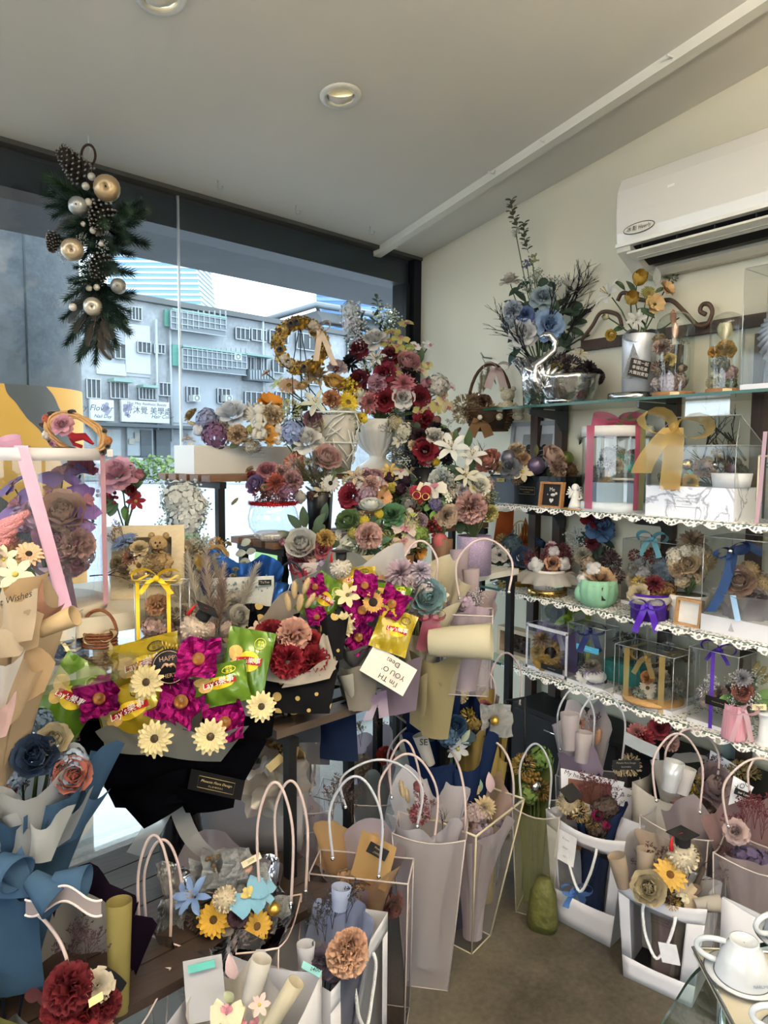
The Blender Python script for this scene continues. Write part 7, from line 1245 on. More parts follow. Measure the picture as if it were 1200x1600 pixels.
# ---------------------------------------------------------------- left side: hatbox, wreath, shadow box and small gifts on the plinth
PZ = 1.0785
def bighatbox():
 d = 1.92; c = dz(48, PZ, d); k = pxm(1, d); r = 108*k; h = 250*k; t = thing('round_flower_box', 'large round clear box of purple orchids and pink roses', 'gift box', c)
 b = MB(); b.lathe(c, [(.001, 0), (r*1.03, 0), (r*1.03, 14*k), (.001, 14*k)], 48); b.build('base', M('#c2b7a4', .5, 0, .04), t); b = MB(); b.lathe(c+UP*14*k, [(r, 0), (r, h-14*k)], 48); b.build('wall', GLASS('#f3f4f6', .9, .05), t)
 b = MB(); b.lathe(c+UP*h, [(.001, 2*k), (r*1.03, 2*k), (r*1.03, -16*k), (r*1.0, -16*k)], 48); b.build('lid', M('#d3cfd2', .5, 0, .03), t); pk = M('#d9a9bc', .5, 0, .1)
 for u0, u1, w in ((-.05, .45, 20), (1.02, 1.02, 20)):
  pts = []
  for i in range(9):
   v = i/8; a = R(-66 + 28*v) if u0 < 1 else R(8); q = RX*cos(a)+FX*sin(a); pts.append(c+UP*(h+2*k-(h-4*k)*v)+q*r*1.045)
  sd = RX if u0 < 1 else FX; b = MB(); b.ribbon([c+UP*(h+4*k)]+[pts[0]+UP*3*k]+pts, sd, w*k); b.build('ribbon', pk, t)
 bow(t, c+UP*(h+6*k)-FX*.08-RX*.03, RX, UP-FX*.5, 34*k, 16*k, FILM('#dba6bd', .9, .4), .2)
 vb = c+UP*14*k+RX*.04; pot(t, vb, [(.001, 0), (30*k, 0), (36*k, 55*k), (34*k, 58*k)], M('#b3a4b4', .5), 'vase')
 it = [('orchid', '#9a72bd', 97, 742, 32), ('orchid', '#8f66b4', 132, 785, 30), ('orchid', '#9974bd', 30, 790, 32), ('orchid', '#8a62ae', 20, 760, 26), ('orchid', '#a27cc4', 125, 810, 26), ('poppy', '#b9476f', 126, 738, 20), ('orchid', '#d49a72', 80, 772, 20), ('peony', '#d3a894', 98, 805, 34), ('peony', '#cf8db0', 88, 842, 32), ('carnation', '#cfa197', 118, 850, 26), ('carnation', '#c993a4', 108, 875, 24), ('hydrangea', '#b9a8ac', 128, 868, 18), ('leaf', '#5f6f5c', 30, 860, 34, {'a': 220}), ('leaf', '#4d6350', 18, 835, 32, {'a': 200}), ('barewig', '#3a2c2c', 140, 900, 70, {'n': _r+UP*.2}), ('rose', '#b88fa8', 60, 800, 22), ('leaf', '#7f8a7a', 136, 845, 26, {'a': 20}), ('euca', '#66766a', 140, 820, 40)]
 arrange(t, (80, 830), d, 85, 100, it+fillers((80, 830), 60, 60, [('roundleaf', '#56664f', 12, 26), ('hydrangea', '#bb9ab5', 5, 20)], 7), stem=vb+UP*50*k, rz=.1); bow(t, P(98, 888, d-.08), _r, -_f, 40*k, 16*k, M('#6b5a66', .5), 0)
 for dx in (2, 14): b = MB(); b.ribbon([P(105+dx*t_, 888+72*t_, d-.08) for t_ in (0, .5, 1)], _r, 8*k); b.build('ribbon_tail', M('#6d5560', .5), t)
 return c+UP*(h+3*k), d, k
LIDC, _d, _k = bighatbox()
def rattan():
 d = 1.9; k = pxm(1, d); c = P(118, 678, d); t = thing('rattan_wreath', 'tilted rattan wreath with cones and red velvet on hatbox lid', 'wreath', LIDC+RX*.11); X = (_r*.93-_u*.36).normalized(); n0 = (-_f+_u*1.0); Y = n0-X*n0.dot(X); Y = (_u*.8+_r*.3-_f*.05); Y = (Y-X*Y.dot(X)).normalized(); n = X.cross(Y).normalized(); n = n if n.dot(-_f) > 0 else -n
 b = MB(); rd = random.Random(4)
 for j in range(10):
  ph = rd.random()*6; r0 = rd.uniform(-3, 3)*k; b.tube([c+(X*cos(a)*(46*k+r0+3*k*sin(3*a+ph))+Y*sin(a)*(27*k+r0+2*k*sin(3*a+ph)))+n*3*k*cos(4*a+ph) for a in [2*pi*i/36 for i in range(36)]], 2*k, 5, closed=True)
 b.build('rattan_ring', M('#b08a5c', .8, 0, .25, 60), t)
 for an, kd, col, s in ((150, 'pinecone', '#4a382c', 10), (170, 'apple', '#a8452a', 8), (190, 'pinecone', '#43332a', 10), (215, 'cotton', '#cfc8be', 9), (235, 'pinecone', '#4b3a2e', 10), (255, 'apple', '#96301f', 7), (280, 'pinecone', '#3d2e26', 9), (300, 'cotton', '#d6d0c6', 8), (320, 'apple', '#b4722c', 8), (340, 'pinecone', '#46362a', 10), (0, 'pinecone', '#3b2d25', 9), (15, 'apple', '#b06a30', 7), (110, 'pinecone', '#43342a', 9), (40, 'pinecone', '#4c3a2c', 8)):
  a = R(an); flower(t, kd, col, c+X*cos(a)*52*k+Y*sin(a)*31*k+n*-2*k, n+X*cos(a)*.5, s*k)
 flower(t, 'rose', '#cf8fa0', P(98, 664, d-.03), -_f+UP*.3, 16*k); flower(t, 'tulip', '#d59ab8', P(85, 692, d-.03), -_f-UP*.2, 10*k)
 b = MB(); b.tube([P(104, 676, d-.02), P(118, 684, d-.03), P(132, 682, d-.02), P(146, 694, d-.02)], 5*k, 7, rr=[3*k, 7*k, 6*k, 2*k]); b.tube([P(110, 684, d-.02), P(116, 694, d-.02), P(128, 698, d-.02)], 3*k, 6); b.build('velvet_swag', M('#7d0f1c', .9, 0, .2), t); ptag(t, P(172, 708, d-.02), UP, -_f, 11*k, 9*k, M('#cfc9c0', .6), 'price_tag')
rattan()
def tedbox():
 d = 2.08; k = pxm(1, d); bl, br, tl, tr = P(172, 940, d-.02), P(286, 930, d+.02), P(166, 832, d+.05), P(268, 812, d+.09); bl = dz(172, PZ, d-.02); br = dz(288, PZ, d+.03); xv = br-bl; up = ((tl-bl)+(tr-br))/2; h = up.length; up.normalize(); xd = xv.normalized(); up = (up-xd*up.dot(xd)).normalized(); n = xd.cross(up); n = n if n.dot(-_f) > 0 else -n; w = xv.length; t = thing('shadow_box', 'cream wooden shadow box with teddy bear and dried flowers', 'shadow box', bl+xv/2); fm = WOOD('#b3a386', '#cdbf9f', 4); bw = 20*k
 for q, a, b_ in ((bl, xd*w, up*bw*1.9), (bl+up*(h-bw), xd*w, up*bw), (bl+up*bw*1.9, xd*bw, up*(h-2.9*bw)), (bl+up*bw*1.9+xd*(w-bw), xd*bw, up*(h-2.9*bw))): b = MB(); b.obox(q, a, b_, -n*.05); b.build('frame_bar', fm, t)
 b = MB(); b.obox(bl-n*.05, xd*w, up*h, -n*.004); b.build('back_board', M('#6a665c', .7), t); text('SMALL GARDIAN', 9*k, bl+xd*w*.55+up*bw*1.0+n*.001, xd, n, M('#6d6454', .7), t)
 arrange(t, (215, 880), d-.02, 50, 36, [('daisy', '#7f97c2', 194, 847, 20, {'sec': '#5a6a84'}), ('woodrose', '#c9b184', 218, 858, 14), ('dahlia', '#8a5a48', 204, 873, 14), ('daisy', '#cdb98c', 217, 884, 16), ('woodrose', '#bda37a', 194, 893, 16), ('woodrose', '#a8926a', 184, 880, 13), ('ball', None, 209, 868, 6, {'mat': SILVER}), ('mum', '#9a8058', 236, 880, 12), ('ball', None, 228, 897, 5, {'mat': SILVER}), ('caspia', '#7a5648', 178, 815, 40), ('caspia', '#6d4a40', 166, 835, 40), ('mum', '#b39a68', 240, 893, 10), ('roundleaf', '#5d5a40', 205, 858, 14)], rz=.05)
 g = thing('teddy_bear', 'tan teddy bear with bow tie inside the shadow box', 'soft toy', P(248, 900, d-.02)); b = MB(); c = P(248, 877, d-.005); bear(b, c, k*1.25, 1.0); b.build('body', M('#9a7f58', .95, 0, .25, 120, .8, 160), g); b = MB()
 for x, y in ((243, 848), (250, 848), (246, 853)): b.ball(P(x, y, d-.005-.034), 1.8*k, 6)
 b.build('face', M('#1a1512', .5), g); bow(g, P(248, 862, d-.04), _r, -_f, 10*k, 6*k, M('#4a3b30', .8), 0)
tedbox()
vase_arr('pink_rose_pot', 'white paper pot of pink roses and red berries behind shadow box', 198, PZ, 2.3, [(24, 0), (30, 50), (34, 90)], PAPER('#e2e0de', .3), (195, 770), 40, 52, [('rose', '#dd9fb4', 184, 742, 26), ('tulip', '#dd8ca0', 217, 746, 13), ('berries', '#8e1420', 168, 773, 16), ('tulip', '#a01526', 205, 770, 16), ('star', '#9a1526', 212, 783, 14), ('leaf', '#4d6b48', 170, 760, 26, {'a': 200}), ('leaf', '#5a7a52', 195, 765, 26, {'a': -40}), ('leaf', '#6b9a4e', 197, 806, 24, {'a': -70}), ('leaf', '#4d7a3f', 168, 798, 20, {'a': 230}), ('sprig', '#6b8a5c', 205, 730, 40), ('sprig', '#7d9a6a', 212, 765, 34)], [('roundleaf', '#54724a', 12, 18)], 51)
vase_arr('white_hydrangea_stand', 'tall pale stand of white hydrangea and mint sprays by window', 288, PZ, 2.42, [(16, 0), (18, 30), (16, 32)], M('#cfd6d2', .5), (288, 820), 34, 62, [('hydrangea', '#e0e4e0', 282, 780, 28), ('gyp', '#dfe6e2', 300, 775, 26), ('hydrangea', '#dfe4e2', 292, 812, 26), ('gyp', '#d5e2da', 275, 800, 24), ('hydrangea', '#a6cbb8', 290, 840, 22), ('gyp', '#b9d6c6', 300, 835, 22), ('gyp', '#dfe6e4', 268, 770, 20), ('hydrangea', '#c9dcd2', 300, 858, 18), ('gyp', '#dfe4de', 310, 800, 20), ('hydrangea', '#e2e6e2', 305, 790, 18), ('gyp', '#a9c9b8', 285, 865, 20)], [('gyp', '#cfe0d6', 12, 20)], 52)
vase_arr('cream_gold_bunch', 'cream rose and gilded ranunculus bunch beside the card bag', 322, PZ, 2.3, [(16, 0), (18, 22), (16, 24)], M('#9a8c74', .6), (325, 878), 42, 34, [('rose', '#d9bf9a', 297, 862, 19), ('ranunculus', '#c9a570', 338, 868, 16), ('poppy', '#d4ad52', 322, 882, 14), ('rose', '#cfae74', 340, 882, 12), ('hydrangea', '#4d6478', 298, 886, 15), ('mum', '#b3884c', 338, 850, 10), ('gyp', '#d0d6ca', 318, 850, 18), ('roundleaf', '#a8b0a8', 384, 848, 15), ('roundleaf', '#a3aca6', 376, 865, 15), ('roundleaf', '#98a29c', 392, 862, 14), ('roundleaf', '#9aa49e', 383, 878, 15), ('woodrose', '#b5915c', 357, 850, 5), ('woodrose', '#a98a5a', 363, 880, 5), ('sprig', '#8a9a6a', 352, 845, 30), ('mum', '#5d4a38', 384, 890, 11), ('woodrose', '#c6a46c', 352, 888, 9)], [('gyp', '#c0c8b4', 5, 15), ('roundleaf', '#7d8a6c', 6, 14)], 53)
STZ = 1.0005
def ybox():
 d = 1.86; a, b_ = dz(212, STZ, d), dz(283, STZ, d); k = pxm(1, d); xv = b_-a; n = V((xv.y, -xv.x, 0)).normalized(); n = n if n.dot(CAM-a) > 0 else -n; yv = -n*.085; t = thing('gift_box', 'small acrylic box with yellow ribbon and a peach flower', 'gift box', a+xv/2+yv/2); slab(t, a, xv, yv, .008, M('#c9b8a8', .5)); clear_box(t, a+UP*.008, xv, yv, 92*k, GLASS('#f2f2f0', .9, .08), edge=.002); m = M('#d8b520', .45, 0, .1)
 for u in (.0, .68): q = a+xv*u+xv.normalized()*.008; b = MB(); b.ribbon([q+n*.002, q+n*.002+UP*103*k, q+yv+UP*104*k], xv, 6*k); b.build('ribbon', m, t)
 b = MB(); b.ribbon([a-xv*.05+UP*104*k+n*.004, a+xv*1.05+UP*104*k+n*.004], yv, 8*k); b.build('ribbon', m, t); bow(t, a+xv*.5+UP*106*k+n*.005, xv, n+UP*.5, 38*k, 8*k, m, .5)
 arrange(t, (247, 960), d+.03, 30, 40, [('carnation', '#d39a6c', 246, 948, 17), ('hydrangea', '#c49a92', 238, 980, 16), ('hydrangea', '#b58d84', 258, 985, 15), ('caspia', '#9a7a6c', 262, 960, 34), ('mum', '#a88070', 250, 995, 14), ('caspia', '#a58a80', 232, 965, 30)], rz=.03)
ybox()
def bluerosebox():
 d = 1.82; c = dz(98, STZ, d); k = pxm(1, d); a = c-RX*26*k-FX*.02; t = thing('gift_box', 'small clear box with one big dusty blue rose and cream bow', 'gift box', c); slab(t, a, RX*52*k, FX*.09, .006, M('#c9c4bc', .5)); clear_box(t, a+UP*.006, RX*52*k, FX*.09, 56*k, GLASS('#f2f4f4', .9, .07)); flower(t, 'rose', '#8ea4c8', P(98, 1025, d), -_f+UP*.7, 30*k); bow(t, P(96, 1005, d-.02), _r, -_f+UP, 22*k, 6*k, M('#cfc29a', .5), .5)
bluerosebox()
def creambasket():
 d = 1.85; c = dz(156, STZ, d); k = pxm(1, d); t = thing('gift_basket', 'small brown handled basket with a cream organza bow', 'basket', c); WK = M('#6d3f24', .7, 0, .3, 80, .6, 100); b = MB()
 for v in range(5): b.tube([c+RX*cos(a)*26*k+FX*sin(a)*18*k+UP*(2+v*5)*k for a in [2*pi*i/20 for i in range(20)]], 2.4*k, 5, closed=True)
 b.build('weave', WK, t); b = MB(); b.tube([c+RX*cos(a)*27*k+UP*(20+38*sin(a))*k for a in [pi*i/18 for i in range(19)]], 2.6*k, 6); b.build('handle', WK, t); bow(t, P(158, 996, d-.02), _r+_u*.2, -_f, 24*k, 16*k, FILM('#dccb9e', .85, .5), 1.6)
 arrange(t, (155, 1030), d, 28, 20, [('woodrose', '#b79f70', 132, 1032, 9), ('rose', '#c9b18c', 168, 1025, 13), ('ballflower', '#cdbb98', 120, 1000, 8), ('woodrose', '#c2a878', 145, 1035, 9), ('carnation', '#d0b58c', 176, 1018, 10), ('rose', '#b59a74', 155, 1040, 11), ('mum', '#bfa67a', 165, 1038, 9)], rz=.03)
creambasket()
def plushwing():
 d = 1.55; k = pxm(1, d); t = thing('plush_wing', 'pink knitted plush wing poking in at the left edge', 'soft toy', P(-10, 860, d)); b = MB(); m = M('#c9878c', .95, 0, .12, 200, .8, 220)
 for (x0, y0, x1, y1, r) in ((-30, 850, 46, 800, 8), (-30, 858, 36, 812, 9), (-30, 866, 26, 826, 9), (-30, 876, 20, 842, 9), (-30, 886, 10, 856, 8)): b.tube([P(x0, y0, d), P((x0+x1)/2, (y0+y1)/2-6, d-.01), P(x1, y1, d)], r*k, 9, rr=[r*1.3*k, r*1.2*k, r*.6*k])
 b.ball(P(-25, 868, d), 24*k, 12); b.build('knit_body', m, t)
plushwing()
# ---------------------------------------------------------------- wrapped bouquets
def bq(name, label, base, head, r0, r1, sheets, c, d, rx, ry, items, fill=(), seed=1, ruf=.12, rz=None, group='wrapped bouquets', up=.35, stems=True, pw=1.25):
 base, head = V(base), V(head); t = thing(name, label, 'bouquet', base, group); wrap(t, base, head, r0, r1, sheets, seed, ruf=ruf, pw=pw)
 if items: arrange(t, c, d, rx, ry, list(items)+fillers(c, rx*.75, ry*.75, fill, seed), stem=base.lerp(head, .35) if stems else None, rz=rz, up=up)
 return t
TAN, TANP, WHP, PKP = PAPER('#c4a67f', .3), PAPER('#b98f6c', .3), PAPER('#dcd8d8', .4), PAPER('#dcb9b8', .4)
def brownbq():
 base = dz(-70, .4, 1.42); d = 1.36; k = pxm(1, d); T2, T3, T4 = PAPER('#d2b896', .35), PAPER('#ddc9ae', .4), PAPER('#cf9a84', .4); t = bq('brown_paper_bouquet', 'tan paper bouquet with cream clematis at the left edge', base, P(-50, 930, d), .03, .15, [(TAN, 30, 150, 1.0, 1.0), (T2, 60, 120, .92, 1.1), (TANP, -30, 140, .95, .9), (T3, 100, 120, .86, 1.05)], (0, 910), d, 70, 70,
 [('star', '#dfd6ba', 24, 898, 26), ('star', '#e2dabc', 38, 928, 26), ('daisy', '#e6b890', 45, 866, 20, {'sec': '#2c1d18'}), ('leaf', '#3f5a40', 48, 895, 24, {'a': -40}), ('caspia', '#8a4a44', 22, 838, 60), ('caspia', '#94564c', 5, 850, 60), ('star', '#cfc6a8', -20, 910, 26), ('hydrangea', '#c7b0a0', -20, 880, 30), ('star', '#ddd4b6', 5, 875, 22)], [('leaf', '#566a50', 6, 24)], 3, rz=.1)
 e = d-.1
 for i, (m, q) in enumerate(((T4, ((0, 1000, e+.06), (70, 990, e+.06), (100, 950, e+.05), (60, 905, e+.05))), (T3, ((-20, 1010, e), (50, 1000, e), (64, 930, e), (0, 925, e))), (T2, ((-20, 1040, e+.02), (60, 1010, e+.02), (68, 965, e+.02), (0, 945, e))), (TAN, ((-10, 1130, e+.04), (70, 1080, e+.05), (84, 1030, e+.05), (10, 985, e+.04))), (T3, ((-30, 1030, e-.02), (30, 1025, e-.02), (40, 998, e-.02), (-20, 985, e-.02))), (T2, ((0, 1150, e+.03), (30, 1120, e+.04), (68, 1040, e+.04), (20, 1015, e+.03))), (WHP, ((-30, 1110, e-.03), (8, 1105, e-.03), (36, 1022, e-.03), (-20, 1030, e-.03))), (PKP, ((-30, 1160, e-.04), (10, 1150, e-.04), (30, 1090, e-.04), (-20, 1090, e-.04))))): psheet(t, q, m, .02, .01, seed=i)
 roll(t, P(62, 985, d-.06), _r+_u*.42-_f*.1, 14*k, 60*k, PAPER('#d6bb8c', .25)); text('Best Wishes', .016, P(14, 938, e-.04), _r+_u*.3, -_f, BLACK, t, shear=.4)
brownbq()
BLU = PAPER('#47698c', .3); BLU2 = PAPER('#3b5a7a', .3)
def bluebq():
 base = dz(30, .4, 1.52); d = 1.46; k = pxm(1, d); t = bq('blue_bouquet', 'blue paper bouquet with navy, coral and cream roses', base, P(55, 1180, d), .035, .13, [(BLU, 60, 130, 1.0, 1.15), (BLU2, -50, 130, .9, 1.1), (BLU, 0, 90, .62, .9), (PAPER('#c9ccce', .45), 20, 150, .98, 1.0), (PAPER('#c2c4c4', .45), -60, 120, .95, .95), (PAPER('#b9c0c6', .45), 150, 130, .85, .8), (PAPER('#cfd0d0', .5), 5, 60, .7, .85)], (55, 1210), d-.02, 100, 75,
 [('peony', '#2f4668', 58, 1185, 33), ('peony', '#d57f6c', 112, 1212, 28), ('peony', '#cf7d6a', 8, 1238, 30), ('woodrose', '#d8b489', 92, 1256, 17), ('peony', '#cfc09a', 84, 1160, 26), ('rose', '#d9b0ae', 18, 1140, 28), ('peony', '#c8bda4', 2, 1170, 24), ('hydrangea', '#6a86a8', 60, 1130, 22), ('tulip', '#d8d6d4', 88, 1138, 10), ('caspia', '#3a3238', 35, 1260, 50, {'n': UP}), ('caspia', '#3a3238', 75, 1230, 46, {'n': UP+_r*.2}), ('caspia', '#4a4046', 50, 1120, 40), ('caspia', '#463c42', 115, 1150, 40)], [('hydrangea', '#8a9cb4', 5, 20), ('roundleaf', '#8f9c94', 6, 20)], 5, rz=.12)
 e = d-.1; TS = PAPER('#cfd2d2', .5); TG = PAPER('#b3babd', .5)
 for i, (m, q) in enumerate(((BLU, ((70, 1330, e+.04), (120, 1310, e+.06), (172, 1240, e+.08), (120, 1215, e+.08))), (TG, ((60, 1340, e+.03), (110, 1310, e+.04), (150, 1235, e+.04), (95, 1270, e+.03))), (TS, ((45, 1345, e), (80, 1345, e), (118, 1262, e), (50, 1290, e))), (TG, ((0, 1330, e+.02), (50, 1345, e+.01), (60, 1280, e+.01), (-20, 1255, e+.02))), (TS, ((80, 1200, e+.1), (120, 1230, e+.1), (150, 1185, e+.1), (100, 1140, e+.1))), (BLU2, ((-40, 1560, e+.02), (70, 1545, e+.02), (60, 1390, e), (-30, 1380, e))), (BLU, ((-30, 1400, e-.03), (60, 1400, e-.03), (30, 1330, e-.03), (-30, 1340, e-.03))))): psheet(t, q, m, .025, .01, seed=i)
 for x0, y0, dv, r, L in ((0, 1345, _r*.6-_u*.2-_f*.3, 20, 40), (48, 1372, _r*.8-_u*.5-_f*.2, 20, 52), (85, 1375, _r*.95-_u*.05, 17, 46)): roll(t, P(x0, y0, d-.13), dv, r*k, L*k, BLU, 'paper_loop', .35)
 pw = FILM('#c9b7b8', .55, .5); b = MB(); pts = [P(40+x*2.75, 1408+12*sin(x*.17+1), d-.14-.0006*x) for x in range(44)]; b.ribbon(pts, _u, 24*k); b.build('pearl_ribbon', pw, t)
 for off in (-12, 12):
  b = MB()
  for i in range(60): x = i/5.5; q = P(40+x*11, 1408+12*sin(x*.68+1)+off, d-.142-.0024*x); b.ball(q, 1.8*k, 6)
  b.build('pearl_string', M('#cfc0be', .3), t)
bluebq()
BLKP = PAPER('#0a0a0d', .05); GRYP = PAPER('#8f938f', .5); GDOT = DOTS('#0b0b0e', '#a9915a', 26, .3)
def fathers():
 vb = dz(285, .4, 1.9); d = 1.76; k = pxm(1, d); t = thing('fathers_day_bouquet', 'black bouquet of crisp packets, gold chocolates and cream daisies', 'bouquet', vb, 'wrapped bouquets'); head = P(258, 1100, d+.02); nk = P(275, 1245, d+.06)
 wrap(t, nk, head+UP*.06+_f*.05, .035, .2, [(BLKP, 80, 90, .85, 1.1), (BLKP, -80, 90, .85, 1.1), (GDOT, 150, 120, 1.0, .95), (GDOT, -150, 120, 1.05, .95), (BLKP, 0, 130, .5, .95), (WHP, 165, 70, 1.15, .8), (GRYP, -165, 60, 1.1, .8)], 4, ruf=.14)
 e = d-.1
 for i, (m, q) in enumerate(((BLKP, ((180, 1262, e+.02), (275, 1255, e-.02), (300, 1165, e-.04), (130, 1158, e+.02))), (BLKP, ((275, 1255, e-.02), (372, 1240, e+.03), (420, 1160, e+.05), (255, 1170, e-.04))), (BLKP, ((225, 1295, e+.02), (300, 1250, e), (290, 1205, e-.05), (160, 1232, e+.0))), (BLKP, ((290, 1270, e+.02), (365, 1262, e+.03), (372, 1215, e+.02), (270, 1225, e-.05))), (BLKP, ((100, 1175, e+.08), (190, 1200, e+.05), (190, 1120, e+.05), (80, 1115, e+.1))), (BLKP, ((340, 1190, e+.06), (425, 1150, e+.12), (432, 1095, e+.14), (350, 1130, e+.08))), (GRYP, ((175, 1175, e-.03), (255, 1178, e-.05), (255, 1130, e-.03), (150, 1140, e-.01))), (GRYP, ((250, 1180, e-.05), (345, 1190, e-.02), (390, 1140, e+.0), (255, 1130, e-.03))), (PAPER('#c3c8c4', .5), ((62, 1110, e+.2), (120, 1140, e+.2), (130, 1080, e+.22), (85, 1060, e+.22))), (GRYP, ((355, 1110, e+.04), (400, 1120, e+.06), (410, 1080, e+.1), (375, 1060, e+.1))), (GDOT, ((95, 1170, e+.12), (140, 1150, e+.1), (120, 1115, e+.12), (80, 1130, e+.14))))): psheet(t, q, m, .03, .008, seed=i)
 def pk(px, py, ang, w, h, col, seal, kd, dd=0, tilt=.3): a = R(ang); x = _r*cos(a)+_u*sin(a); y = -_r*sin(a)+_u*cos(a)+_f*tilt; chipbag(t, P(px, py, d+dd), x, y, pxm(w, d), pxm(h, d), col, seal, kd)
 pk(110, 1090, -30, 84, 112, '#4c6c14', '#e3dc4a', 'green', -.08); pk(228, 1042, 14, 118, 90, '#98841a', '#3a3420', 'yellow', .05); pk(206, 1114, 22, 104, 86, '#98841a', '#3a3420', 'yellow', -.09); pk(385, 1036, -10, 74, 104, '#4c6c14', '#e3dc4a', 'green', -.02); pk(343, 1070, 12, 90, 60, '#527318', '#e3dc4a', 'green', -.08)
 for x, y, r in ((156, 1093, 36), (284, 1098, 42), (311, 1031, 37), (352, 1130, 36)): sweet(t, x, y, d-.1, r)
 for x, y, r in ((229, 1066, 28), (242, 1154, 29), (329, 1151, 28), (408, 1104, 24)): p = P(x, y, d-.2); flower(t, 'daisy', '#dfcd96', p, -_f+UP*.25+_r*((x-260)/400), pxm(r, d-.2), sec='#4a3a20')
 c = P(265, 1042, d-.09); b = MB(); b.lathe(c, [(.001, .002), (27*k, .002), (27*k, -.001), (.001, -.001)], 30, 0, frame(-_f)); b.build('topper_disc', M('#141216', .5), t); gm = M('#c9a48c', .35, .3); b = MB(); b.tube([c-_f*.003+(_r*cos(a)+_u*sin(a))*24*k for a in [2*pi*i/30 for i in range(30)]], .6*k, 4, closed=True); b.build('topper_ring', gm, t)
 text('HAPPY', 10*k, c+_u*13*k-_f*.004, _r+_u*.15, -_f, gm, t); text("FATHER'S DAY", 8.5*k, c-_u*12*k+_r*3*k-_f*.004, _r+_u*.2, -_f, gm, t)
 b = MB()
 for s in (-1, 1): b.tube([c-_f*.004+_r*s*(1+11*v)*k+_u*(2+4*sin(v*4.5)*(.4+v*.6))*k for v in [i/8 for i in range(9)]], 2*k, 6, rr=[3*k*(1-.8*i/8) for i in range(9)])
 b.build('moustache', gm, t); b = MB(); b.tube([c-_u*24*k+_f*.003, c-_u*60*k+_f*.02], .8*k, 5); b.build('topper_stick', M('#8f7a58', .7), t)
 b = MB()
 for i in range(5): b.tube([c+_u*26*k+_r*(i-2)*4*k, c+_u*(36+3*cos(i))*k+_r*(i-2)*5.5*k], .8*k, 4)
 b.build('crown', GOLD, t)
 hp = P(305, 981, d+.0); ballhat(t, hp, 22*k, '#d8c2ae', UP*.75+_r*.5); b = MB(); b.tube([hp-UP*18*k, hp-UP*70*k], .8*k, 5); b.build('pick', M('#c9c0b0', .6), t)
 q = P(338, 1226, d-.16); xd = (_r-_u*.22); ptag(t, q, xd, -_f-UP*.1, 78*k, 30*k, M('#07070a', .4), 'label_card'); shop_mark(t, q-_f*.002, xd, -_f-UP*.1, 52*k, '#c9b27a')
 b = MB(); b.lathe(vb, [(.001, .003), (32*k, .003), (34*k, 60*k), (30*k, 100*k)], 28); b.build('vase', M('#0d0d10', .2, 0, .2, coat=.5), t); b = MB(); b.lathe(vb, [(.001, .0), (36*k, .0), (37*k, 62*k)], 28); b.build('glass_sleeve', GLASS('#e8ecee', .9, .08), t)
 lc = FILM('#b9b7b4', .5, .8); b = MB(); a0 = P(270, 1245, d-.03)
 for s, w in ((-1, 30), (1, 28)): b.ribbon([a0+_r*s*(4+52*v)*k-_u*(104*v-16*v*v)*k-_f*.03*sin(v*3) for v in [i/8 for i in range(9)]], _r+_u*.3*s, w*k)
 b.build('lace_tails', lc, t); bow(t, a0, _r, -_f, 24*k, 22*k, lc, 0, 'lace_bow')
fathers()
def bluefoil():
 base = dz(365, .8, 2.2); d = 2.16; k = pxm(1, d); bf = M('#14407a', .25, .6, .2, 30, .4, 20); t = bq('blue_foil_bouquet', 'blue foil bouquet with a printed flower card behind pampas', base, P(375, 900, d), .03, .12, [(bf, 150, 140, 1.05, 1.0), (bf, -150, 140, 1.08, 1.0), (bf, 90, 70, .85, 1.0), (WHP, 0, 120, .72, .8)], (365, 945), d, 50, 24, [('peony', '#d9d6cc', 365, 952, 18), ('star', '#d6cfbe', 345, 955, 15), ('bunnytail', '#b89d6c', 393, 925, 14, {'n': _r+UP*.4}), ('bunnytail', '#b59a68', 385, 932, 14, {'n': _r+UP*.2}), ('pampas', '#cdbd9c', 345, 925, 34, {'n': -_r*.2+UP}), ('woodrose', '#b5a27c', 363, 900, 5), ('woodrose', '#b5a27c', 368, 890, 5), ('daisy', '#d5cfc0', 380, 952, 12)], [('hydrangea', '#c9c4b8', 4, 14)], 6, rz=.05)
 c = P(376, 932, d-.02); ptag(t, c, _r+_u*.04, -_f+UP*.15, 104*k, 60*k, M('#cfd4d4', .6, 0, .12, 90), 'flower_card'); ptag(t, P(414, 910, d-.03), _r+_u*.04, -_f+UP*.15, 20*k, 8*k, BLACK, 'stamp', ['TicToc'], M('#cfcac0', .6, 0, 0), 5*k)
 b = MB(); rd = random.Random(3)
 for i in range(46): q = P(rd.gauss(372, 24), rd.gauss(918, 8), d-.024); s = rd.uniform(1, 2.4)*k; b.add([q+(_r*cos(a)+_u*sin(a))*s for a in (0, 1.3, 2.5, 3.8, 5)], [(0, 1, 2, 3, 4)])
 b.build('printed_sprigs', M('#7d8f96', .7), t); roll(t, P(428, 965, d-.02), _u+_r*.25, 10*k, 55*k, bf); roll(t, P(444, 962, d), _u+_r*.4, 8*k, 50*k, M('#2a5aa0', .25, .5)); return t
BF = bluefoil()
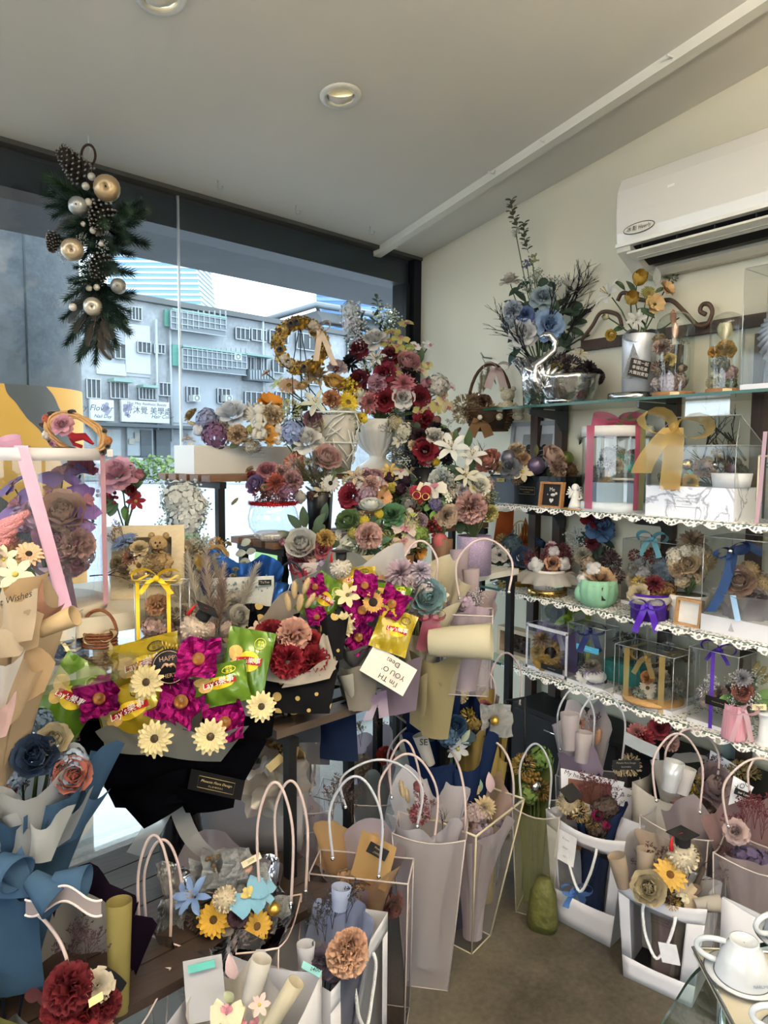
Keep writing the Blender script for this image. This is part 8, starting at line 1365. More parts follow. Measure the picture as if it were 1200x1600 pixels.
def pampasbq():
 base = dz(330, .8, 2.02); d = 2.0; k = pxm(1, d); t = bq('pampas_bouquet', 'pampas grass bouquet wrapped in white and black paper', base, P(335, 985, d), .03, .1, [(WHP, 60, 120, 1.0, 1.1), (BLKP, 110, 60, 1.2, 1.1), (PKP, -60, 120, 1.0, 1.0), (WHP, 180, 120, 1.05, .9)], (330, 975), d, 60, 40, [('pampas', '#c9b3a2', 330, 905, 60), ('pampas', '#d2c6b4', 300, 915, 60), ('pampas', '#c4a99a', 350, 925, 52), ('pampas', '#d6cbb8', 385, 925, 56), ('pampas', '#b99b8c', 340, 945, 50), ('pampas', '#c9bda8', 280, 940, 50), ('peony', '#d2cdc0', 372, 965, 18), ('leaf', '#7f8a6c', 395, 950, 18), ('mum', '#8f6a54', 285, 965, 16), ('mum', '#9a7660', 276, 985, 16)], [('hydrangea', '#bda498', 5, 16)], 7, rz=.07)
pampasbq()
def polka():
 base = dz(455, .8, 1.98); d = 1.92; k = pxm(1, d); t = bq('polka_dot_bouquet', 'gold dotted black bouquet of dark red and pink carnations', base, P(452, 1005, d), .05, .16, [(GDOT, 0, 150, .62, 1.0), (GDOT, 90, 110, .85, 1.1), (GDOT, -90, 110, .9, 1.1), (GDOT, 150, 110, 1.1, .95), (GDOT, -150, 110, 1.15, .95), (PAPER('#cfc6b8', .5), 30, 100, .8, .9), (PAPER('#cfc6b8', .5), -40, 100, .75, .9), (PAPER('#d4ccc0', .5), 95, 90, 1.0, .9), (PAPER('#b9ada0', .5), 180, 110, 1.2, .85)], (452, 1015), d-.03, 70, 55,
 [('carnation', '#d9a08e', 458, 994, 25), ('carnation', '#9a1526', 450, 1034, 26, {'dd': -.03}), ('carnation', '#90121f', 488, 1034, 25, {'dd': -.02}), ('carnation', '#8a1220', 425, 995, 24), ('rose', '#9a1420', 437, 1003, 12), ('rose', '#8e1220', 425, 1030, 18), ('rose', '#96131f', 487, 1000, 14), ('star', '#cfae96', 402, 985, 16), ('tulip', '#a8111c', 420, 1045, 12)] + [('bunnytail', '#c7a878', x, y, 17, {'n': n}) for x, y, n in ((460, 935, UP), (474, 928, UP+_r*.35), (452, 955, UP-_r*.15), (478, 950, UP+_r*.6), (466, 955, UP+_r*.2))], [('roundleaf', '#5d2028', 6, 16)], 8, rz=.1)
 e = d-.1; CP = PAPER('#d6cdbf', .5)
 for i, (m, q) in enumerate(((GDOT, ((400, 1112, e), (515, 1115, e), (528, 1050, e+.02), (376, 1055, e))), (GDOT, ((370, 1085, e+.04), (420, 1110, e+.03), (410, 1050, e+.04), (372, 1035, e+.06))), (CP, ((410, 1062, e-.02), (470, 1070, e-.03), (462, 1040, e-.01), (412, 1020, e+.02))), (CP, ((440, 1075, e-.03), (515, 1060, e-.01), (528, 1030, e+.02), (455, 1050, e-.02))), (CP, ((500, 1060, e), (525, 1045, e+.02), (512, 985, e+.05), (495, 1010, e+.03))), (GDOT, ((505, 1040, e+.06), (535, 1030, e+.07), (545, 960, e+.1), (500, 965, e+.1))), (BLKP, ((385, 1000, e+.1), (410, 1000, e+.09), (398, 950, e+.12), (392, 945, e+.12))))): psheet(t, q, m, .02, .008, seed=i)
polka()
def chips2():
 base = dz(560, .8, 2.1); d = 2.04; k = pxm(1, d); t = bq('crisp_packet_bouquet', 'second crisp packet bouquet with magenta foil and a pompom in cap', base, P(565, 950, d), .05, .17, [(GRYP, 0, 120, .7, 1.0), (PAPER('#b9a9b8', .5), 60, 100, .8, 1.0), (GRYP, -70, 110, .9, 1.0), (WHP, 150, 110, 1.35, .9), (GRYP, -150, 120, 1.3, .9), (PAPER('#a593a8', .5), 10, 80, .6, .95)], None, d, 1, 1, [], seed=9)
 def pk(px, py, ang, w, h, col, seal, kd, dd=0): a = R(ang); chipbag(t, P(px, py, d+dd), _r*cos(a)+_u*sin(a), -_r*sin(a)+_u*cos(a)+_f*.3, pxm(w, d), pxm(h, d), col, seal, kd)
 pk(503, 936, -35, 56, 72, '#4c6c14', '#e3dc4a', 'green', -.04); pk(556, 908, 4, 66, 44, '#98841a', '#3a3420', 'yellow', .03); pk(615, 986, -20, 58, 64, '#98841a', '#3a3420', 'yellow', -.1); pk(612, 930, -10, 62, 34, '#527318', '#e3dc4a', 'green', .02)
 for x, y, r in ((492, 918, 20), (570, 916, 23), (566, 955, 27), (560, 997, 28), (612, 945, 28), (495, 965, 18)): sweet(t, x, y, d-.08, r)
 for x, y, r, kd, col, sc in ((537, 976, 20, 'daisy', '#dfcd96', '#4a3a20'), (543, 930, 20, 'star', '#dccb98', '#7a6a3a'), (583, 941, 17, 'sunflower', '#cf9a4c', '#1d1310'), (598, 996, 17, 'sunflower', '#cf9a4c', '#1d1310')): flower(t, kd, col, P(x, y, d-.1), -_f+UP*.3, pxm(r, d), sec=sc)
 ballhat(t, P(533, 888, d+.02), 17*k, '#dcd2c2', UP); b = MB(); b.tube([P(533, 900, d+.02), P(540, 960, d+.02)], .8*k, 5); b.build('pick', M('#c9c0b0', .6), t)
 e = d-.06; DG = PAPER('#5d6068', .3); NVP = PAPER('#1d2a48', .2)
 for i, (m, q) in enumerate(((GRYP, ((520, 1070, e), (600, 1075, e), (610, 1020, e), (505, 1015, e))), (PAPER('#8f7f92', .4), ((600, 1120, e+.03), (650, 1110, e+.03), (660, 1030, e+.02), (590, 1030, e))), (NVP, ((500, 1185, e+.05), (560, 1190, e+.05), (555, 1095, e+.05), (495, 1100, e+.05))), (DG, ((455, 1190, e+.06), (515, 1195, e+.06), (520, 1090, e+.06), (450, 1105, e+.06))), (PAPER('#9a958c', .35), ((545, 1110, e-.02), (585, 1110, e-.02), (590, 1045, e-.01), (530, 1040, e-.01))))): psheet(t, q, m, .02, .006, seed=i)
 wrapn = PAPER('#b9bab2', .3); roll(t, P(560, 1108, d-.06), _u-_r*.25, 14*k, 58*k, wrapn, 'newsprint_roll', .35); c = P(607, 1047, d-.12); xd = -(_r*.83-_u*.5); n = -_f+UP*.3; ptag(t, c, xd, n, 74*k, 44*k, M('#cfcac0', .6), 'printed_card')
 yd = V(n).normalized().cross(xd).normalized();
 for i, s in enumerate(("I'm THE...", 'YOU OVER', 'Deez')): text(s, 11*k, c+yd*(13-13*i)*k+V(n).normalized()*.003, xd, n, BLACK, t)
 for q, dv in ((P(590, 1085, d-.09), -_u-_r*.4), (P(596, 1080, d-.09), -_u+_r*.1)): b = MB(); b.ribbon([q+V(dv)*v*.07+_f*.01*sin(v*4) for v in [i/5 for i in range(6)]], _r+_u*.2, 15*k); b.build('lilac_ribbon', FILM('#a78db0', .6, .5), t)
chips2()
def creambq():
 z = .8; d = 2.14; k = pxm(1, d); CRM = PAPER('#dcd2b2', .35); base = dz(650, z, d); t = bq('cream_bouquet', 'cream paper bouquet with a pale blue rose and gingham bow', base, P(655, 930, d), .035, .13, [(CRM, 150, 130, 1.25, .95), (CRM, -150, 130, 1.2, .95), (CRM, 70, 90, .9, 1.0), (CRM, -20, 110, .6, .8), (PAPER('#c9c4b2', .4), -80, 90, .95, .9)], (650, 920), d, 60, 60, [('ranunculus', '#7fa9b2', 666, 932, 25), ('dahlia', '#b59aa8', 626, 896, 24), ('dahlia', '#b3a4b8', 657, 893, 18), ('cotton', '#d5cfc0', 643, 945, 10), ('cotton', '#d5cfc0', 650, 962, 10), ('mum', '#c69a9a', 642, 918, 12), ('star', '#d9cfb8', 690, 930, 12), ('leaf', '#cf9a78', 596, 903, 18, {'a': 180}), ('mum', '#c9bca0', 635, 935, 10)], [('hydrangea', '#c9b8b8', 5, 14)], 10, rz=.08)
 roll(t, P(672, 1003, d-.09), _r*1.0+_u*.05-_f*.25, 24*k, 92*k, PAPER('#d6d0b2', .2), 'paper_roll', .12); gm = FILM('#a83a5c', .8, .4); bow(t, P(673, 962, d-.1), _r, -_f, 22*k, 16*k, gm, 2.0)
 psheet(t, ((660, 1150, d-.02), (700, 1155, d-.02), (722, 1025, d-.05), (628, 1022, d-.04)), PAPER('#a3966e', .3), .04, .012, 'paper_skirt'); psheet(t, ((640, 1130, d), (672, 1150, d), (690, 1060, d-.06), (640, 1050, d-.05)), PAPER('#b0a27c', .3), .03, .01, 'paper_skirt', 4)
creambq()
# ---------------------------------------------------------------- carrier bags behind, on rack and floor
HP = M('#b8a6a4', .4, 0, .03); HW = M('#a9acb6', .4, 0, .03); LP1, LP2, LP3 = PAPER('#c8b4b8', .45), PAPER('#d6cdd4', .45), PAPER('#b7a9b4', .45)
def pvc(label, fl, fr, z, dep, h, **kw): return carrier('carrier_bag', label, fl, fr, z, dep, h, **kw)
def loop(t, pts, d, r=.0034, mat=None):
 """handle drawn through pixel points at depth d"""
 q = [P(x, y, d if not isinstance(d, (list, tuple)) else d[0]+(d[1]-d[0])*i/(len(pts)-1)) for i, (x, y) in enumerate(pts)]; sm = []
 for i in range(len(q)-1):
  a, b1, c1, d1 = q[max(0, i-1)], q[i], q[i+1], q[min(len(q)-1, i+2)]
  for k in range(6): s = k/6; sm.append(.5*((2*b1)+(c1-a)*s+(2*a-5*b1+4*c1-d1)*s*s+(3*b1-a-3*c1+d1)*s**3))
 b = MB(); b.tube(sm+[q[-1]], r, 8); h = b.build('handle', mat or HP, t)
 for p in (q[0], q[-1]): b = MB(); b.lathe(p-_f*.003, [(.002, 0), (.0055, .001), (.0055, .003), (.002, .004)], 8, 0, frame(-_f)); b.build('grommet', SILVER, h)
def arch(x0, y0, x1, y1, yt, bul=.12):
 return [(x0, y0), (x0-(x1-x0)*bul*.6, y0+(yt-y0)*.55), (x0+(x1-x0)*.18, yt+(y0-yt)*.12), (x0+(x1-x0)*.5, yt), (x0+(x1-x0)*.82, yt+(y1-yt)*.12), (x1+(x1-x0)*bul*.6, y1+(yt-y1)*.55), (x1, y1)]
for a in ((272, 955, 326, 950, 890, 2.2), (438, 930, 472, 935, 878, 2.26)): loop(BF, arch(*a[:5]), a[5], .004, M('#101a30', .4))
# bag round the cream bouquet on the low rack
t, g = pvc('clear carrier bag standing around the cream bouquet', dz(690, .8, 2.1), dz(762, .8, 2.08), .8, .1, .24, tw=1.15, nohandle=True); loop(t, arch(633, 925, 680, 915, 845), 2.16); loop(t, arch(718, 935, 795, 925, 842), 2.16)
bq('lilac_bouquet', 'lilac tulle bouquet inside the bag beside the cream roll', dz(728, .8, 2.14), P(735, 955, 2.16), .03, .07, [(FILM('#b79fb5', .6, .5), 0, 180, 1.0, 1.0), (LP1, 150, 150, 1.2, 1.0), (FILM('#a68fa8', .6, .5), -100, 120, 1.1, 1.0)], (735, 940), 2.16, 30, 24, [('hydrangea', '#b09ab0', 730, 945, 14), ('gyp', '#cfc4cc', 745, 935, 16)], seed=3)
t = bq('silver_roll_bouquet', 'bouquet with two rolled mauve paper tubes by lily vase', dz(722, .8, 2.34), P(725, 925, 2.34), .03, .08, [(LP2, 0, 160, .8, 1.0), (LP3, 180, 160, 1.0, 1.0)], None, 2.3, 1, 1, [], seed=4); roll(t, P(718, 935, 2.3), _u, 13*.0021, 75*.0021, PAPER('#a896a0', .2)); roll(t, P(738, 940, 2.28), _u-_r*.05, 12*.0021, 50*.0021, PAPER('#b3a2aa', .2))
# grey bag of dried beige flowers on the bench
def greybag():
 fl, fr = dz(318, .4, 1.98), dz(470, .4, 1.98); t, g = window_bag('grey_gift_bag', 'smooth grey gift bag heaped with beige dried flowers and tulle', fl, fr, .4, .16, .26, 1.1, nowin=True, rope=0, dip=.01, group=None)
 for o in t.children: o.data.materials[0] = M('#8f8d92', .55, 0, .05)
 ptag(t, P(432, 1262, 1.93), _r+_u*.35, -_f, .062, .026, M('#2f7f9c', .5), 'price_sticker'); d = 1.96
 arrange(t, (400, 1170), d+.05, 85, 75, [('rose', '#b58a4e', 413, 1155, 17), ('carnation', '#b89862', 440, 1172, 22), ('ranunculus', '#b5945e', 458, 1185, 16), ('rose', '#c29a5c', 425, 1150, 13), ('ball', None, 408, 1166, 7, {'mat': M('#d2cbc2', .25)}), ('hydrangea', '#a08a66', 385, 1235, 20), ('hydrangea', '#9a835e', 370, 1215, 18), ('hydrangea', '#a68f6c', 395, 1212, 18), ('mum', '#ad8f58', 462, 1205, 12), ('ball', None, 462, 1182, 5, {'mat': SILVER}), ('pampas', '#927a58', 425, 1095, 70), ('pampas', '#97805e', 450, 1098, 70), ('pampas', '#8a7352', 470, 1115, 66), ('pampas', '#9c8664', 405, 1110, 60), ('berries', '#6d2028', 452, 1155, 7), ('hydrangea', '#8f7650', 355, 1232, 16)], rz=.1, stem=g['c']+UP*.15)
 for x, y, s in ((395, 1195, 34), (430, 1225, 36), (410, 1240, 30), (450, 1215, 30)): b = MB(); q = P(x, y, d-.06); b.lathe(q, [(s*.4*.0018, -.02), (s*.8*.0018, 0), (s*1.1*.0018, .012)], 24, 0, frame(-_f+UP*.4), wob=lambda a, j: .18*sin(a*6+x)); b.build('glitter_tulle', FILM('#a3978c', .55, .3, .15), t)
 ptag(t, P(430, 1192, d-.1), _r+_u*.9, -_f, .05, .022, M('#c4b383', .6), 'price_tag'); b = MB(); b.grid(lambda u, v: P(455+45*u, 1160+110*v, d-.0+.06*sin(u*3)), 5, 5); b.build('tulle_wrap', FILM('#b9a9a4', .3, .6), t)
greybag()
# blank-looking stacks of bags on the floor
def fbag(label, x0, x1, d0, d1, h, dep, tw, arches, film=None, pipe=None, td=1.15, hd=None, hm=None, z=0, sag=.02, skew=V((0, 0, 0))):
 t, g = pvc(label, dz(x0, z, d0), dz(x1, z, d1), z, dep, h, tw=tw, td=td, film=film, pipe=pipe, nohandle=True, sag=sag, skew=skew)
 for i, a in enumerate(arches): loop(t, arch(*a[:5]), a[5] if len(a) > 5 else (d0+d1)/2+dep*i, mat=hm or HP)
 return t, g
def inside(label, px, z, d, hx, hy, r, papers, items, rx=40, ry=30, fill=(), seed=1, rz=None, r0=.03, ruf=.1):
 k = pxm(1, d); n = len(papers); sh = [(p, (-150+300*i/max(1, n-1)) if n > 1 else 180, 130, .92+.25*(abs(i-(n-1)/2)/(n/2)), 1.0) for i, p in enumerate(papers)]
 return bq('wrapped_bouquet', label, dz(px, z, d), P(hx, hy, d), r0, r*k*.92, sh, (hx, hy), d, rx, ry, items, fill, seed, rz=rz or .06, ruf=ruf, pw=1.9)
# far row
fbag('clear bag at the back beside the dark wrapped card', 500, 625, 2.42, 2.38, .36, .12, 1.15, [(492, 1225, 640, 1215, 1100, 2.4), (612, 1240, 697, 1240, 1131, 2.36)])
inside('grey bouquet with a coral flower in the back bag', 580, 0, 2.46, 575, 1190, 45, [LP3, GRYP, LP3], [('carnation', '#c9453f', 600, 1182, 14), ('caspia', '#7a5a48', 560, 1130, 40), ('caspia', '#7a5a48', 590, 1120, 40), ('hydrangea', '#8f7a5c', 565, 1195, 16)], 34, 24, seed=2)
def navybq():
 d = 2.3; base = dz(705, 0, d); NV = PAPER('#1f2e56', .15); t = bq('navy_bouquet', 'navy paper bouquet with blue roses and a paper scroll', base, P(705, 1150, d), .05, .14, [(NV, 60, 110, .95, 1.0), (NV, -60, 110, .95, 1.0), (NV, 0, 100, .82, .95), (NV, 150, 110, 1.12, .9), (NV, -150, 110, 1.15, .9)], (700, 1145), d-.02, 50, 36, [('ranunculus', '#3f6a94', 690, 1128, 18), ('ranunculus', '#2f5580', 712, 1135, 15), ('hydrangea', '#4a6a8c', 700, 1150, 16), ('leaf', '#a9b9a0', 728, 1150, 22, {'a': 60}), ('star', '#c9ced2', 715, 1170, 18), ('caspia', '#6d4a4a', 675, 1080, 60), ('caspia', '#74504e', 690, 1090, 50), ('ribbon' if False else 'tulip', '#23359a', 706, 1158, 10)], [('roundleaf', '#2f4a58', 6, 16)], 11, rz=.07)
 roll(t, P(672, 1195, d-.08), _u-_r*.35, .02, .1, PAPER('#c9c6c2', .2), 'paper_scroll'); text('SE', .028, P(662, 1160, d-.11), _r, -_f, BLACK, t); roll(t, P(705, 1130, d+.02), _u, .028, .1, NV, 'paper_roll')
navybq()
def yellowframe():
 d = 2.42; base = dz(752, 0, d); t = bq('yellow_foil_bouquet', 'yellow bouquet with silver foil chocolates and a pompom in cap', base, P(750, 1130, d), .04, .1, [(PAPER('#b7a05c', .3), 0, 160, .9, 1.0), (PAPER('#a8924e', .3), 150, 150, 1.05, .9), (PAPER('#b7a05c', .3), -110, 120, 1.0, .9)], (750, 1120), d, 44, 26, [('mum', '#b9a04c', 735, 1122, 15), ('hydrangea', '#b59a52', 745, 1130, 16), ('tulip', '#c9a81c', 736, 1115, 10), ('rose', '#8e4048', 757, 1108, 12)], seed=12, rz=.05)
 put('foil_wrapper', mesh_of('scrunch', 1), [FOILM], t, P(775, 1126, d-.06), frame(-_f+UP*.4), pxm(28, d)); flower(t, 'choc', None, P(773, 1126, d-.07), -_f, pxm(7, d), mat=M('#c9a24a', .3, .8), sec='#d8c088'); ballhat(t, P(716, 1083, d), pxm(17, d), '#c9b58c', UP+_r*-.1, tassel=None)
 w = thing('wire_stand', 'thin black wire frame stand behind the navy bouquet', 'stand', dz(795, 0, d+.05));
 for (x0, y0, x1, y1) in ((790, 1230, 790, 1095), (820, 1235, 820, 1090), (790, 1095, 820, 1090), (740, 1210, 820, 1205), (740, 1215, 740, 1260)): b = MB(); b.tube([P(x0, y0, d+.02), P(x1, y1, d+.02)], .004, 6); b.build('wire', DKIRON, w)
 for x in (742, 820): p = P(x, 1230, d+.02); b = MB(); b.tube([p, V((p.x, p.y, 0))], .004, 6); b.build('wire_leg', DKIRON, w)
yellowframe()
fbag('clear bag with a rose-pink lining under the pompom cap', 690, 775, 2.55, 2.5, .44, .12, 1.1, [(716, 1100, 770, 1115, 1037, 2.5), (770, 1100, 812, 1100, 1020, 2.55)])
inside('dusty pink bouquet with tall rolls in the shaded bag', 745, 0, 2.6, 740, 1085, 40, [LP1, LP2, LP1], [('rose', '#a88a8c', 735, 1095, 16), ('rose', '#9a7f86', 760, 1090, 14)], 30, 20, seed=5)
# black box and cabinet under the shelf
b = MB(); q = dz(850, 0, 2.75); c_ = thing('low_cabinet', 'low black cabinet under the lowest glass shelf', 'cabinet', (2.24, 1.55, 0)); b.box((2.24, 1.5, .24), (.2, 1.1, .48)); b.build('body', M('#0f1012', .5, 0, .2), c_)
for i in range(2): b = MB(); b.box((2.136, 1.77-i*.54, .25), (.008, .5, .42)); dd = b.build('door', M('#1a1b1e', .4, 0, .1), c_); b = MB(); b.tube([(2.125, 1.77-i*.54-.08, .42), (2.125, 1.77-i*.54+.08, .42)], .004, 6); b.build('handle', CHROME, dd)
fbag('clear bag before the cabinet with lavender paper rolls', 872, 985, 2.5, 2.42, .4, .12, 1.15, [(875, 1170, 925, 1175, 1075, 2.46), (908, 1190, 972, 1188, 1080, 2.4)], hm=HW)
t = inside('lavender bouquet with clear tubes and pink buds', 905, 0, 2.52, 910, 1150, 46, [LP2, PAPER('#b9a8c4', .4), LP2], [('hydrangea', '#c09a92', 898, 1145, 14), ('woodrose', '#b5877a', 905, 1130, 9), ('woodrose', '#b98c80', 920, 1150, 9), ('caspia', '#5d4a68', 930, 1115, 40), ('bunnytail', '#b98a70', 935, 1150, 16)], 36, 30, seed=6)
roll(t, P(890, 1170, 2.4), _u, .028, .12, LP2); roll(t, P(908, 1190, 2.38), _u+_r*.1, .026, .1, LP2)
t, g = window_bag('grey_paper_bag', 'grey box bag with dark red flowers and a black label', dz(985, 0, 2.36), dz(1080, 0, 2.22), 0, .16, .44, 1.1, nowin=True, rope=0, group=None)
for o in t.children: o.data.materials[0] = M('#a8a49c', .6, 0, .05)
arrange(t, (1020, 1150), 2.36, 50, 30, [('dahlia', '#7d1426', 1003, 1155, 19), ('dahlia', '#9a5a5c', 995, 1145, 15), ('rose', '#6d1224', 1030, 1138, 14), ('carnation', '#b58a84', 1045, 1160, 13), ('caspia', '#5d2a34', 1060, 1140, 40), ('mum', '#c9b28c', 985, 1195, 15), ('mum', '#c4ad86', 970, 1200, 11)], rz=.06)
ptag(t, P(978, 1195, 2.22), _r, -_f, .085, .03, BLACK, 'label_card', ['Phoenix Flora Design', 'FLOWERS'], M('#8f8a80', .6, 0, 0), .007)
b = MB(); b.ribbon([P(975, 1152, 2.2), P(1000, 1165, 2.18), P(1030, 1178, 2.16)], _u, .04); b.build('silver_ribbon', M('#a8b0ba', .25, .5), t)
roll(t, P(1045, 1235, 2.14), _u+_r*.2, .026, .09, M('#b3b7be', .3, .3))
# moss and green bag in the middle gap
fbag('olive tinted clear bag with moss and gold pebbles', 806, 862, 2.35, 2.3, .36, .12, 1.3, [(815, 1255, 858, 1262, 1162, 2.3)], film=FILM('#b7b488', .3, .3), hm=HW)
inside('moss green bouquet with gold beads and an orange spray', 832, 0, 2.38, 832, 1215, 34, [PAPER('#5d6f2c', .4), PAPER('#66733c', .4)], [('mum', '#a3843c', 818, 1195, 16), ('berries', '#8f6a24', 830, 1215, 14), ('hydrangea', '#5a7a2c', 845, 1185, 18), ('mum', '#7a5a24', 845, 1235, 14), ('ball', None, 836, 1228, 9, {'mat': SILVER}), ('hydrangea', '#6f8a3c', 825, 1240, 16)], 26, 34, seed=8)
b = MB(); q = dz(848, 0, 2.28); b.lathe(q, [(.001, .0), (.045, .0), (.05, .03), (.04, .12), (.02, .16), (.001, .16)], 20, wob=lambda a, j: .08*sin(a*3)); tag(b.build('green_pouch', M('#4c4e24', .6, 0, .5, 40, .8, 30)), 'crumpled olive green pouch on the floor between bags', 'pouch')
# front middle row: trapezoid bag, frosted bag, clear flat bag
fl, fr = onz(685, 1464, 0), onz(737, 1491, 0)
t, g = pvc('tall flared clear bag with cream piping on the concrete floor', fl, fr, 0, .11, .43, tw=2.0, td=2.6, film=FILM('#ded2d2', .12, .2, .05), pipe=M('#b5ae96', .45, 0, .04), nohandle=True, pipe_r=.0034); T = g['T']
for i, (p, q, ht) in enumerate(((T[3].lerp(T[0], .3), T[0].lerp(T[1], .85), .16), (T[3].lerp(T[2], .35), T[2].lerp(T[1], .25), .17))): handle_arch(t, p, q, ht, .0036, HP, V((0, 0, 0)))
inside('blush tulle bouquet in the flared cream-piped bag', 738, 0.02, 2.2, 742, 1275, 62, [FILM('#c9a9a6', .6, .5), LP1, LP2, FILM('#c9a9a6', .6, .5)], [('dahlia', '#c9b48c', 757, 1262, 17), ('bunnytail', '#c9b08a', 745, 1232, 17), ('tulip', '#9a86a4', 775, 1285, 12), ('hydrangea', '#a18ea8', 750, 1300, 20), ('mum', '#bfa95c', 790, 1295, 8), ('rose', '#c4a39c', 730, 1290, 16), ('leaf', '#d2b4bc', 765, 1222, 30, {'a': 95}), ('leaf', '#8fb09a', 748, 1225, 24, {'a': 100})], 44, 36, [('hydrangea', '#b9a3a8', 4, 16)], 9)
fbag('frosted clear bag of mauve flowers between flared bag and flat bag', 634, 700, 2.02, 2.0, .45, .11, 1.7, [(598, 1290, 678, 1320, 1178, 1.98), (612, 1245, 655, 1330, 1157, 2.06)], film=FROST, hm=HP)
t = inside('white paper bouquet with burgundy twigs and a mauve rose', 668, 0.02, 2.08, 668, 1275, 62, [PAPER('#d8d4de', .4), PAPER('#dcd8e0', .4), PAPER('#cfc8d2', .4), PAPER('#dcd8e2', .4)], [('ranunculus', '#6f5f66', 692, 1312, 18), ('rose', '#b9968c', 668, 1325, 14), ('caspia', '#7a2f38', 658, 1240, 40), ('caspia', '#6d2a34', 648, 1262, 36), ('caspia', '#7a2f38', 672, 1250, 36), ('bunnytail', '#c4b088', 628, 1232, 16), ('bunnytail', '#c4b088', 636, 1242, 14), ('tulip', '#b56a72', 655, 1235, 14), ('barewig', '#5a4440', 700, 1260, 50), ('mum', '#8a3a44', 655, 1272, 14), ('hydrangea', '#b9a4a2', 685, 1345, 16)], 46, 40, seed=10)
fbag('flat clear bag of coral roses behind the white box bag', 488, 632, 1.88, 1.84, .42, .1, 1.05, [(520, 1340, 592, 1368, 1213, 1.8), (540, 1260, 652, 1290, 1187, 1.95)], film=GLASS('#e6e0e2', .8, .05, .08), hm=HW, sag=0)
t = inside('peach paper bouquet with coral roses and a black label', 560, 0.02, 1.94, 560, 1350, 70, [PAPER('#c9a476', .35), LP1, PAPER('#cfae84', .35), LP3], [('peony', '#d27a66', 590, 1392, 20), ('carnation', '#cfae84', 565, 1372, 18), ('carnation', '#c9a880', 600, 1372, 14), ('rose', '#c98c80', 612, 1415, 18), ('peony', '#d88a74', 575, 1400, 16), ('caspia', '#54403a', 535, 1265, 62, {'n': UP}), ('caspia', '#5d4842', 520, 1280, 62, {'n': UP-_r*.1}), ('caspia', '#54403a', 550, 1285, 56, {'n': UP+_r*.1}), ('hydrangea', '#b9926c', 540, 1375, 16)], 56, 50, [('hydrangea', '#c49a8c', 4, 18)], 13)
ptag(t, P(590, 1330, 1.84), _r-_u*.55, -_f+UP*.2, .055, .028, BLACK, 'label_card', ['Phoenix', 'FLOWERS'], M('#a8936a', .5), .007); b = MB(); b.grid(lambda u, v: P(566+54*u-18*v, 1296+70*v+28*u, 1.86+.02*sin(u*5)), 6, 6); b.build('peach_sheet', PAPER('#cfa76c', .3), t)
fbag('clear bag with beige paper behind the grey gift bag', 415, 505, 2.12, 2.1, .42, .1, 1.1, [(392, 1235, 485, 1240, 1150, 2.12)])
inside('dusty rose bouquet with burgundy twigs behind flat bag', 465, 0.02, 2.16, 462, 1290, 50, [LP1, PAPER('#c9a9a2', .4), LP1], [('caspia', '#7d3a42', 470, 1260, 46), ('caspia', '#74343e', 455, 1275, 40), ('rose', '#b9968c', 440, 1300, 14)], 36, 24, seed=14)
# front left: foil and daisies bag
def foilbag():
 d0, d1 = 1.66, 1.62; t, g = pvc('clear bag of blue and yellow daisies in silver foil', dz(250, 0, d0), dz(430, 0, d1), 0, .15, .42, tw=1.12, td=1.3, film=FILM('#d8cdcc', .13, .2, .05), pipe=M('#cdb9b8', .4), nohandle=True, sag=.03)
 loop(t, arch(218, 1452, 265, 1500, 1305, .08), 1.62); loop(t, arch(228, 1440, 282, 1480, 1312, .08), 1.68); loop(t, arch(405, 1385, 455, 1410, 1222, .1), 1.66); loop(t, arch(432, 1340, 478, 1392, 1220, .1), 1.72)
 d = 1.68; bt = bq('daisy_foil_bouquet', 'silver foil bouquet with blue blooms and yellow daisies', dz(345, .02, d), P(350, 1420, d), .04, .15, [(FOILM, 0, 140, .95, .9), (FOILM, 120, 130, 1.05, 1.0), (FOILM, -120, 130, 1.05, 1.0), (PAPER('#2a1c24', .1), 60, 90, .9, 1.0), (FILM('#9a8c94', .6), 180, 140, 1.15, 1.0)], (348, 1425), d-.02, 90, 60, [('daisy', '#d8a52c', 334, 1437, 24, {'sec': '#5a3d14'}), ('daisy', '#d8a83a', 401, 1447, 23, {'sec': '#6a4a1c'}), ('lily', '#6f8fc4', 305, 1402, 24), ('star', '#7390c2', 290, 1400, 20), ('orchid', '#6ea6c4', 388, 1400, 28, {'sec': '#cdb96a'}), ('orchid', '#7ab0cc', 410, 1395, 20), ('ballflower', '#d3c2a4', 352, 1405, 17), ('bunnytail', '#cf9a84', 375, 1372, 16, {'n': _r+UP}), ('rose', '#3a2230', 372, 1432, 14), ('orchid', '#d3cabc', 340, 1465, 18), ('orchid', '#d3cabc', 365, 1460, 16), ('rose', '#9a1a22', 312, 1475, 12), ('rose', '#8c2a2c', 330, 1482, 13), ('mum', '#c9a24c', 380, 1365, 8), ('ball', None, 345, 1462, 4, {'mat': SILVER}), ('choc', None, 428, 1420, 9, {'mat': M('#c9a24a', .3, .8)}), ('berries', '#5d4a2c', 335, 1345, 20)], [('mum', '#4a3a30', 4, 14)], 16, rz=.08)
 for i, (x, y, s) in enumerate(((285, 1455, 34), (345, 1360, 34), (428, 1430, 30), (300, 1480, 28), (395, 1375, 28), (318, 1370, 26), (270, 1430, 26), (370, 1350, 26))): put('foil_wrapper', mesh_of('scrunch', i % 3), [FOILM], bt, P(x, y, d-.0), frame(-_f+UP*.8), pxm(s, d))
 ptag(bt, P(393, 1344, d-.02), _r+_u*.55, -_f+UP*.3, .05, .014, M('#cfc3a4', .6), 'price_tag', ['20500'], size=.008)
foilbag()
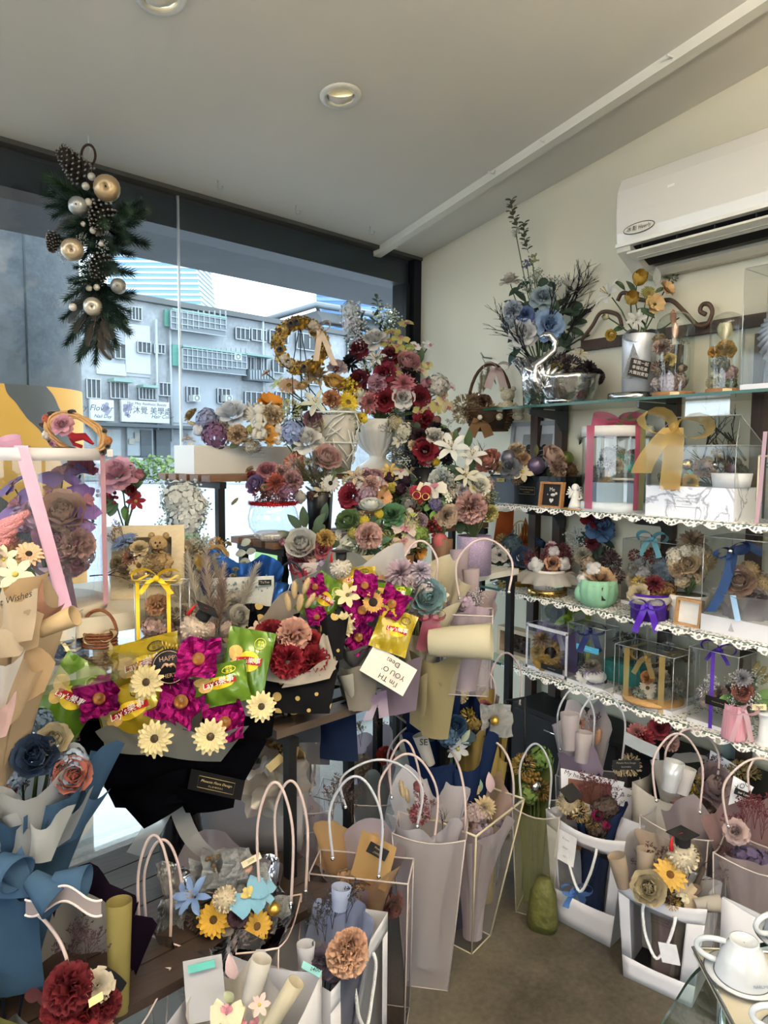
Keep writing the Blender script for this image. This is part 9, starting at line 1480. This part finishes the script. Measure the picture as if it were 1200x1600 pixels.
# dark bag bottom left
def darkbag():
 d = 1.42; t, g = pvc('clear bag with a red bouquet at the bottom left corner', dz(-40, 0, d), dz(185, 0, d-.04), 0, .16, .4, tw=1.2, td=1.3, film=FILM('#cfc6c4', .1, .2, .05), pipe=M('#c9bdbb', .4), nohandle=True, sag=.02); loop(t, arch(-40, 1560, 98, 1620, 1418, .1), 1.36); loop(t, [(10, 1640), (5, 1560), (10, 1480), (30, 1436), (36, 1460), (34, 1560), (20, 1640)], 1.38, mat=M('#0e1424', .4))
 bt = bq('red_bouquet', 'red carnation bouquet in purple and olive paper, bottom left', dz(85, .02, d+.02), P(95, 1490, d+.04), .04, .17, [(PAPER('#33203a', .2), -140, 100, 1.1, .95), (PAPER('#221624', .2), 150, 130, 1.1, .95), (PAPER('#3a3a40', .4), 30, 100, .95, .9), (PAPER('#7a7a44', .3), -70, 90, 1.0, .95), (PAPER('#9a9a9c', .45), 180, 130, 1.05, .8), (PAPER('#6f6f72', .45), -20, 110, .85, .95)], (110, 1560), d-.04, 90, 60, [('carnation', '#6d101c', 110, 1545, 34), ('carnation', '#7a121e', 100, 1575, 30), ('rose', '#8a1420', 135, 1580, 30), ('woodrose', '#cfc3ac', 152, 1540, 24), ('carnation', '#d0876e', 145, 1598, 26), ('carnation', '#6d101c', 165, 1568, 22), ('caspia', '#4a2c38', 120, 1440, 70), ('caspia', '#54303c', 145, 1450, 66), ('caspia', '#4a2c38', 100, 1470, 60), ('caspia', '#54303c', 190, 1460, 66), ('ball', None, 152, 1530, 4, {'mat': SILVER})], [('roundleaf', '#4a1420', 5, 20)], 17, rz=.1)
 roll(bt, P(186, 1580, d-.0), _u, .022, .22, PAPER('#8a7f4a', .2)); ptag(bt, P(150, 1562, d-.13), _r+_u*.6, -_f+UP, .03, .014, M('#c9b57a', .6), 'price_tag')
darkbag()
# white boxes bottom centre
def rimbag(name, label, corners, z, win, rope=.09, **kw):
 """white box bag from the pixels of its rim: left, front, right corners"""
 L, F, Rr = (onz(x, y, z) for x, y in corners); fl = V((F.x, F.y, 0)); fr = V((Rr.x, Rr.y, 0)); xd = (fr-fl).normalized(); yd = UP.cross(xd); dep = abs((L-F).dot(yd)); return window_bag(name, label, fl, fr, 0, dep, z, 1.0, win=win, rope=rope, dip=kw.get('dip', .012), nowin=kw.get('nowin', False))
t, g = rimbag('white_box_bag', 'white windowed box bag with a peach peony and lavender paper', ((400, 1478), (517, 1550), (606, 1425)), .35, (.18, .9, .05, .86)); ptag(t, P(487, 1515, 1.5), _r-_u*.55, UP-_f*.3, .045, .018, M('#7fb8bc', .5), 'price_tag', ['♥2400'], size=.012)
t = bq('peony_bouquet', 'peach peony bouquet with dark twigs and lavender sheet', dz(515, .03, 1.62), P(520, 1465, 1.62), .03, .08, [(PAPER('#8f9cc4', .35), 150, 120, 1.12, 1.0), (PAPER('#9aa6cc', .35), -160, 100, 1.05, .9), (PAPER('#c9cbd4', .4), -100, 100, .92, .95), (PAPER('#6d7184', .35), 60, 80, .9, .9)], (525, 1470), 1.58, 60, 55, [('carnation', '#d9a888', 540, 1490, 30), ('carnation', '#d4a080', 548, 1475, 22), ('rose', '#5f5568', 505, 1502, 22), ('rose', '#5a5064', 520, 1515, 18), ('rose', '#4a3c44', 540, 1520, 14), ('caspia', '#3a3638', 490, 1400, 70), ('caspia', '#3e393c', 520, 1390, 70), ('caspia', '#3a3638', 548, 1385, 66), ('caspia', '#3e393c', 505, 1420, 60)], [('roundleaf', '#4a4a50', 4, 16)], 18, rz=.06); roll(t, P(530, 1420, 1.6), _u+_r*.1, .02, .05, PAPER('#a6b4d8', .3)); roll(t, P(478, 1510, 1.56), _u, .018, .05, PAPER('#d0d2dc', .3))
t, g = rimbag('white_box_bag', 'white open box bag of cream flowers at the bottom edge', ((262, 1598), (420, 1680), (503, 1520)), .4, (.2, .9, .1, .85), rope=0, nowin=True); d = 1.36
t = bq('cream_orchid_bouquet', 'cream orchid bouquet with rolled ivory paper tubes', dz(370, .03, 1.42), P(372, 1590, 1.4), .03, .09, [(PAPER('#dcd8d2', .4), 160, 140, 1.05, 1.0), (PAPER('#d8d2c8', .4), -150, 130, 1.05, 1.0), (PAPER('#d3cdc0', .4), 20, 120, .85, .9)], (375, 1580), d, 60, 40, [('orchid', '#d6c9a8', 355, 1582, 24), ('orchid', '#cfd3b4', 400, 1600, 26), ('star', '#d9b6b0', 405, 1570, 16), ('leaf', '#d9b9b8', 362, 1510, 40, {'a': 100}), ('bunnytail', '#d6c08c', 335, 1580, 16), ('orchid', '#d2caa8', 375, 1600, 24)], [('roundleaf', '#a9b08c', 4, 18)], 19, rz=.06)
roll(t, P(392, 1565, 1.36), _u+_r*.25, .019, .085, PAPER('#d8d4ce', .3), flare=.05); roll(t, P(420, 1605, 1.34), _u+_r*.6, .016, .1, PAPER('#d6cdb4', .3), flare=.05); ptag(t, P(315, 1510, 1.42), _r+_u*.25, -_f+UP*.3, .055, .014, M('#4f9c94', .5), 'price_tag'); ptag(t, P(320, 1545, 1.42), _r+_u*.2, -_f+UP*.4, .08, .11, PAPER('#d2d3da', .3), 'paper_sheet')
# white windowed bags on the right
t, g = window_bag('white_window_bag', 'left white paper bag with window, navy bouquet and hanging note', onz(864, 1434, 0), onz(953, 1481, 0), 0, .13, .355, 1.38, win=(.14, .86, .3, .86), rope=.1); F = g['F']; c = F(.3, .8)-g['y']*.016; ptag(t, c, g['x']+UP*-.1, -g['y'], .07, .1, M('#dfe1e8', .6), 'note', ['From:', 'dear', 'to'], M('#7a7d88', .6), .011)
d = 2.27; NV = PAPER('#26365e', .2); bt = bq('navy_bouquet', 'navy bouquet with pompom cap and My Heart Is With You sheet', dz(925, .03, 2.29), P(934, 1255, 2.31), .035, .085, [(NV, 90, 120, 1.0, 1.0), (NV, -90, 120, .95, 1.0), (NV, 0, 110, .7, .8), (NV, 180, 120, 1.05, .9)], (920, 1275), d, 56, 40, [('caspia', '#6d3038', 920, 1210, 60), ('caspia', '#74343c', 945, 1215, 56), ('caspia', '#6d3038', 905, 1225, 50), ('caspia', '#5d2a32', 955, 1235, 50), ('mum', '#a88f5c', 905, 1268, 14), ('mum', '#8a7038', 925, 1285, 10), ('tulip', '#a81a5c', 930, 1275, 16), ('tulip', '#a01450', 942, 1288, 12), ('daisy', '#c9a04c', 905, 1315, 18), ('daisy', '#d3a83c', 955, 1325, 15), ('star', '#a9adb4', 940, 1335, 16)], [('hydrangea', '#4a3a34', 4, 14)], 20, rz=.06, pw=2.4)
ballhat(bt, P(888, 1255, d-.02), pxm(17, d), '#cbb892', UP*.8-_f*.5, tassel=None)
def sheet(t, quad, d, mat, words, name='printed_sheet'):
 q = [P(x, y, dd) for (x, y), dd in zip(quad, d if isinstance(d, (list, tuple)) else (d,)*4)]; b = MB(); b.add(q, [(0, 1, 2, 3)]); o = b.build(name, mat, t); xd = (q[1]-q[0]).normalized(); n = xd.cross(q[3]-q[0]).normalized(); n = n if n.dot(-_f) > 0 else -n
 for w, u, v, s in words: text(w, s, q[0].lerp(q[1], u).lerp(q[3].lerp(q[2], u), v)+n*.001, xd, n, M('#3c3c44', .7, 0, 0), t)
sheet(bt, ((878, 1285), (955, 1310), (976, 1222), (876, 1200)), 2.37, M('#dadce6', .6, 0, .02), [('My heart IS WITH you', .5, .9, .021), ('it is you whom', .86, .5, .008)]); sheet(bt, ((885, 1280), (948, 1290), (956, 1226), (888, 1216)), 2.365, M('#6d4a40', .6, 0, .3, 20), []); sheet(bt, ((965, 1290), (985, 1295), (1000, 1240), (972, 1228)), 2.38, M('#d6d8e2', .6, 0, .02), [('art', .5, .85, .018)])
ptag(bt, P(930, 1330, d-.03), g['x'], -g['y'], .09, .025, BLACK, 'label_card', ['Phoenix Flora Design', 'FLOWERS'], M('#b5a878', .5), .007); bow(bt, P(900, 1390, d-.0), _r, -_f, .05, .022, M('#4f78b8', .5), 1)
t, g = window_bag('white_window_bag', 'right white paper bag with window and graduation pompom bouquet', onz(974, 1525, 0), onz(1081, 1575, 0), 0, .16, .295, 1.3, win=(.14, .8, .22, .84), rope=.09); F = g['F']; c = F(.66, .52)-g['y']*.018; ptag(t, c, g['x']+UP*.25, -g['y'], .05, .055, M('#e2e3ea', .6), 'gift_tag')
d = 2.0; bt = bq('graduation_bouquet', 'beige bouquet with graduation pompom and yellow daisy', dz(1040, .03, 2.05), P(1050, 1350, 2.06), .04, .1, [(PAPER('#a9988a', .35), -150, 110, 1.1, .95), (PAPER('#a39384', .35), 150, 110, 1.05, .95), (PAPER('#b3a598', .35), -90, 100, .95, .9), (PAPER('#c9bfb4', .35), 70, 110, .85, 1.0), (FILM('#b39a9c', .6), 0, 120, .7, .9)], (1045, 1390), d, 66, 48, [('daisy', '#dfb04a', 1047, 1367, 23, {'sec': '#7a4a14'}), ('peony', '#d3c4a0', 1015, 1388, 26), ('orchid', '#b9a68c', 1070, 1400, 22, {'sec': '#d6cfb0'}), ('mum', '#c9a24c', 1052, 1412, 10), ('caspia', '#5d3438', 1022, 1320, 56), ('caspia', '#643a3e', 1100, 1350, 50, {'n': _r+UP*.6}), ('caspia', '#5d3438', 1095, 1375, 46, {'n': _r+UP*.2}), ('caspia', '#643a3e', 1005, 1340, 46), ('caspia', '#5d3438', 1090, 1335, 46)], [('mum', '#5d4438', 4, 12), ('roundleaf', '#6a5a50', 5, 16)], 21, rz=.08, pw=2.4)
ballhat(bt, P(1067, 1338, d-.02), pxm(23, d), '#d9ccb0', UP+_r*-.05); roll(bt, P(975, 1385, d), _u-_r*.25, .022, .09, PAPER('#a39282', .25)); roll(bt, P(1005, 1370, d+.03), _u+_r*.1, .022, .08, PAPER('#aa9a8c', .25)); roll(bt, P(1085, 1415, d-.05), _r+_u*.1, .02, .07, PAPER('#cfcac6', .25)); shop_mark(bt, P(1032, 1440, d-.06), g['x'], -g['y'], .05, '#2a2422')
# right edge bags
fbag('clear bag of mauve roses behind the graduation bag', 1003, 1090, 2.22, 2.1, .4, .13, 1.2, [(1025, 1250, 1093, 1268, 1146, 2.12), (1045, 1225, 1118, 1235, 1138, 2.22)])
bt = inside('mauve rose bouquet with printed sheets and yellow buds', 1065, .02, 2.26, 1085, 1230, 66, [PAPER('#d3d3d8', .35), PAPER('#cbbcc0', .4), PAPER('#d3d3d8', .35)], [('peony', '#9d868c', 1108, 1228, 32), ('ranunculus', '#b0968e', 1100, 1245, 20), ('mum', '#c0aa48', 1082, 1222, 12), ('mum', '#bda648', 1085, 1240, 12), ('rose', '#c58a86', 1066, 1262, 14), ('rose', '#7f8db4', 1088, 1255, 11), ('caspia', '#5a4650', 1120, 1180, 50), ('caspia', '#644e58', 1132, 1200, 46), ('mum', '#b59a5c', 1155, 1205, 15), ('mum', '#a88c50', 1172, 1210, 14), ('ball', None, 1103, 1225, 4, {'mat': SILVER})], 60, 40, seed=22)
sheet(bt, ((1100, 1240), (1150, 1255), (1155, 1198), (1110, 1172)), 2.3, M('#dcdce4', .6, 0, .02), [('Nosta', .75, .85, .02)]); sheet(bt, ((1138, 1258), (1168, 1248), (1178, 1230), (1146, 1212)), 2.1, M('#dddde4', .6, 0, .02), [('YOU', .5, .78, .022)]); ptag(bt, P(1160, 1240, 2.08), _r-_u*.4, -_f+UP*.2, .05, .018, BLACK, 'stamp', ['Your Love'], M('#d5d2cc', .6, 0, 0), .01); roll(bt, P(1065, 1240, 2.14), _u+_r*.25, .022, .08, PAPER('#d0ccce', .3)); b = MB(); b.ribbon([P(1128, 1175, 2.42), P(1160, 1182, 2.42), P(1180, 1190, 2.42)], _u, .08); b.build('blue_film', FILM('#8fb4bc', .6, .2, .1), bt)
fbag('clear bag of burgundy twigs at the right edge', 1115, 1240, 2.02, 1.9, .4, .14, 1.15, [(1137, 1290, 1235, 1300, 1185, 1.98), (1175, 1255, 1260, 1260, 1165, 2.1)])
inside('burgundy twig bouquet in pink paper by right edge', 1175, .02, 2.02, 1180, 1310, 70, [PAPER('#a98a8c', .4), LP1, PAPER('#a38488', .4)], [('caspia', '#6d2430', 1160, 1245, 60), ('caspia', '#742a34', 1180, 1240, 60), ('caspia', '#6d2430', 1195, 1260, 56), ('caspia', '#7a2e38', 1150, 1270, 50), ('hydrangea', '#5a4f7a', 1165, 1345, 24), ('hydrangea', '#5f547e', 1190, 1350, 22), ('rose', '#b59a9c', 1150, 1300, 16)], 50, 40, seed=23)
t, g = rimbag('white_box_bag', 'white open box bag at the right edge above glass table', ((1125, 1398), (1128, 1402), (1290, 1480)), .36, (.2, .8, .2, .8), rope=0, nowin=True)
bl_ = PAPER('#9a7c6c', .3); L0 = onz(1128, 1402, .36)
# ---------------------------------------------------------------- glass table with tray and cups
def table():
 z = .52; A = onz(1030, 1602, z); Bp = onz(1098, 1492, z); Cc = onz(1205, 1470, z); t = thing('glass_table', 'clear glass coffee table corner at the bottom right', 'table', (Bp.x, Bp.y-.2, 0)); e1 = (A-Bp).normalized(); pts = []
 c0 = Bp.lerp(A, .25); far = Bp+e1*.9; e2 = (Cc-Bp).normalized(); r2 = Bp+e2*.7
 for i in range(9): s = i/8; pts.append((Bp+e1*.1)*(1-s)**2+Bp*2*s*(1-s)+(Bp+e2*.1)*s*s)
 poly = [far]+pts+[r2, r2+e1*.9]; n = len(poly); b = MB(); vs = [p-UP*.01 for p in poly]+poly; b.add(vs, [tuple(range(n)), tuple(range(2*n-1, n-1, -1))]); b.build('glass_top', GLASS('#e6efec', .9, .05), t)
 b = MB(); b.add(vs, [(i, i+1, n+i+1, n+i) for i in range(n-2)]); b.build('polished_edge', M('#35504a', .15, 0, .05), t)
 lm = CHROME
 for p in (Bp+e1*.12+e2*.1, Bp+e1*.75+e2*.1, Bp+e1*.12+e2*.6, Bp+e1*.75+e2*.6): b = MB(); b.tube([V((p.x, p.y, 0)), V((p.x, p.y, z-.012))], .012, 12); b.build('leg', lm, t)
 b = MB()
 b.obox(V((Bp.x, Bp.y, .2))+e1*.1+e2*.06, e1*.7, e2*.6, UP*.008); b.build('lower_shelf', GLASS('#dfe6e6', .9, .1), t)
 z1 = z+.001; K = onz(1083, 1490, z1); ex = (onz(1140, 1600, z1)-K).normalized(); ey = UP.cross(ex); ey = ey if ey.dot(_r) > 0 else -ey; tr = thing('serving_tray', 'cream rectangular tray with chrome rim on glass table', 'tray', K+ex*.2+ey*.15); w, l = .34, .5
 b = MB(); b.obox(K, ex*l, ey*w, UP*.008); b.build('plate', M('#aaa698', .4, 0, .03), tr); q = [K+UP*.012, K+ex*l+UP*.012, K+ex*l+ey*w+UP*.012, K+ey*w+UP*.012]; b = MB(); b.tube(q, .004, 8, closed=True); b.build('rim', CHROME, tr)
 PC = M('#b4bac2', .12, 0, .02, 5, coat=.6)
 for j, (x, y, lab, flip, an) in enumerate(((1160, 1530, 'upturned white porcelain cup at the front of the tray', True, 150), (1235, 1470, 'white porcelain cup at the back of the tray', True, 190), (1258, 1640, 'white porcelain cup at the bottom right of the tray', True, 160))):
  c = onz(x, y, z1+.009); cup = thing('teacup', lab, 'cup', c, 'porcelain cups'); s = thing('saucer', 'white oval saucer under the '+lab.replace('white porcelain ', '').replace('upturned ', 'upturned '), 'saucer', c, 'porcelain saucers'); k = .001
  b = MB(); b.lathe(c, [(.001, .002), (.04, .002), (.066, .009), (.067, .011), (.04, .005), (.001, .005)], 40); b.build('dish', PC, s); b = MB(); b.tube([c+V((cos(a), sin(a), 0))*.0665+UP*.0105 for a in [2*pi*i/40 for i in range(40)]], .0011, 5, closed=True); b.build('silver_line', M('#5d6166', .3, .6), s)
  c2 = c+UP*.0055; b = MB(); b.lathe(c2, [(.049, 0), (.0485, .004), (.046, .02), (.038, .045), (.028, .062), (.0255, .066), (.0255, .072), (.022, .072), (.021, .067), (.001, .067)], 40); b.build('body', PC, cup); b = MB(); b.tube([c2+V((cos(a), sin(a), 0))*.0492+UP*.002 for a in [2*pi*i/40 for i in range(40)]], .0011, 5, closed=True); b.build('silver_line', M('#5d6166', .3, .6), cup)
  dv = RX*cos(R(an))+FX*sin(R(an)); hp = [c2+dv*(.03+.044*sin(v)**.8+.016*(1-v/pi)*0)+UP*(.016+.042*(1+cos(v))/2)+dv*.012*(v/pi) for v in [pi*i/14 for i in range(15)]]; b = MB(); b.tube(hp, .0055, 10); b.build('handle', PC, cup)
  if j == 0: q = c2-FX*.047+UP*.016; nn = (-FX+UP*.45).normalized(); text('NARUMI', .007, q+RX*.008-FX*.0005, RX, nn, M('#5d6c84', .5), cup)
table()
flush_text()
